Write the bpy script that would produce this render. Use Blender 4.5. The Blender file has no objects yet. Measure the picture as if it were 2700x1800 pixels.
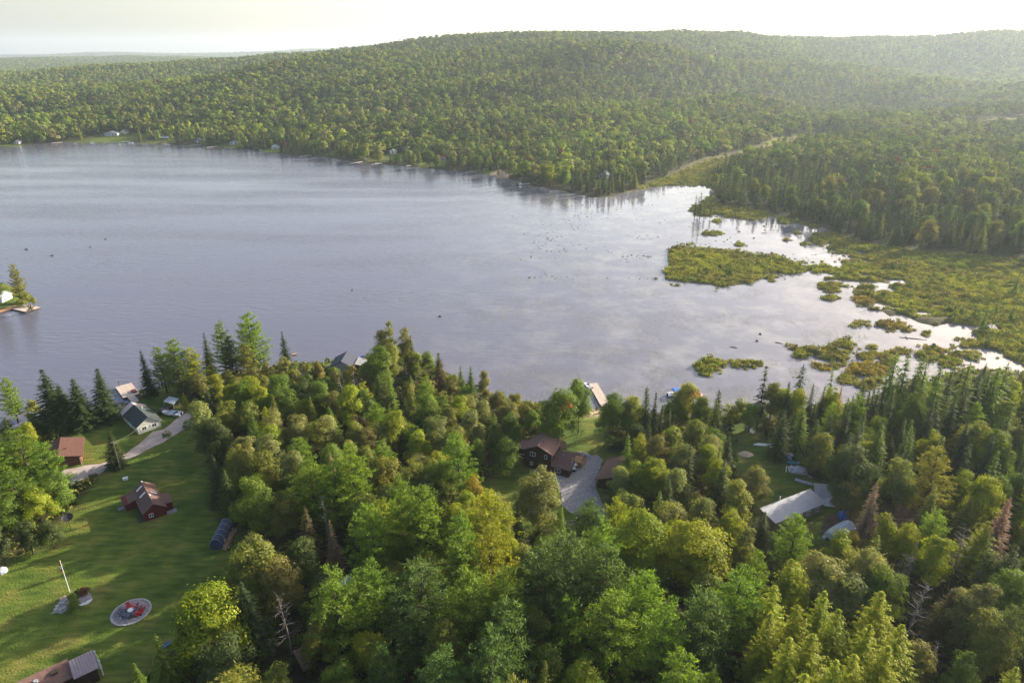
import bpy, bmesh, math, random
import numpy as np
from mathutils import Vector, Matrix

R = math.radians
random.seed(7)
rng = np.random.default_rng(11)
scene = bpy.context.scene
col = scene.collection

# ------------------------------------------------------------------ camera
CAM_H = 95.0
PITCH = R(22.6)
FPX = 1800.0            # focal length in pixels of the 2700 px wide photograph
cam_d = bpy.data.cameras.new("camera")
cam_d.sensor_width = 36.0
cam_d.lens = 24.0
cam_d.clip_start = 1.0
cam_d.clip_end = 60000.0
cam = bpy.data.objects.new("camera", cam_d)
col.objects.link(cam)
cam.location = (0, 0, CAM_H)
cam.rotation_euler = (math.pi / 2 - PITCH, 0, 0)
scene.camera = cam

# ------------------------------------------------------------------ light
SUN_AZ = R(56.0)        # right of the view direction (+Y)
SUN_EL = R(17.5)
world = bpy.data.worlds.new("World")
scene.world = world
world.use_nodes = True
wn = world.node_tree
sky = wn.nodes.new("ShaderNodeTexSky")
sky.sky_type = 'NISHITA'
sky.sun_disc = False
sky.sun_elevation = SUN_EL
sky.sun_rotation = SUN_AZ
sky.air_density = 1.0
sky.dust_density = 3.8
sky.ozone_density = 1.0
sky.altitude = 300
bg = wn.nodes["Background"]
bg.inputs["Strength"].default_value = 0.105
tintn = wn.nodes.new("ShaderNodeMix"); tintn.data_type = 'RGBA'; tintn.blend_type = 'MULTIPLY'; tintn.inputs[0].default_value = 1.0
tintn.inputs[7].default_value = (1.0, 0.955, 0.945, 1)      # the whole sky a touch warmer, as on a smoky evening
wn.links.new(sky.outputs[0], tintn.inputs[6]); wn.links.new(tintn.outputs[2], bg.inputs[0])
sun_d = bpy.data.lights.new("sun", 'SUN')
sun_d.energy = 5.0
sun_d.angle = R(0.6)
sun_d.color = (1.0, 0.885, 0.70)
sun = bpy.data.objects.new("sun", sun_d)
col.objects.link(sun)
sdir = Vector((math.sin(SUN_AZ) * math.cos(SUN_EL), math.cos(SUN_AZ) * math.cos(SUN_EL), math.sin(SUN_EL)))
sun.rotation_euler = sdir.to_track_quat('Z', 'Y').to_euler()
sun.location = (200, 150, 200)

scene.view_settings.view_transform = 'Standard'
scene.view_settings.look = 'None'
scene.view_settings.gamma = 1.0
scene.view_settings.use_curve_mapping = False
scene.view_settings.exposure = 1.66
scene.render.engine = 'CYCLES'
cy = scene.cycles
cy.max_bounces = 5
cy.diffuse_bounces = 2
cy.glossy_bounces = 2
cy.transmission_bounces = 4
cy.transparent_max_bounces = 6
cy.volume_bounces = 0
cy.use_denoising = True
cy.denoiser = 'OPENIMAGEDENOISE'
cy.denoising_prefilter = 'NONE'
cy.sample_clamp_indirect = 6.0

# ------------------------------------------------------------------ pixel -> world
CP, SP = math.cos(PITCH), math.sin(PITCH)
def ray(px, py):
    u = (px - 1350.0) / FPX
    v = (py - 900.0) / FPX
    return np.array([u, CP - v * SP, -SP - v * CP])
def P(px, py, z=1.2):
    d = ray(px, py)
    t = (z - CAM_H) / d[2]
    return np.array([d[0] * t, d[1] * t])
def Pd(px, py, D):
    d = ray(px, py)
    t = D / d[1]
    return np.array([d[0] * t, D, CAM_H + d[2] * t])
def poly(pts, z=0.0):
    return np.array([P(a, b, z) for a, b in pts])
def pix(x, y, z):
    """world -> photo pixel (vectorised), used only to know which zone of the land a point lies in"""
    x = np.asarray(x, float); y = np.asarray(y, float); z = np.asarray(z, float) - CAM_H
    f = y * CP - z * SP
    dn = -y * SP - z * CP
    return 1350 + FPX * x / np.maximum(f, 1e-3), 900 + FPX * dn / np.maximum(f, 1e-3)
def inside(pg, x, y):
    x = np.asarray(x, float); y = np.asarray(y, float)
    c = np.zeros(x.shape, bool)
    n = len(pg); j = n - 1
    for i in range(n):
        xi, yi = pg[i]; xj, yj = pg[j]
        if yi != yj:
            cond = (yi > y) != (yj > y)
            c ^= cond & (x < (xj - xi) * (y - yi) / (yj - yi) + xi)
        j = i
    return c
def dist(pg, x, y):
    x = np.asarray(x, float); y = np.asarray(y, float)
    best = np.full(x.shape, 1e9)
    n = len(pg)
    for i in range(n):
        ax, ay = pg[i]; bx, by = pg[(i + 1) % n]
        dx, dy = bx - ax, by - ay
        L = dx * dx + dy * dy + 1e-9
        t = np.clip(((x - ax) * dx + (y - ay) * dy) / L, 0, 1)
        best = np.minimum(best, np.hypot(x - ax - t * dx, y - ay - t * dy))
    return best
def sdf(pg, x, y):
    """positive inside"""
    return np.where(inside(pg, x, y), 1, -1) * dist(pg, x, y)
def sstep(a, b, x):
    t = np.clip((x - a) / (b - a), 0, 1)
    return t * t * (3 - 2 * t)
# cheap value noise
_perm = rng.random((256, 256))
def vnoise(x, y):
    xi = np.floor(x).astype(int); yi = np.floor(y).astype(int)
    fx = x - xi; fy = y - yi
    fx = fx * fx * (3 - 2 * fx); fy = fy * fy * (3 - 2 * fy)
    g = lambda a, b: _perm[a % 256, b % 256]
    return (g(xi, yi) * (1 - fx) + g(xi + 1, yi) * fx) * (1 - fy) + (g(xi, yi + 1) * (1 - fx) + g(xi + 1, yi + 1) * fx) * fy
def fbm(x, y, o=3):
    s = 0; a = 0.5; t = 0
    for k in range(o):
        s = s + a * vnoise(x * 2 ** k + 17 * k, y * 2 ** k + 31 * k); t += a; a *= 0.5
    return s / t - 0.5

# ------------------------------------------------------------------ materials
MATS = {}
def mat(name, color, rough=0.8, spec=0.3, noise=0.0, nscale=2.0, metal=0.0, bump=0.0, bscale=20.0):
    if name in MATS: return MATS[name]
    m = bpy.data.materials.new(name); m.use_nodes = True
    nt = m.node_tree; b = nt.nodes["Principled BSDF"]
    b.inputs["Base Color"].default_value = (*color, 1)
    b.inputs["Roughness"].default_value = rough
    b.inputs["Specular IOR Level"].default_value = spec
    b.inputs["Metallic"].default_value = metal
    if noise > 0 or bump > 0:
        tc = nt.nodes.new("ShaderNodeTexCoord")
    if noise > 0:
        nz = nt.nodes.new("ShaderNodeTexNoise"); nz.inputs["Scale"].default_value = nscale; nz.inputs["Detail"].default_value = 6
        nt.links.new(tc.outputs["Object"], nz.inputs["Vector"])
        mr = nt.nodes.new("ShaderNodeMapRange")
        mr.inputs[1].default_value = 0.3; mr.inputs[2].default_value = 0.7
        mr.inputs[3].default_value = 1 - noise; mr.inputs[4].default_value = 1 + noise
        nt.links.new(nz.outputs["Fac"], mr.inputs[0])
        mx = nt.nodes.new("ShaderNodeMix"); mx.data_type = 'RGBA'; mx.blend_type = 'MULTIPLY'; mx.inputs[0].default_value = 1
        mx.inputs[6].default_value = (*color, 1)
        nt.links.new(mr.outputs[0], mx.inputs[7])
        nt.links.new(mx.outputs[2], b.inputs["Base Color"])
    if bump > 0:
        n2 = nt.nodes.new("ShaderNodeTexNoise"); n2.inputs["Scale"].default_value = bscale; n2.inputs["Detail"].default_value = 4
        nt.links.new(tc.outputs["Object"], n2.inputs["Vector"])
        bp = nt.nodes.new("ShaderNodeBump"); bp.inputs["Strength"].default_value = bump; bp.inputs["Distance"].default_value = 0.05
        nt.links.new(n2.outputs["Fac"], bp.inputs["Height"])
        nt.links.new(bp.outputs[0], b.inputs["Normal"])
    MATS[name] = m
    return m

# ------------------------------------------------------------------ mesh helpers
class MB:
    def __init__(s): s.v = []; s.f = []
    def add(s, vs, fs):
        o = len(s.v); s.v += [tuple(map(float, v)) for v in vs]; s.f += [tuple(i + o for i in f) for f in fs]
        return s
    def box(s, x0, x1, y0, y1, z0, z1):
        vs = [(x0, y0, z0), (x1, y0, z0), (x1, y1, z0), (x0, y1, z0), (x0, y0, z1), (x1, y0, z1), (x1, y1, z1), (x0, y1, z1)]
        return s.add(vs, [(3, 2, 1, 0), (4, 5, 6, 7), (0, 1, 5, 4), (1, 2, 6, 5), (2, 3, 7, 6), (3, 0, 4, 7)])
    def slab(s, pts, t):
        """polygon (list of 3d points, counter-clockwise seen from above) thickened downwards by t"""
        n = len(pts)
        vs = [tuple(p) for p in pts] + [(p[0], p[1], p[2] - t) for p in pts]
        fs = [tuple(range(n)), tuple(range(2 * n - 1, n - 1, -1))]
        fs += [(i, i + n, (i + 1) % n + n, (i + 1) % n) for i in range(n)]
        return s.add(vs, fs)
    def prism(s, prof, y0, y1):
        """profile in (x,z), extruded along y"""
        n = len(prof)
        vs = [(p[0], y0, p[1]) for p in prof] + [(p[0], y1, p[1]) for p in prof]
        fs = [tuple(range(n)), tuple(range(2 * n - 1, n - 1, -1))]
        fs += [(i, i + n, (i + 1) % n + n, (i + 1) % n) for i in range(n)]
        return s.add(vs, fs)
    def tube(s, pts, rad, n=6, cap=True):
        pts = [Vector(p) for p in pts]
        if not hasattr(rad, '__len__'): rad = [rad] * len(pts)
        vs = []; fs = []
        for i, p in enumerate(pts):
            d = (pts[min(i + 1, len(pts) - 1)] - pts[max(i - 1, 0)])
            d = d.normalized() if d.length > 1e-9 else Vector((0, 0, 1))
            a = d.orthogonal().normalized() if abs(d.z) < .99 else Vector((1, 0, 0))
            b = d.cross(a).normalized(); a = b.cross(d)
            for k in range(n):
                t = 2 * math.pi * k / n
                vs.append(p + (a * math.cos(t) + b * math.sin(t)) * rad[i])
        for i in range(len(pts) - 1):
            for k in range(n):
                fs.append((i * n + k, i * n + (k + 1) % n, (i + 1) * n + (k + 1) % n, (i + 1) * n + k))
        if cap:
            fs.append(tuple(range(n - 1, -1, -1))); fs.append(tuple(range((len(pts) - 1) * n, len(pts) * n)))
        return s.add(vs, fs)
    def lathe(s, prof, n=10, c=(0, 0, 0), sx=1, sy=1):
        vs = []; fs = []
        for r_, z in prof:
            for k in range(n):
                t = 2 * math.pi * k / n
                vs.append((c[0] + r_ * math.cos(t) * sx, c[1] + r_ * math.sin(t) * sy, c[2] + z))
        for i in range(len(prof) - 1):
            for k in range(n):
                fs.append((i * n + k, i * n + (k + 1) % n, (i + 1) * n + (k + 1) % n, (i + 1) * n + k))
        fs.append(tuple(range(n - 1, -1, -1))); fs.append(tuple(range((len(prof) - 1) * n, len(prof) * n)))
        return s.add(vs, fs)
    def build(s, name, m, parent=None, smooth=False):
        me = bpy.data.meshes.new(name)
        me.from_pydata(s.v, [], s.f)
        bm = bmesh.new(); bm.from_mesh(me); bmesh.ops.recalc_face_normals(bm, faces=bm.faces); bm.to_mesh(me); bm.free()
        if m: me.materials.append(m)
        if smooth: me.shade_smooth()
        o = bpy.data.objects.new(name, me); col.objects.link(o)
        if parent: o.parent = parent
        return o
def tag(o, label=None, cat=None, group=None, kind=None):
    if label: o["label"] = label
    if cat: o["category"] = cat
    if group: o["group"] = group
    if kind: o["kind"] = kind
    return o
def thing(name, label, cat, xy, rz=0.0, z=None, group=None):
    o = bpy.data.objects.new(name, None); col.objects.link(o)
    o.empty_display_size = 0.3
    o.location = (xy[0], xy[1], H1(xy[0], xy[1]) if z is None else z)
    o.rotation_euler = (0, 0, rz)
    return tag(o, label, cat, group)
def np_mesh(name, V, F, m, faceattr=None, smooth=False):
    me = bpy.data.meshes.new(name)
    V = np.asarray(V, np.float32); F = np.asarray(F, np.int32)
    k = F.shape[1]
    me.vertices.add(len(V)); me.vertices.foreach_set("co", V.ravel())
    me.loops.add(F.size); me.loops.foreach_set("vertex_index", F.ravel())
    me.polygons.add(len(F)); me.polygons.foreach_set("loop_start", np.arange(0, F.size, k, dtype=np.int32))
    me.polygons.foreach_set("loop_total", np.full(len(F), k, np.int32))
    me.update(calc_edges=True); me.validate()
    if faceattr is not None:
        a = me.attributes.new("var", 'FLOAT', 'FACE'); a.data.foreach_set("value", np.asarray(faceattr, np.float32))
    if m: me.materials.append(m)
    if smooth: me.shade_smooth()
    return me

# ------------------------------------------------------------------ the lake and the lie of the land
LAKE = poly([(-700, 420), (-200, 396), (0, 389), (40, 386), (110, 381), (150, 376), (230, 378), (330, 375), (420, 381), (500, 382), (560, 389), (650, 394),
    (700, 401), (780, 411), (860, 414), (930, 427), (1000, 433), (1050, 438), (1100, 441), (1160, 448), (1250, 453), (1300, 465), (1340, 471), (1400, 489),
    (1470, 501), (1520, 512), (1570, 522), (1610, 519), (1640, 510), (1690, 499), (1740, 492), (1800, 489), (1850, 494), (1890, 504), (1865, 520), (1830, 538), (1805, 560),
    (1835, 569), (1900, 573), (1960, 581), (1985, 571), (2000, 582), (2040, 570), (2055, 590), (2100, 592), (2150, 606), (2172, 598), (2182, 613), (2140, 622),
    (2128, 632), (2160, 650), (2200, 662), (2235, 672), (2257, 682), (2295, 689), (2305, 699), (2270, 694), (2245, 689), (2210, 688), (2160, 687), (2158, 701), (2120, 703),
    (2118, 720), (2150, 727), (2125, 732), (2125, 740), (2210, 738), (2275, 742), (2340, 745), (2310, 750), (2253, 753), (2244, 770), (2253, 783), (2295, 790),
    (2338, 804), (2321, 817), (2346, 834), (2380, 830), (2423, 851), (2465, 860), (2508, 851), (2546, 864), (2576, 889), (2500, 912), (2550, 921), (2593, 917), (2627, 922),
    (2665, 948), (2720, 975), (2690, 985), (2620, 972), (2560, 972), (2490, 985), (2440, 1010), (2340, 1035), (2240, 1062), (2100, 1078), (2000, 1085), (1900, 1092),
    (1850, 1080), (1780, 1085), (1700, 1088), (1640, 1085), (1600, 1083), (1560, 1078), (1500, 1078), (1440, 1066), (1400, 1060), (1330, 1045), (1250, 1022), (1200, 992), (1150, 965),
    (1090, 945), (1020, 938), (980, 935), (950, 945), (890, 950), (840, 955), (780, 958), (740, 965), (680, 977), (600, 985), (540, 990), (490, 1008), (420, 1020), (375, 1040), (352, 1058), (322, 1068), (285, 1072),
    (230, 1090), (180, 1100), (100, 1118), (60, 1132), (0, 1142), (-300, 1210), (-700, 1260)], 0.0)
def zz(pts): return [(1700 + a / 2.352, 600 + b / 2.352) for a, b in pts]
BIG_ISLAND = poly(zz([(180, 122), (270, 118), (400, 130), (560, 147), (700, 177), (850, 192), (930, 217), (980, 242), (1000, 272), (900, 292), (820, 282), (730, 282), (720, 312), (650, 347),
    (600, 337), (500, 370), (380, 347), (250, 337), (150, 320), (145, 292), (112, 277), (150, 242), (150, 152)]), 0.0)
SPIT = poly([(-260, 740), (-60, 735), (20, 748), (62, 765), (90, 781), (86, 795), (62, 806), (40, 812), (10, 822), (-60, 838), (-260, 870)], 0.0)
def island_poly(cx, cy, rx, ry, seed):
    r = random.Random(seed); n = 18; ph = [r.uniform(0, 6.28) for _ in range(3)]
    out = []
    for i in range(n):
        t = 2 * math.pi * i / n
        k = 1 + 0.16 * math.sin(2 * t + ph[0]) + 0.12 * math.sin(3 * t + ph[1]) + 0.08 * math.sin(5 * t + ph[2])
        out.append((cx + rx * k * math.cos(t), cy + ry * k * math.sin(t)))
    return poly(out, 0.0)
MARSH = poly(zz([(980, 238), (1080, 205), (1200, 210), (1290, 220), (1330, 250), (1420, 235), (1300, 180), (1100, 130), (1000, 60), (1150, 40), (1300, 90), (1700, 160), (2000, 190), (2352, 235),
    (2600, 250), (2600, 930), (2352, 860), (2250, 900), (2000, 900), (1900, 760), (1900, 560), (1700, 560), (1400, 480), (1200, 380), (980, 330)]), 0.0)
MEADOW = poly([(1640, 512), (1700, 492), (1760, 470), (1830, 440), (1880, 425), (1960, 408), (2010, 395), (2060, 375), (2150, 362), (2220, 362), (2240, 372), (2160, 388), (2080, 402),
    (2010, 425), (1930, 440), (1885, 460), (1870, 490), (1880, 520), (1900, 545), (2000, 560), (2080, 580), (2160, 600), (2250, 640), (2400, 665), (2520, 672), (2700, 690), (2900, 720), (2900, 760), (2400, 740),
    (2240, 700), (2100, 610), (2000, 585), (1900, 578), (1800, 562), (1840, 520), (1840, 500), (1760, 495), (1700, 502)], 0.0)
MEADOW2 = poly([(2500, 352), (2560, 343), (2700, 334), (2850, 330), (2850, 345), (2700, 352), (2580, 356)], 2.0)

# control points of the hills: (pixel x, pixel y of the tree tops, distance) or explicit heights
_ctrl = []
def ridge(pts, canopy=13):
    for px_, py_, D in pts:
        w = Pd(px_, py_, D); _ctrl.append((w[0], w[1], w[2] - canopy))
ridge([(900, 140, 1750), (1053, 120, 1750), (1187, 106, 1720), (1330, 99, 1700), (1485, 92, 1720), (1650, 92, 1850), (1800, 88, 2050), (1950, 92, 2250), (2086, 97, 2400), (2220, 103, 2600), (2351, 106, 2700),
       (2500, 96, 2500), (2637, 84, 2300), (2760, 84, 2300), (2950, 84, 2300)])
ridge([(-350, 225, 1650), (-100, 214, 1650), (0, 209, 1700), (130, 190, 1750), (268, 176, 1850), (400, 170, 1900), (536, 166, 1950), (640, 152, 2000), (727, 142, 2050), (820, 142, 2050)])
ridge([(-200, 300, 1080), (60, 285, 1120), (230, 262, 1180), (400, 240, 1230), (560, 216, 1290), (727, 193, 1360), (830, 182, 1430), (930, 166, 1520)])
ridge([(1800, 160, 1600), (2450, 190, 2000), (2600, 175, 2000), (2720, 190, 1900)])
ridge([(-200, 158, 4800), (0, 158, 4800), (250, 149, 4800), (480, 152, 4800), (700, 156, 4800), (900, 150, 5000)], 10)
ridge([(-300, 143, 9000), (0, 143, 9000), (280, 138, 9000), (420, 143, 9000), (560, 142, 9000), (700, 138, 9000), (830, 128, 8800), (900, 130, 8800), (1000, 132, 8800), (1100, 136, 8800)], 8)
for px_, D, z in ((-300, 1350, 6), (-100, 1380, 8), (60, 1420, 10), (230, 1480, 14), (400, 1520, 18), (560, 1580, 28), (700, 1660, 42), (-100, 1250, 10), (300, 1350, 18),
                  (2300, 1750, 48), (2420, 1650, 36), (2560, 1550, 34), (2700, 1450, 32), (2200, 2000, 70)):
    w = Pd(px_, 400, D); _ctrl.append((w[0], D, z))
ridge([(2020, 195, 1420), (2120, 225, 1340), (2220, 262, 1260), (2320, 300, 1180), (1700, 170, 1420)])
for px_ in (-300, 0, 300, 600, 900, 1200, 1500, 1900, 2300, 2700, 3000):
    for D, z in ((3000, 30), (6500, 30), (14000, 40)):
        if px_ > 1500 and D == 3000: z = 70
        w = Pd(px_, 400, D); _ctrl.append((w[0], D, z))
for px_, D, z in ((-300, 860, 3), (0, 880, 4), (300, 900, 5), (600, 860, 6), (900, 800, 6), (1200, 780, 8), (1450, 700, 6), (1700, 760, 5), (1900, 820, 4), (2050, 900, 3), (2200, 960, 3), (2450, 1050, 5), (2700, 1050, 3), (2900, 1050, 3),
                  (1900, 1100, 26), (2250, 1080, 12), (2500, 1250, 18), (2800, 1250, 18), (1500, 600, 2), (2000, 560, 3), (2300, 520, 5), (2600, 450, 5), (2900, 420, 5), (2200, 420, 2), (2600, 320, 1), (2000, 700, 3), (2350, 700, 8), (2700, 700, 6), (1200, 1000, 38), (1485, 1000, 42), (900, 1020, 22), (600, 1020, 14), (1700, 1020, 30)):
    w = Pd(px_, 400, D); _ctrl.append((w[0], D, z))
for x in (-6000, -2500, 2500, 6000):
    for y in (-500, 400, 2500, 6000, 13000): _ctrl.append((x, y, 20))
for x in (-400, -200, 0, 200, 400):
    for y in (-300, 0, 150): _ctrl.append((x, y, 0))
_C = np.array(_ctrl)
_D = np.hypot(_C[:, None, 0] - _C[None, :, 0], _C[:, None, 1] - _C[None, :, 1])
_W = np.linalg.solve(_D + np.eye(len(_C)) * 1e-3, _C[:, 2])
def hill(x, y):
    s = np.zeros(np.shape(x))
    for (cx, cy, _), w in zip(_C, _W): s = s + w * np.hypot(x - cx, y - cy)
    return s
def height(x, y):
    x = np.asarray(x, float); y = np.asarray(y, float)
    s = np.minimum(np.minimum(1e9, -sdf(LAKE, x, y)), 1e9)
    s = np.maximum(s, sdf(BIG_ISLAND, x, y))
    s = np.maximum(s, sdf(SPIT, x, y))
    n1 = fbm(x * 0.12, y * 0.12, 3)
    base = np.where(s > 0, np.minimum(1.2, 0.02 + s * 0.22), np.maximum(-2.0, 0.02 + s * 0.3))
    near = (y < 300)
    far = sstep(250, 420, y + np.maximum(0, x) * 0.5)
    sp_w = -x * .63 + y * .78; sp_u = x * .78 + y * .63
    h = np.maximum(hill(x, y) + fbm(sp_w * 0.0055 + 3, sp_u * 0.0016, 2) * (62 + 45 * sstep(-500, 200, x)) * sstep(820, 1150, y) * (0.12 + 0.88 * sstep(1700, 1350, y)) * sstep(3200, 2200, y) + (fbm(x * 0.0045, y * 0.0030, 2) * 16) * sstep(700, 1200, y), 0)
    z = base + far * sstep(5, 150, s) * h + np.where(s > 4, n1 * 0.25, 0) * (1 - near * 0.6)
    # the marsh: low ground broken by pools
    m = np.maximum(sdf(MARSH, x, y), sdf(BIG_ISLAND, x, y) + 1.0)
    md = np.maximum(m, np.minimum(sdf(MEADOW, x, y), 8))
    w = sstep(-3, 3, md)
    edge = np.minimum(s, 14) / 14.0
    wet = np.where(s > 0, -0.13 + 0.26 * np.minimum(s, 2.0) / 2.0 + 0.55 * edge * 0.5 + n1 * 2.3 * (1 - 0.35 * edge) * sstep(0, 3, s), base)
    wet = np.clip(wet, -2.0, 0.6)
    inisl = inside(BIG_ISLAND, x, y)
    wet = np.where(inisl, np.maximum(wet, np.minimum(0.3, sdf(BIG_ISLAND, x, y) * 0.3)), wet)
    z = z * (1 - w) + np.where(w > 0, wet, 0) * w
    return z
def H1(x, y): return float(height(np.array([x]), np.array([y]))[0])

LAWN = poly([(-300, 1520), (0, 1475), (120, 1445), (190, 1340), (262, 1246), (420, 1160), (545, 1108), (560, 1160), (550, 1260), (615, 1360), (655, 1460), (650, 1520), (605, 1590), (525, 1680),
             (430, 1730), (380, 1800), (330, 1950), (-300, 1950)], 1.2)
LOT_A = poly([(330, 1062), (420, 1022), (480, 1012), (505, 1050), (545, 1090), (420, 1160), (260, 1240), (130, 1300), (40, 1300), (110, 1180), (250, 1110)], 1.2)
LOT_B = poly([(1255, 1300), (1340, 1200), (1400, 1165), (1480, 1120), (1510, 1083), (1640, 1085), (1605, 1130), (1595, 1190), (1660, 1200), (1645, 1290), (1600, 1330), (1625, 1400), (1585, 1450), (1500, 1435), (1420, 1400), (1340, 1390), (1275, 1385)], 1.2)
LOT_C = poly([(1925, 1120), (1990, 1105), (2050, 1190), (2160, 1260), (2230, 1335), (2300, 1370), (2290, 1425), (2150, 1455), (2000, 1430), (1960, 1440), (1985, 1330), (1935, 1220)], 1.2)
LOT_D = poly([(2300, 1350), (2380, 1320), (2480, 1340), (2500, 1390), (2420, 1420), (2320, 1410)], 1.2)
LOT_E = poly([(845, 955), (960, 938), (985, 945), (930, 975), (880, 990)], 1.2)
SAND = [poly([(1548, 1074), (1600, 1080), (1610, 1096), (1545, 1102)], 1.0), poly([(905, 946), (955, 942), (952, 952), (905, 955)], 1.0), poly([(298, 1062), (330, 1058), (350, 1062), (330, 1075), (298, 1082)], 1.0),
        poly([(1280, 462), (1330, 444), (1345, 450), (1340, 468)], 1.0)]

# clearings with cottages on the far shore: (pixel x, pixel y, half width m, half depth m)
FAR_CLEAR = [(292, 367, 34, 42), (345, 367, 24, 38), (440, 372, 26, 26), (606, 385, 10, 16), (516, 380, 10, 16), (885, 403, 12, 30), (1000, 420, 14, 20), (1050, 417, 18, 34), (1150, 431, 18, 24), (1310, 455, 16, 14), (1590, 488, 8, 24), (40, 382, 8, 10), (722, 396, 11, 16), (220, 372, 22, 12)]
# one ground sheet, finer near the camera
def axis(breaks):
    out = []
    for a, b, s in breaks: out += list(np.arange(a, b, s))
    return out
xs = axis([(-170, 300, 2.0), (300, 520, 5.0)])
g = 5.0; x = 520.0
while x < 9000: xs.append(x); g *= 1.12; x += g
g = 2.5; x = -172.0; neg = []
while x > -9000: neg.append(x); g *= 1.1; x -= g
xs = np.array(sorted(neg) + xs)
ys = axis([(-60, 40, 5.0), (40, 470, 2.0), (470, 900, 7.0)])
g = 8.0; x = 900.0
while x < 14000: ys.append(x); g *= 1.035; x += g
ys = np.array(ys)
GX, GY = np.meshgrid(xs, ys)
GZ = height(GX, GY)
GZ = GZ - np.where(GY > 5000, 0, 0)
nx, ny = len(xs), len(ys)
V = np.stack([GX.ravel(), GY.ravel(), GZ.ravel()], 1)
ii = (np.arange(ny - 1)[:, None] * nx + np.arange(nx - 1)[None, :]).ravel()
F = np.stack([ii, ii + 1, ii + nx + 1, ii + nx], 1)
gm = np_mesh("ground", V, F, None, smooth=True)
fx, fy = GX.ravel(), GY.ravel()
def zone(pgs, soft=1.5):
    w = np.zeros(fx.shape)
    for pg in pgs: w = np.maximum(w, sstep(-soft, soft, sdf(pg, fx, fy) + fbm(fx * .3, fy * .3) * 3 + fbm(fx * .035, fy * .02, 3) * 40 * sstep(560, 900, fy)))
    return w
for _i, _c in enumerate(FAR_CLEAR): FAR_CLEAR[_i] = (_c[0], _c[1], _c[2] * .8, _c[3] * .78)
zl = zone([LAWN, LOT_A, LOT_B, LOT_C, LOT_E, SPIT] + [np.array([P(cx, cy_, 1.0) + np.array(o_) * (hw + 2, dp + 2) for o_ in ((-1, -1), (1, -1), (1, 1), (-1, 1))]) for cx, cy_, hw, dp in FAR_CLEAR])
zm = zone([MARSH, MEADOW, MEADOW2, BIG_ISLAND], 4)
zs = zone(SAND, 1.0)
a = gm.attributes.new("zone", 'FLOAT_COLOR', 'POINT')
a.data.foreach_set("color", np.stack([zl, zm, zs, np.ones_like(zl)], 1).astype(np.float32).ravel())
def ground_material():
    m = bpy.data.materials.new("ground_cover"); m.use_nodes = True
    nt = m.node_tree; N = nt.nodes; L = nt.links; b = N["Principled BSDF"]
    b.inputs["Roughness"].default_value = 0.95; b.inputs["Specular IOR Level"].default_value = 0.1
    at = N.new("ShaderNodeAttribute"); at.attribute_name = "zone"
    sep = N.new("ShaderNodeSeparateColor"); L.new(at.outputs["Color"], sep.inputs[0])
    geo = N.new("ShaderNodeNewGeometry")
    def noise(s, d=5):
        n = N.new("ShaderNodeTexNoise"); n.inputs["Scale"].default_value = s; n.inputs["Detail"].default_value = d; L.new(geo.outputs["Position"], n.inputs["Vector"]); return n.outputs["Fac"]
    def ramp(f, stops):
        r = N.new("ShaderNodeValToRGB"); e = r.color_ramp.elements
        while len(e) < len(stops): e.new(0.5)
        for q, (p, c) in zip(e, stops): q.position = p; q.color = (*c, 1)
        L.new(f, r.inputs[0]); return r.outputs[0]
    def mix(f, a_, b_):
        x = N.new("ShaderNodeMix"); x.data_type = 'RGBA'; L.new(f, x.inputs[0]); L.new(a_, x.inputs[6]); L.new(b_, x.inputs[7]); return x.outputs[2]
    forest = ramp(noise(0.35, 8), [(0.3, (0.022, 0.022, 0.012)), (0.55, (0.05, 0.05, 0.022)), (0.75, (0.075, 0.062, 0.035))])
    lawn0 = ramp(noise(0.16, 8), [(0.32, (0.06, 0.102, 0.017)), (0.5, (0.095, 0.135, 0.023)), (0.66, (0.155, 0.155, 0.038)), (0.8, (0.17, 0.15, 0.07))])
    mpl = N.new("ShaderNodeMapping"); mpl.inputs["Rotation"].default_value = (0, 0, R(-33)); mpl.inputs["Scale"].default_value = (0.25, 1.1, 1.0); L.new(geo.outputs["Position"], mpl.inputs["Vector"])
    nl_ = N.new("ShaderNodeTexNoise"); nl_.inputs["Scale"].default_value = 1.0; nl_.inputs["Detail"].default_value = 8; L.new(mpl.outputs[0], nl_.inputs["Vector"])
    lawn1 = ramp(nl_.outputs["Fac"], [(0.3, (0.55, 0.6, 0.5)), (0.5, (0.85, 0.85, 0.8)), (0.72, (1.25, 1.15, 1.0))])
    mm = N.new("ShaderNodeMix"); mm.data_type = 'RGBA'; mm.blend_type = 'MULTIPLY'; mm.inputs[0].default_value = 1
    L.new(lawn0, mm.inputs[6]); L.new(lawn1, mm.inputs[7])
    marsh = ramp(noise(0.09, 7), [(0.3, (0.11, 0.125, 0.025)), (0.5, (0.15, 0.15, 0.035)), (0.62, (0.14, 0.12, 0.045)), (0.75, (0.12, 0.14, 0.03))])
    sand = ramp(noise(0.8, 5), [(0.3, (0.34, 0.24, 0.16)), (0.7, (0.45, 0.34, 0.24))])
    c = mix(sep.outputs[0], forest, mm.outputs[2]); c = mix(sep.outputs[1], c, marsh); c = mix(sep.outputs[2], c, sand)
    # soil below the waterline
    L.new(c, b.inputs["Base Color"])
    bp = N.new("ShaderNodeBump"); bp.inputs["Strength"].default_value = 0.6; bp.inputs["Distance"].default_value = 0.3
    L.new(noise(2.5, 6), bp.inputs["Height"]); L.new(bp.outputs[0], b.inputs["Normal"])
    return m
gm.materials.append(ground_material())
ground = bpy.data.objects.new("ground", gm); col.objects.link(ground); tag(ground, "gently sloping wooded land around the lake rising to hills", None, kind="structure")

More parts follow.
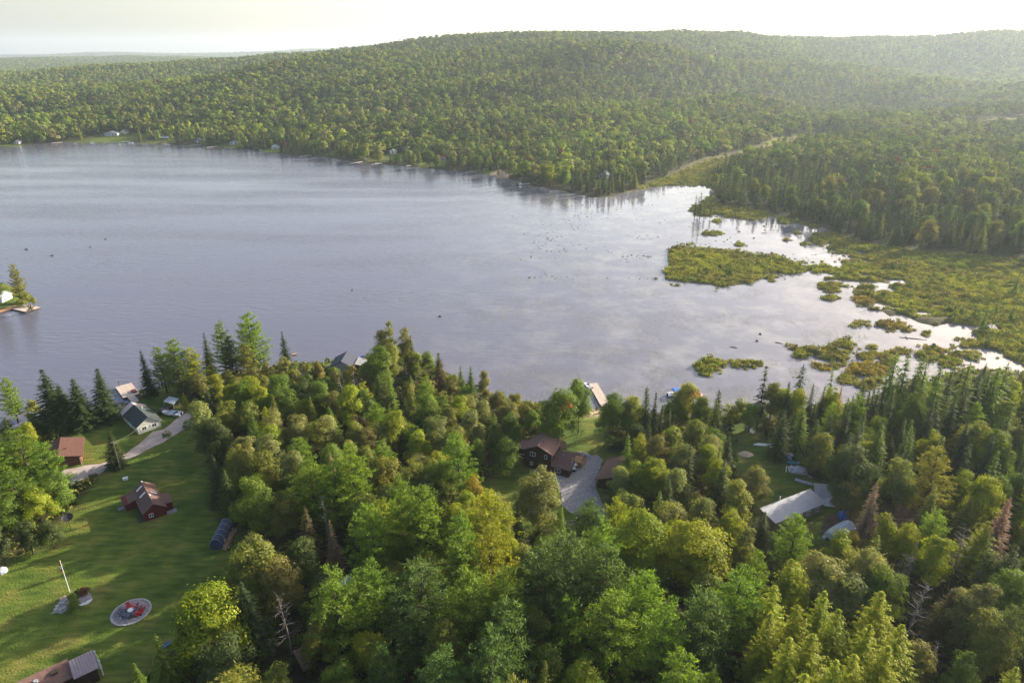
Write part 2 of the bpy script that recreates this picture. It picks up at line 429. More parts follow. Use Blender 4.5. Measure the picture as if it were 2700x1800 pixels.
# ------------------------------------------------------------------ water
def water_material():
    m = bpy.data.materials.new("lake_water"); m.use_nodes = True
    nt = m.node_tree; N = nt.nodes; L = nt.links; b = N["Principled BSDF"]
    b.inputs["Base Color"].default_value = (0.082, 0.088, 0.120, 1)
    b.inputs["Roughness"].default_value = 0.06
    b.inputs["IOR"].default_value = 1.333
    b.inputs["Specular IOR Level"].default_value = 0.5
    geo = N.new("ShaderNodeNewGeometry")
    mp = N.new("ShaderNodeMapping"); mp.inputs["Rotation"].default_value = (0, 0, R(12)); mp.inputs["Scale"].default_value = (0.32, 1.0, 1.0)
    L.new(geo.outputs["Position"], mp.inputs["Vector"])
    n1 = N.new("ShaderNodeTexNoise"); n1.inputs["Scale"].default_value = 0.55; n1.inputs["Detail"].default_value = 4; n1.inputs["Roughness"].default_value = 0.6
    L.new(mp.outputs[0], n1.inputs["Vector"])
    # weed patches in the right bay, plus sky reflection painted into the base colour
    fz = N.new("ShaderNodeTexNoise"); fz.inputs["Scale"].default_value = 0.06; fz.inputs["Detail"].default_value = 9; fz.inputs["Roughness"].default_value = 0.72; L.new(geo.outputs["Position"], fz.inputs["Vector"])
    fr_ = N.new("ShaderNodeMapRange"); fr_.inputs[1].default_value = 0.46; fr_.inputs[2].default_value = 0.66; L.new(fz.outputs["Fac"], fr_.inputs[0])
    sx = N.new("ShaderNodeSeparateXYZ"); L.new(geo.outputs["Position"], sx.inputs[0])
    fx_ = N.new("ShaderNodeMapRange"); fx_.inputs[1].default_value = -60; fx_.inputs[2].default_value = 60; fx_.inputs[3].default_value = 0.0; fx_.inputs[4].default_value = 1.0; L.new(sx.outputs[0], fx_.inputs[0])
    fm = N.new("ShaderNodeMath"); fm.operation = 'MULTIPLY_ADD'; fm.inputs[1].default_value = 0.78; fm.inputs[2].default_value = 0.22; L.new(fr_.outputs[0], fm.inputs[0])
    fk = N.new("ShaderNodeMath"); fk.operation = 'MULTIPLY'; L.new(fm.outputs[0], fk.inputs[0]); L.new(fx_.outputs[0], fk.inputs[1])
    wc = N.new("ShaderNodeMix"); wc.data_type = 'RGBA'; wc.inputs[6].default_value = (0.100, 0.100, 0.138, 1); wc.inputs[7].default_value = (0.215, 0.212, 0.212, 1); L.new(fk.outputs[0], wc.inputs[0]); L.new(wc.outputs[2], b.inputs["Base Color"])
    # wind: calmer among the weeds on the right, rough out on the open lake
    sep = N.new("ShaderNodeSeparateXYZ"); L.new(geo.outputs["Position"], sep.inputs[0])
    big = N.new("ShaderNodeTexNoise"); big.inputs["Scale"].default_value = 0.012; big.inputs["Detail"].default_value = 5; L.new(geo.outputs["Position"], big.inputs["Vector"])
    mr = N.new("ShaderNodeMapRange"); mr.inputs[1].default_value = -70; mr.inputs[2].default_value = 70; mr.inputs[3].default_value = 1.0; mr.inputs[4].default_value = 0.05
    sc = N.new("ShaderNodeMath"); sc.operation = 'MULTIPLY_ADD'; sc.inputs[1].default_value = 120; sc.inputs[2].default_value = -60
    L.new(big.outputs["Fac"], sc.inputs[0])
    ad = N.new("ShaderNodeMath"); ad.operation = 'ADD'; L.new(sep.outputs[0], ad.inputs[0]); L.new(sc.outputs[0], ad.inputs[1])
    L.new(ad.outputs[0], mr.inputs[0])
    bp = N.new("ShaderNodeBump"); bp.inputs["Distance"].default_value = 0.35
    mp2 = N.new("ShaderNodeMapping"); mp2.inputs["Rotation"].default_value = (0, 0, R(8)); mp2.inputs["Scale"].default_value = (0.006, 0.03, 1.0); L.new(geo.outputs["Position"], mp2.inputs["Vector"])
    st = N.new("ShaderNodeTexNoise"); st.inputs["Scale"].default_value = 1.0; st.inputs["Detail"].default_value = 5; L.new(mp2.outputs[0], st.inputs["Vector"])
    mr3 = N.new("ShaderNodeMapRange"); mr3.inputs[1].default_value = 0.35; mr3.inputs[2].default_value = 0.65; mr3.inputs[3].default_value = 0.22; mr3.inputs[4].default_value = 0.8; L.new(st.outputs["Fac"], mr3.inputs[0])
    mu = N.new("ShaderNodeMath"); mu.operation = 'MULTIPLY'; L.new(mr3.outputs[0], mu.inputs[1]); L.new(mr.outputs[0], mu.inputs[0])
    L.new(mu.outputs[0], bp.inputs["Strength"]); L.new(n1.outputs["Fac"], bp.inputs["Height"])
    L.new(bp.outputs[0], b.inputs["Normal"])
    return m
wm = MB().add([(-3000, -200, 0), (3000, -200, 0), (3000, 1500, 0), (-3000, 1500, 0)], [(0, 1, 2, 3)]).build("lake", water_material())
tag(wm, "calm grey blue lake with light ripples", None, kind="structure")
# ------------------------------------------------------------------ foliage materials
def leaf_material(name, source, fixed=None, trans=0.46):
    m = bpy.data.materials.new(name); m.use_nodes = True
    nt = m.node_tree; N = nt.nodes; L = nt.links; N.clear()
    out = N.new("ShaderNodeOutputMaterial")
    va = N.new("ShaderNodeAttribute"); va.attribute_name = "var"
    if source == 'object':
        oi = N.new("ShaderNodeObjectInfo"); csrc = oi.outputs["Color"]
    elif source == 'instancer':
        oi = N.new("ShaderNodeAttribute"); oi.attribute_type = 'INSTANCER'; oi.attribute_name = "tint"; csrc = oi.outputs["Color"]
    else:
        oi = N.new("ShaderNodeRGB"); oi.outputs[0].default_value = (*fixed, 1); csrc = oi.outputs[0]
    # natural difference between sprays: lightness and a touch of hue
    mr = N.new("ShaderNodeMapRange"); mr.inputs[3].default_value = 0.62; mr.inputs[4].default_value = 1.5; L.new(va.outputs["Fac"], mr.inputs[0])
    mr2 = N.new("ShaderNodeMapRange"); mr2.inputs[3].default_value = 0.515; mr2.inputs[4].default_value = 0.478; L.new(va.outputs["Fac"], mr2.inputs[0])
    hs = N.new("ShaderNodeHueSaturation"); L.new(csrc, hs.inputs["Color"]); L.new(mr.outputs[0], hs.inputs["Value"]); L.new(mr2.outputs[0], hs.inputs["Hue"])
    df = N.new("ShaderNodeBsdfDiffuse"); L.new(hs.outputs[0], df.inputs[0])
    tr = N.new("ShaderNodeBsdfTranslucent")
    tm = N.new("ShaderNodeMix"); tm.data_type = 'RGBA'; tm.blend_type = 'MULTIPLY'; tm.inputs[0].default_value = 1; tm.inputs[7].default_value = (1.35, 1.3, 0.65, 1)
    L.new(hs.outputs[0], tm.inputs[6]); L.new(tm.outputs[2], tr.inputs[0])
    mx = N.new("ShaderNodeMixShader"); mx.inputs[0].default_value = trans; L.new(df.outputs[0], mx.inputs[1]); L.new(tr.outputs[0], mx.inputs[2])
    gl = N.new("ShaderNodeBsdfGlossy"); gl.inputs["Roughness"].default_value = 0.55; gl.inputs[0].default_value = (0.9, 0.9, 0.85, 1)
    m2 = N.new("ShaderNodeMixShader"); m2.inputs[0].default_value = 0.012; L.new(mx.outputs[0], m2.inputs[1]); L.new(gl.outputs[0], m2.inputs[2])
    L.new(m2.outputs[0], out.inputs[0])
    return m
LEAF = leaf_material("leaves", 'object')
LEAF_I = leaf_material("far_leaves", 'instancer', trans=0.22)
BARK = mat("bark", (0.075, 0.06, 0.05), 0.95, 0.1, 0.4, 3.0)
BARK_PALE = mat("pale_bark", (0.38, 0.34, 0.30), 0.9, 0.1, 0.25, 4.0)
BARK_DEAD = mat("dead_wood", (0.175, 0.155, 0.14), 0.9, 0.1, 0.25, 4.0)

# ------------------------------------------------------------------ tree shapes
def unit(v): return v / np.maximum(np.linalg.norm(v, axis=-1, keepdims=True), 1e-9)
def cards(C, Nn, U, w, l):
    """rhombic leaf cards: centre, normal, long axis, half width, half length"""
    Nn = unit(Nn); U = unit(U - Nn * np.sum(U * Nn, 1, keepdims=True)); W = np.cross(Nn, U)
    w = w[:, None]; l = l[:, None]
    V = np.stack([C - U * l, C + W * w - U * l * 0.1, C + U * l, C - W * w - U * l * 0.1], 1).reshape(-1, 3)
    F = np.arange(len(V)).reshape(-1, 4)
    return V, F
def rnd_dir(r, n):
    v = r.normal(size=(n, 3)); return unit(v)
def broadleaf(seed, H=12.0, rx=0.30, z0=0.28, nclump=62, nleaf=80, leaf=0.24, lean=0.0, top=1.0, fork=5, coh=0.55, rough=0.55, lob=(7, 11), lobr=(.34, .54)):
    """crown of leaf clumps carried by limbs; returns crown (V,F,var) and trunk MB"""
    r = np.random.default_rng(seed)
    cz = H * (z0 + 1.0) / 2; rz = H * (1.0 - z0) / 2; R_ = H * rx
    # a leader and several side crowns, each a lumpy mass of clumps
    ns = int(r.integers(*lob))
    sc = [np.array([r.normal() * .06 * R_, r.normal() * .06 * R_, cz + rz * .55])]; sr = [np.array([.50 * R_, .50 * R_, .46 * rz])]
    a0 = r.uniform(0, 6.28)
    for i in range(ns):
        f = (i + r.uniform(.2, .8)) / ns; hz_ = cz + rz * (-.62 + 1.12 * f); rad_ = R_ * (.66 - .34 * f * top) * r.uniform(.75, 1.15); an = a0 + i * 2.4 + r.uniform(-.4, .4)
        sc.append(np.array([rad_ * math.cos(an), rad_ * math.sin(an), hz_])); k_ = r.uniform(*lobr) * (1.1 - .25 * f); sr.append(np.array([k_ * R_, k_ * R_, k_ * rz * r.uniform(.7, 1.05)]))
    sc = np.array(sc); sr = np.array(sr)
    wgt = sr[:, 0] ** 2; pick_ = r.choice(len(sc), nclump, p=wgt / wgt.sum()); pick_[: len(sc)] = np.arange(len(sc))[: nclump]
    d = rnd_dir(r, nclump); d[:, 2] = np.where(d[:, 2] < -.25, -d[:, 2], d[:, 2])
    rad = r.uniform(.6, 1.05, nclump)
    C = sc[pick_] + d * sr[pick_] * rad[:, None]
    C[:, 0] += lean * (C[:, 2] - cz)
    cr = r.uniform(0.045, 0.12, nclump) * H * (0.7 + rx)
    V = []; var = []
    cc = np.repeat(C, nleaf, 0); rr = np.repeat(cr, nleaf)
    n = len(cc)
    o = rnd_dir(r, n); o[:, 2] = np.where(r.random(n) < 0.65, np.abs(o[:, 2]), o[:, 2])
    rel = r.uniform(0.55, 1.08, n) ** 0.7
    sq = np.array([1.15, 1.15, 0.8])
    pos = cc + o * (rr * rel)[:, None] * sq
    # a few stray twigs
    stray = r.random(n) < 0.05; pos[stray] += o[stray] * (rr[stray] * 0.45)[:, None]
    co = unit((pos - np.array([0, 0, cz - 0.25 * rz])) / np.array([R_, R_, rz]))
    nn = unit(o * 0.55 + co * coh + rnd_dir(r, n) * rough + np.array([0, 0, 0.2]))
    s = r.uniform(0.7, 1.3, n) * leaf
    Vv, Ff = cards(pos, nn, rnd_dir(r, n), s * 0.62, s)
    cv = np.repeat(np.clip(r.uniform(0.1, 0.9, len(sc))[pick_] * .6 + r.uniform(0, 1, nclump) * .4, 0, 1), nleaf)
    var = np.clip(cv * 0.6 + r.uniform(0, 1, n) * 0.4, 0, 1)
    t = MB()
    ht = cz + rz * 0.35
    b1 = Vector((r.uniform(-.03, .03) * H, r.uniform(-.03, .03) * H, ht * 0.5)); b2 = Vector((lean * ht * .3, 0, ht))
    t.tube([(0, 0, -0.3), b1 * 0.35, b1, b2], [0.022 * H, 0.016 * H, 0.012 * H, 0.004 * H], 7)
    order = np.argsort(-rad)[:fork + 6]
    for k in order:
        st = b1.lerp(b2, r.uniform(0.0, 0.7)); e = Vector(C[k]); mid = st.lerp(e, 0.5) + Vector((0, 0, -0.02 * H))
        t.tube([st, mid, e], [0.007 * H, 0.005 * H, 0.002 * H], 5, False)
    return (Vv, Ff, var), t
def conifer(seed, H=15.0, R0=0.15, whorl=0.034, nb=7, droop=0.35, z0=0.06, dens=1.0, size=0.36, power=0.85, ragged=0.25, up=0.0):
    r = np.random.default_rng(seed)
    P_, N_, U_, S_, VR = [], [], [], [], []
    t = MB()
    t.tube([(0, 0, -0.3), (0, 0, H * 0.5), (0, 0, H * 0.99)], [0.016 * H, 0.009 * H, 0.0015 * H], 6)
    z = z0
    side = r.uniform(0.85, 1.15, 12)
    while z < 0.985:
        k = 1 - (z - z0) / (1 - z0)
        Lb = R0 * H * (k ** power) * (0.9 if k > 0.92 else 1.0) + 0.012 * H
        n = max(4, int(nb * (0.55 + 0.6 * k)))
        a0 = r.uniform(0, 6.28)
        for i in range(n):
            a = a0 + 6.283 * i / n + r.uniform(-.25, .25)
            Lr = Lb * (1 + r.uniform(-ragged, ragged * 0.6)) * side[int(a / 6.283 * 12) % 12]
            zz0 = z * H + r.uniform(-.4, .4) * whorl * H
            m = max(3, int(Lr / (size * 0.62) * dens))
            s = (np.arange(m) + r.uniform(0.2, 0.8, m)) / m
            s = 0.12 + 0.88 * s
            dr = droop * (0.35 + 0.65 * k)
            ox = np.array([math.cos(a), math.sin(a), 0.0]); lat = np.array([-math.sin(a), math.cos(a), 0.0])
            rise = (up * s - dr * s ** 1.2 + 0.28 * dr * s ** 3) * Lr
            ctr = ox * (s * Lr)[:, None]; ctr[:, 2] = zz0 + rise
            for sg in (-1, 1):
                w = size * (0.55 + 0.6 * (1 - s)) * r.uniform(0.7, 1.25, m) * (0.6 + 0.5 * k)
                c = ctr + lat * (sg * w * 0.55)[:, None]
                u = ox * 0.75 + lat * sg * 0.75 + np.array([0, 0, -0.25 - 0.35 * droop]) + r.normal(size=(m, 3)) * 0.18
                nrm = np.array([0, 0, 1.0]) + ox * 0.35 + r.normal(size=(m, 3)) * 0.32
                P_.append(c); N_.append(nrm); U_.append(u); S_.append(w); VR.append(np.clip(0.25 + 0.5 * s * r.uniform(0.6, 1.4, m), 0, 1))
        z += whorl * (0.75 + 0.5 * r.random())
    # leader
    m = 8; c = np.zeros((m, 3)); c[:, 2] = H * np.linspace(0.95, 1.0, m)
    P_.append(c); N_.append(rnd_dir(r, m)); U_.append(np.tile([0, 0, 1.0], (m, 1)) + r.normal(size=(m, 3)) * .3); S_.append(np.full(m, size * .5)); VR.append(np.full(m, .6))
    P_ = np.concatenate(P_); N_ = np.concatenate(N_); U_ = np.concatenate(U_); S_ = np.concatenate(S_); VR = np.concatenate(VR)
    V, F = cards(P_, N_, U_, S_ * 0.38, S_ * 0.95)
    return (V, F, VR), t
def pine(seed, H=19.0, R0=0.24, z0=0.16, step=0.058, nb=6, tuft=0.46, ntuft=9, needles=17):
    """white pine: tiers of long limbs with upswept feathery tufts"""
    r = np.random.default_rng(seed)
    P_, N_, U_, S_, VR = [], [], [], [], []
    t = MB()
    bend = Vector((r.uniform(-.02, .02) * H, r.uniform(-.02, .02) * H, H * 0.5))
    t.tube([(0, 0, -0.3), bend, (0, 0, H * 0.98)], [0.019 * H, 0.012 * H, 0.002 * H], 7)
    z = z0
    while z < 0.98:
        k = (1 - z) / (1 - z0)
        prof = (0.12 + 0.97 * k ** 0.75) * (1.0 if k < 0.8 else 1.0 - (k - 0.8) * 1.0)
        n = nb if k > .25 else 4
        a0 = r.uniform(0, 6.28)
        for i in range(n):
            a = a0 + 6.283 * i / n + r.uniform(-.4, .4)
            Lr = R0 * H * prof * r.uniform(0.6, 1.18)
            ox = np.array([math.cos(a), math.sin(a), 0.0]); lat = np.array([-math.sin(a), math.cos(a), 0.0])
            zz0 = z * H + r.uniform(-.5, .5) * step * H
            rise = lambda s: (0.10 * s + 0.28 * s * s + 0.25 * (1 - k) * s) * Lr
            pts = [tuple(ox * Lr * s + np.array([0, 0, zz0 + rise(s)])) for s in (0, .5, 1)]
            t.tube(pts, [0.0045 * H * (0.4 + k), 0.003 * H * (.4 + k), 0.0012 * H], 4, False)
            nt_ = max(3, int(ntuft * (Lr / (R0 * H)) + 1.5))
            for q in range(nt_):
                s = 0.22 + 0.78 * (q + r.uniform(0.2, 1.0)) / nt_
                sd = r.uniform(-1, 1) * 0.34 * Lr * s
                c0 = ox * Lr * s + lat * sd + np.array([0, 0, zz0 + rise(s) + 0.1 * abs(sd)])
                m = needles
                dirs = unit(ox * 0.55 + np.array([0, 0, 0.55]) + lat * np.sign(sd) * 0.25 + r.normal(size=(m, 3)) * 0.55)
                sz = tuft * r.uniform(0.7, 1.25, m)
                off = r.normal(size=(m, 3)) * tuft * np.array([0.66, 0.66, 0.2])
                P_.append(c0 + off + dirs * (sz * 0.4)[:, None]); U_.append(dirs); N_.append(rnd_dir(r, m) * 0.8 + np.array([0, 0, 0.8])); S_.append(sz)
                VR.append(np.clip(r.uniform(0.15, 0.85) * .6 + r.uniform(0, 1, m) * .4, 0, 1))
        z += step * r.uniform(0.7, 1.3)
    m = 14; c = np.zeros((m, 3)); c[:, 2] = H * r.uniform(0.93, 1.0, m); c[:, :2] = r.normal(size=(m, 2)) * tuft * .3
    P_.append(c); N_.append(rnd_dir(r, m)); U_.append(np.tile([0, 0, 1.0], (m, 1)) + r.normal(size=(m, 3)) * .4); S_.append(np.full(m, tuft * .8)); VR.append(np.full(m, .6))
    P_ = np.concatenate(P_); N_ = np.concatenate(N_); U_ = np.concatenate(U_); S_ = np.concatenate(S_); VR = np.concatenate(VR)
    V, F = cards(P_, N_, U_, S_ * 0.15, S_ * 0.72)
    return (V, F, VR), t
def snag(seed, H=13.0, spread=0.22, fine=True):
    r = random.Random(seed); t = MB(); b = MB()
    lx, ly = r.uniform(-.05, .05) * H, r.uniform(-.05, .05) * H
    top = Vector((lx, ly, H))
    t.tube([(0, 0, -.3), (lx * .2, ly * .3, H * .4), top], [0.014 * H, 0.010 * H, 0.002 * H], 6)
    for k in range(34):
        f = r.uniform(0.25, 0.97); st = Vector((lx * f, ly * f, H * f)); a = r.uniform(0, 6.28)
        L_ = spread * H * (1.05 - f * 0.75) * r.uniform(.5, 1.2)
        d = Vector((math.cos(a), math.sin(a), r.uniform(.0, .6)))
        e = st + d * L_; mid = st.lerp(e, .5) + Vector((0, 0, -.04 * L_))
        b.tube([st, mid, e], [0.0034 * H, 0.0024 * H, 0.0011 * H], 4, False)
        if fine:
            for q in range(3):
                g_ = r.uniform(.4, .95); s2 = st.lerp(e, g_); a2 = a + r.choice((-1, 1)) * r.uniform(.5, 1.0)
                e2 = s2 + Vector((math.cos(a2), math.sin(a2), r.uniform(-.1, .5))) * L_ * .35
                b.tube([s2, e2], [0.0016 * H, 0.0008 * H], 3, False)
    return t, b

PROTO = {}      # kind -> list of (nominal height, crown mesh, trunk mesh, crown name)
def reg(kind, H, crown, trunk, bark=None, mname=None, m=None):
    V, F, va = crown
    cm = np_mesh((mname or kind) + "_crown", V, F, m or LEAF, va)
    tm = None
    if trunk is not None:
        tm = bpy.data.meshes.new(kind + "_trunk"); tm.from_pydata(trunk.v, [], trunk.f); tm.materials.append(bark or BARK)
        for p_ in tm.polygons: p_.use_smooth = True
    PROTO.setdefault(kind, []).append((H, cm, tm))
for s in range(5): reg('round', 12.0, *broadleaf(100 + s, 12, rx=[.33, .28, .36, .30, .34][s], z0=.06, nclump=88, nleaf=170, leaf=.165))
for s in range(4): reg('tall', 14.0, *broadleaf(200 + s, 14, rx=[.20, .23, .18, .22][s], z0=.10, nclump=78, nleaf=160, leaf=.16), bark=BARK_PALE if s == 2 else BARK)
for s in range(3): reg('maple', 14.0, *broadleaf(300 + s, 14, rx=[.38, .35, .40][s], z0=.13, nclump=115, nleaf=190, leaf=.175, top=.6))
for s in range(4): reg('bush', 5.0, *broadleaf(400 + s, 5, rx=[.48, .42, .55, .5][s], z0=0.02, nclump=40, nleaf=90, leaf=.12))
for s in range(4): reg('spruce', 15.0, *conifer(500 + s, 15, R0=[.24, .22, .26, .23][s], nb=9, size=.42, dens=1.5))
for s in range(4): reg('narrow', 15.0, *conifer(600 + s, 15, R0=[.13, .145, .12, .14][s], whorl=.03, nb=7, droop=.6, size=.38, power=.75))
for s in range(2): reg('sparse', 16.0, *conifer(650 + s, 16, R0=[.12, .14][s], whorl=.045, nb=6, droop=.45, size=.5, power=.45, ragged=.55, z0=.2))
for s in range(4): reg('pine', 19.0, *pine(700 + s, 19, R0=[.28, .25, .31, .27][s]))
for s in range(3): reg('larch', 15.0, *conifer(800 + s, 15, R0=[.24, .26, .22][s], whorl=.03, nb=10, droop=.10, size=.42, power=.8, ragged=.4, up=.25, dens=1.1, z0=.12))
for s in range(2): reg('deadspruce', 14.0, *conifer(850 + s, 14, R0=[.19, .24][s], whorl=.024, nb=10, droop=.3, size=.26, dens=1.5, ragged=.45), bark=BARK_DEAD)
SNAG = []
for s in range(3):
    t_, b_ = snag(900 + s, 13, [.22, .30, .18][s])
    ms = []
    for nm, q in (("snag_trunk", t_), ("snag_branches", b_)):
        me = bpy.data.meshes.new(nm); me.from_pydata(q.v, [], q.f); me.materials.append(BARK_DEAD); ms.append(me)
    SNAG.append(ms)

COL = dict(lime=(0.20, 0.245, 0.015), green=(0.108, 0.168, 0.02), olive=(0.162, 0.185, 0.03), pale=(0.19, 0.21, 0.062), dark=(0.062, 0.09, 0.022), spruce=(0.048, 0.074, 0.024),
           pineg=(0.115, 0.195, 0.018), blueg=(0.08, 0.142, 0.03), yellow=(0.23, 0.2, 0.02), orange=(0.33, 0.14, 0.035), red=(0.20, 0.05, 0.03), brown=(0.22, 0.155, 0.11), tan=(0.175, 0.17, 0.045),
           grey=(0.2, 0.18, 0.17), rust=(0.26, 0.10, 0.03), umber=(0.085, 0.075, 0.028))
CWORD = dict(lime="bright lime green", green="mid green", olive="olive green", pale="pale grey green", dark="dark green", spruce="dark bluish green", pineg="fresh green", blueg="blue green", yellow="yellow",
             orange="orange", red="red", brown="dead brown", tan="tan", grey="bare grey", rust="rust red", umber="reddish brown")
KWORD = dict(round="round broadleaf tree", tall="slim broadleaf tree", maple="wide spreading maple", bush="low bush", spruce="broad spruce", narrow="narrow spire spruce", sparse="thin ragged spruce", pine="feathery white pine",
             larch="soft feathery larch", deadspruce="dried out spruce", snag="leafless dead tree")
ONAME = dict(round="broadleaf_tree", tall="slim_broadleaf_tree", maple="maple_tree", bush="bush", spruce="spruce_tree", narrow="spire_spruce_tree", sparse="thin_spruce_tree", pine="pine_tree", larch="larch_tree", deadspruce="dead_spruce_tree", snag="dead_tree")
CAT = dict(round="tree", tall="birch", maple="maple", bush="bush", spruce="spruce", narrow="spruce", sparse="spruce", pine="pine", larch="larch", deadspruce="dead tree", snag="dead tree")

TREES = []      # dicts, built later in one pass
def tree_at(xy, kind, Ht, colr, w=1.0, hand=False, px=None, label=None):
    TREES.append(dict(x=float(xy[0]), y=float(xy[1]), kind=kind, H=Ht, col=colr, w=w, hand=hand, label=label))
def T(px, py, kind, Ht, colr, w=1.0, label=None):
    """a tree whose top is seen at this spot of the photograph"""
    xy = P(px, py, 1.2 + Ht)
    tree_at(xy, kind, Ht, colr, w, True, label=label)
# ------------------------------------------------------------------ the trees one can point at
# shore on the left
T(8, 985, 'pine', 14, 'pineg', 1.0); T(78, 1045, 'bush', 5.5, 'olive', 1.1)
T(112, 970, 'spruce', 17, 'spruce', 1.35, "tall broad dark spruce nearest the open lake on the left shore"); T(188, 996, 'spruce', 15, 'spruce', 1.5, "broad dark spruce rising behind the red roofed garage"); T(150, 1015, 'spruce', 13, 'spruce', 1.5)
T(250, 970, 'spruce', 16, 'spruce', 1.2, "lone dark spruce between the white cottage and the lake"); T(284, 1132, 'spruce', 10.5, 'spruce', 1.35, "short dark spruce beside the gravel road and the utility pole")
T(372, 922, 'spruce', 15, 'spruce', .85, "dark spruce standing right of the square wooden dock"); T(450, 893, 'pine', 18, 'pineg', 1.0); T(500, 915, 'pine', 15, 'lime', .95); T(415, 915, 'pine', 15, 'pineg', .9); T(470, 950, 'pine', 13, 'dark', .9)
T(535, 870, 'spruce', 15, 'spruce', .8); T(577, 852, 'pine', 18, 'pineg', .85); T(648, 824, 'pine', 21, 'pineg', 1.05, "tallest fresh green pine standing on the shore"); T(640, 905, 'pine', 13, 'olive', 1.0); T(600, 890, 'pine', 14, 'dark', .9)
T(745, 872, 'spruce', 14, 'spruce', .75, "solitary dark spruce on the shore before the ruffled water"); T(482, 1033, 'larch', 6, 'lime', .9); T(700, 955, 'bush', 6, 'tan'); T(655, 968, 'bush', 6.5, 'tan', 1.1); T(600, 975, 'bush', 6, 'olive', 1.1)
T(548, 985, 'bush', 6, 'olive'); T(745, 945, 'bush', 7, 'pale', 1.0); T(690, 990, 'round', 8, 'olive'); T(620, 1000, 'round', 8, 'olive')
T(835, 955, 'round', 8, 'tan', .9); T(875, 968, 'round', 7, 'lime', .85); T(520, 1062, 'round', 14, 'pale', .9, "greyish broadleaf tree with a bare trunk at the lawn's upper edge"); T(558, 1100, 'round', 12, 'dark', .9)
# foliage by the left edge
T(45, 1128, 'pine', 17, 'pineg', 1.15, "bright green pine at the left edge below the red roofed garage"); T(105, 1165, 'pine', 15, 'pineg', 1.1); T(-30, 1150, 'pine', 17, 'pineg', 1.1); T(20, 1235, 'pine', 15, 'pineg', 1.1); T(130, 1245, 'maple', 11, 'green', .8); T(85, 1290, 'maple', 10, 'lime', .8)
T(10, 1310, 'maple', 10, 'green', .8); T(60, 1375, 'round', 8, 'dark', .9); T(120, 1370, 'round', 7, 'dark', .9); T(-20, 1390, 'round', 9, 'dark'); T(-40, 1290, 'maple', 12, 'green')
# the point with tall birches
T(1022, 842, 'pine', 19, 'olive', .65, "olive pine towering over the birches on the middle shore"); T(1003, 872, 'tall', 16, 'tan', .8); T(1062, 866, 'tall', 16, 'tan', .75); T(1083, 880, 'narrow', 15, 'spruce', 1.0); T(995, 915, 'maple', 16, 'green', .7); T(1030, 905, 'tall', 15, 'olive', .9)
T(965, 960, 'round', 11, 'olive', .9); T(1090, 925, 'round', 10, 'olive', .9); T(1125, 925, 'round', 9, 'green', .9); T(1158, 928, 'spruce', 14, 'umber', 1.05, "reddish brown spruce by the shore left of two small larches"); T(1215, 963, 'larch', 10, 'blueg', .7); T(1241, 965, 'larch', 10, 'blueg', .7)
T(1276, 978, 'tall', 11, 'tan', .9); T(1195, 990, 'bush', 7, 'olive'); T(1190, 1010, 'bush', 6, 'tan'); T(1130, 1008, 'bush', 7, 'tan', 1.2); T(1080, 1012, 'bush', 7, 'tan', 1.1); T(1170, 1032, 'bush', 6, 'tan'); T(1310, 1030, 'round', 8, 'tan', .9); T(1360, 1035, 'round', 8, 'olive', .9); T(1390, 1060, 'bush', 6, 'olive'); T(1420, 1065, 'bush', 5, 'olive')
T(1340, 1060, 'round', 9, 'pale', .9); T(1440, 1070, 'bush', 4, 'olive'); T(1405, 1080, 'round', 7, 'green', .8)
# centre mass
T(905, 992, 'snag', 15, 'grey', 1.1, "bare grey dead tree leaning left in the middle wood"); T(935, 985, 'snag', 15, 'grey', .9, "bare grey dead tree with upright branches in the middle wood"); T(950, 1000, 'snag', 12, 'grey', .9)
T(730, 985, 'round', 11, 'green'); T(790, 1000, 'round', 11, 'dark'); T(770, 960, 'round', 9, 'olive'); T(955, 1008, 'pine', 13, 'lime', .8); T(1010, 1005, 'pine', 14, 'dark', .9); T(820, 1045, 'spruce', 12, 'olive', .9); T(716, 1042, 'spruce', 13, 'olive', .9)
T(880, 1030, 'round', 11, 'tan'); T(650, 1060, 'round', 11, 'olive'); T(590, 1065, 'round', 11, 'olive'); T(660, 1085, 'spruce', 13, 'green', .9); T(576, 1098, 'spruce', 12, 'dark', .9)
T(705, 1122, 'round', 12, 'lime', .9); T(780, 1095, 'round', 12, 'pale'); T(862, 1098, 'tall', 12, 'pale'); T(830, 1110, 'round', 12, 'olive', .9); T(945, 1095, 'round', 11, 'umber', .9); T(960, 1130, 'round', 11, 'tan', .9); T(1035, 1090, 'round', 12, 'lime', .95); T(1100, 1135, 'round', 11, 'lime', .95)
T(1000, 1110, 'round', 11, 'olive'); T(1240, 1082, 'round', 13, 'pale', 1.0); T(1185, 1075, 'round', 11, 'olive'); T(1150, 1095, 'round', 11, 'pale'); T(1180, 1140, 'narrow', 13, 'blueg', 1.4); T(1200, 1165, 'round', 11, 'green', .85); T(1335, 1150, 'round', 11, 'green', .95, "green broadleaf tree pressed against the left wall of the brown house")
T(870, 1193, 'deadspruce', 17, 'brown', .75, "dead pinkish brown spruce standing left of a bright pine"); T(925, 1178, 'pine', 20, 'pineg', .85, "bright green pine just right of the dead brown spruce"); T(1015, 1203, 'round', 12, 'olive', .9); T(1120, 1215, 'round', 12, 'olive'); T(1160, 1195, 'tall', 12, 'lime')
T(660, 1262, 'round', 15, 'green', .8); T(690, 1190, 'round', 13, 'olive', .8); T(770, 1195, 'tall', 13, 'pale'); T(805, 1225, 'round', 12, 'olive'); T(620, 1180, 'round', 13, 'olive', .8); T(560, 1200, 'spruce', 13, 'spruce', 1.0); T(585, 1235, 'spruce', 13, 'dark', 1.0); T(640, 1150, 'round', 13, 'pale', .8)
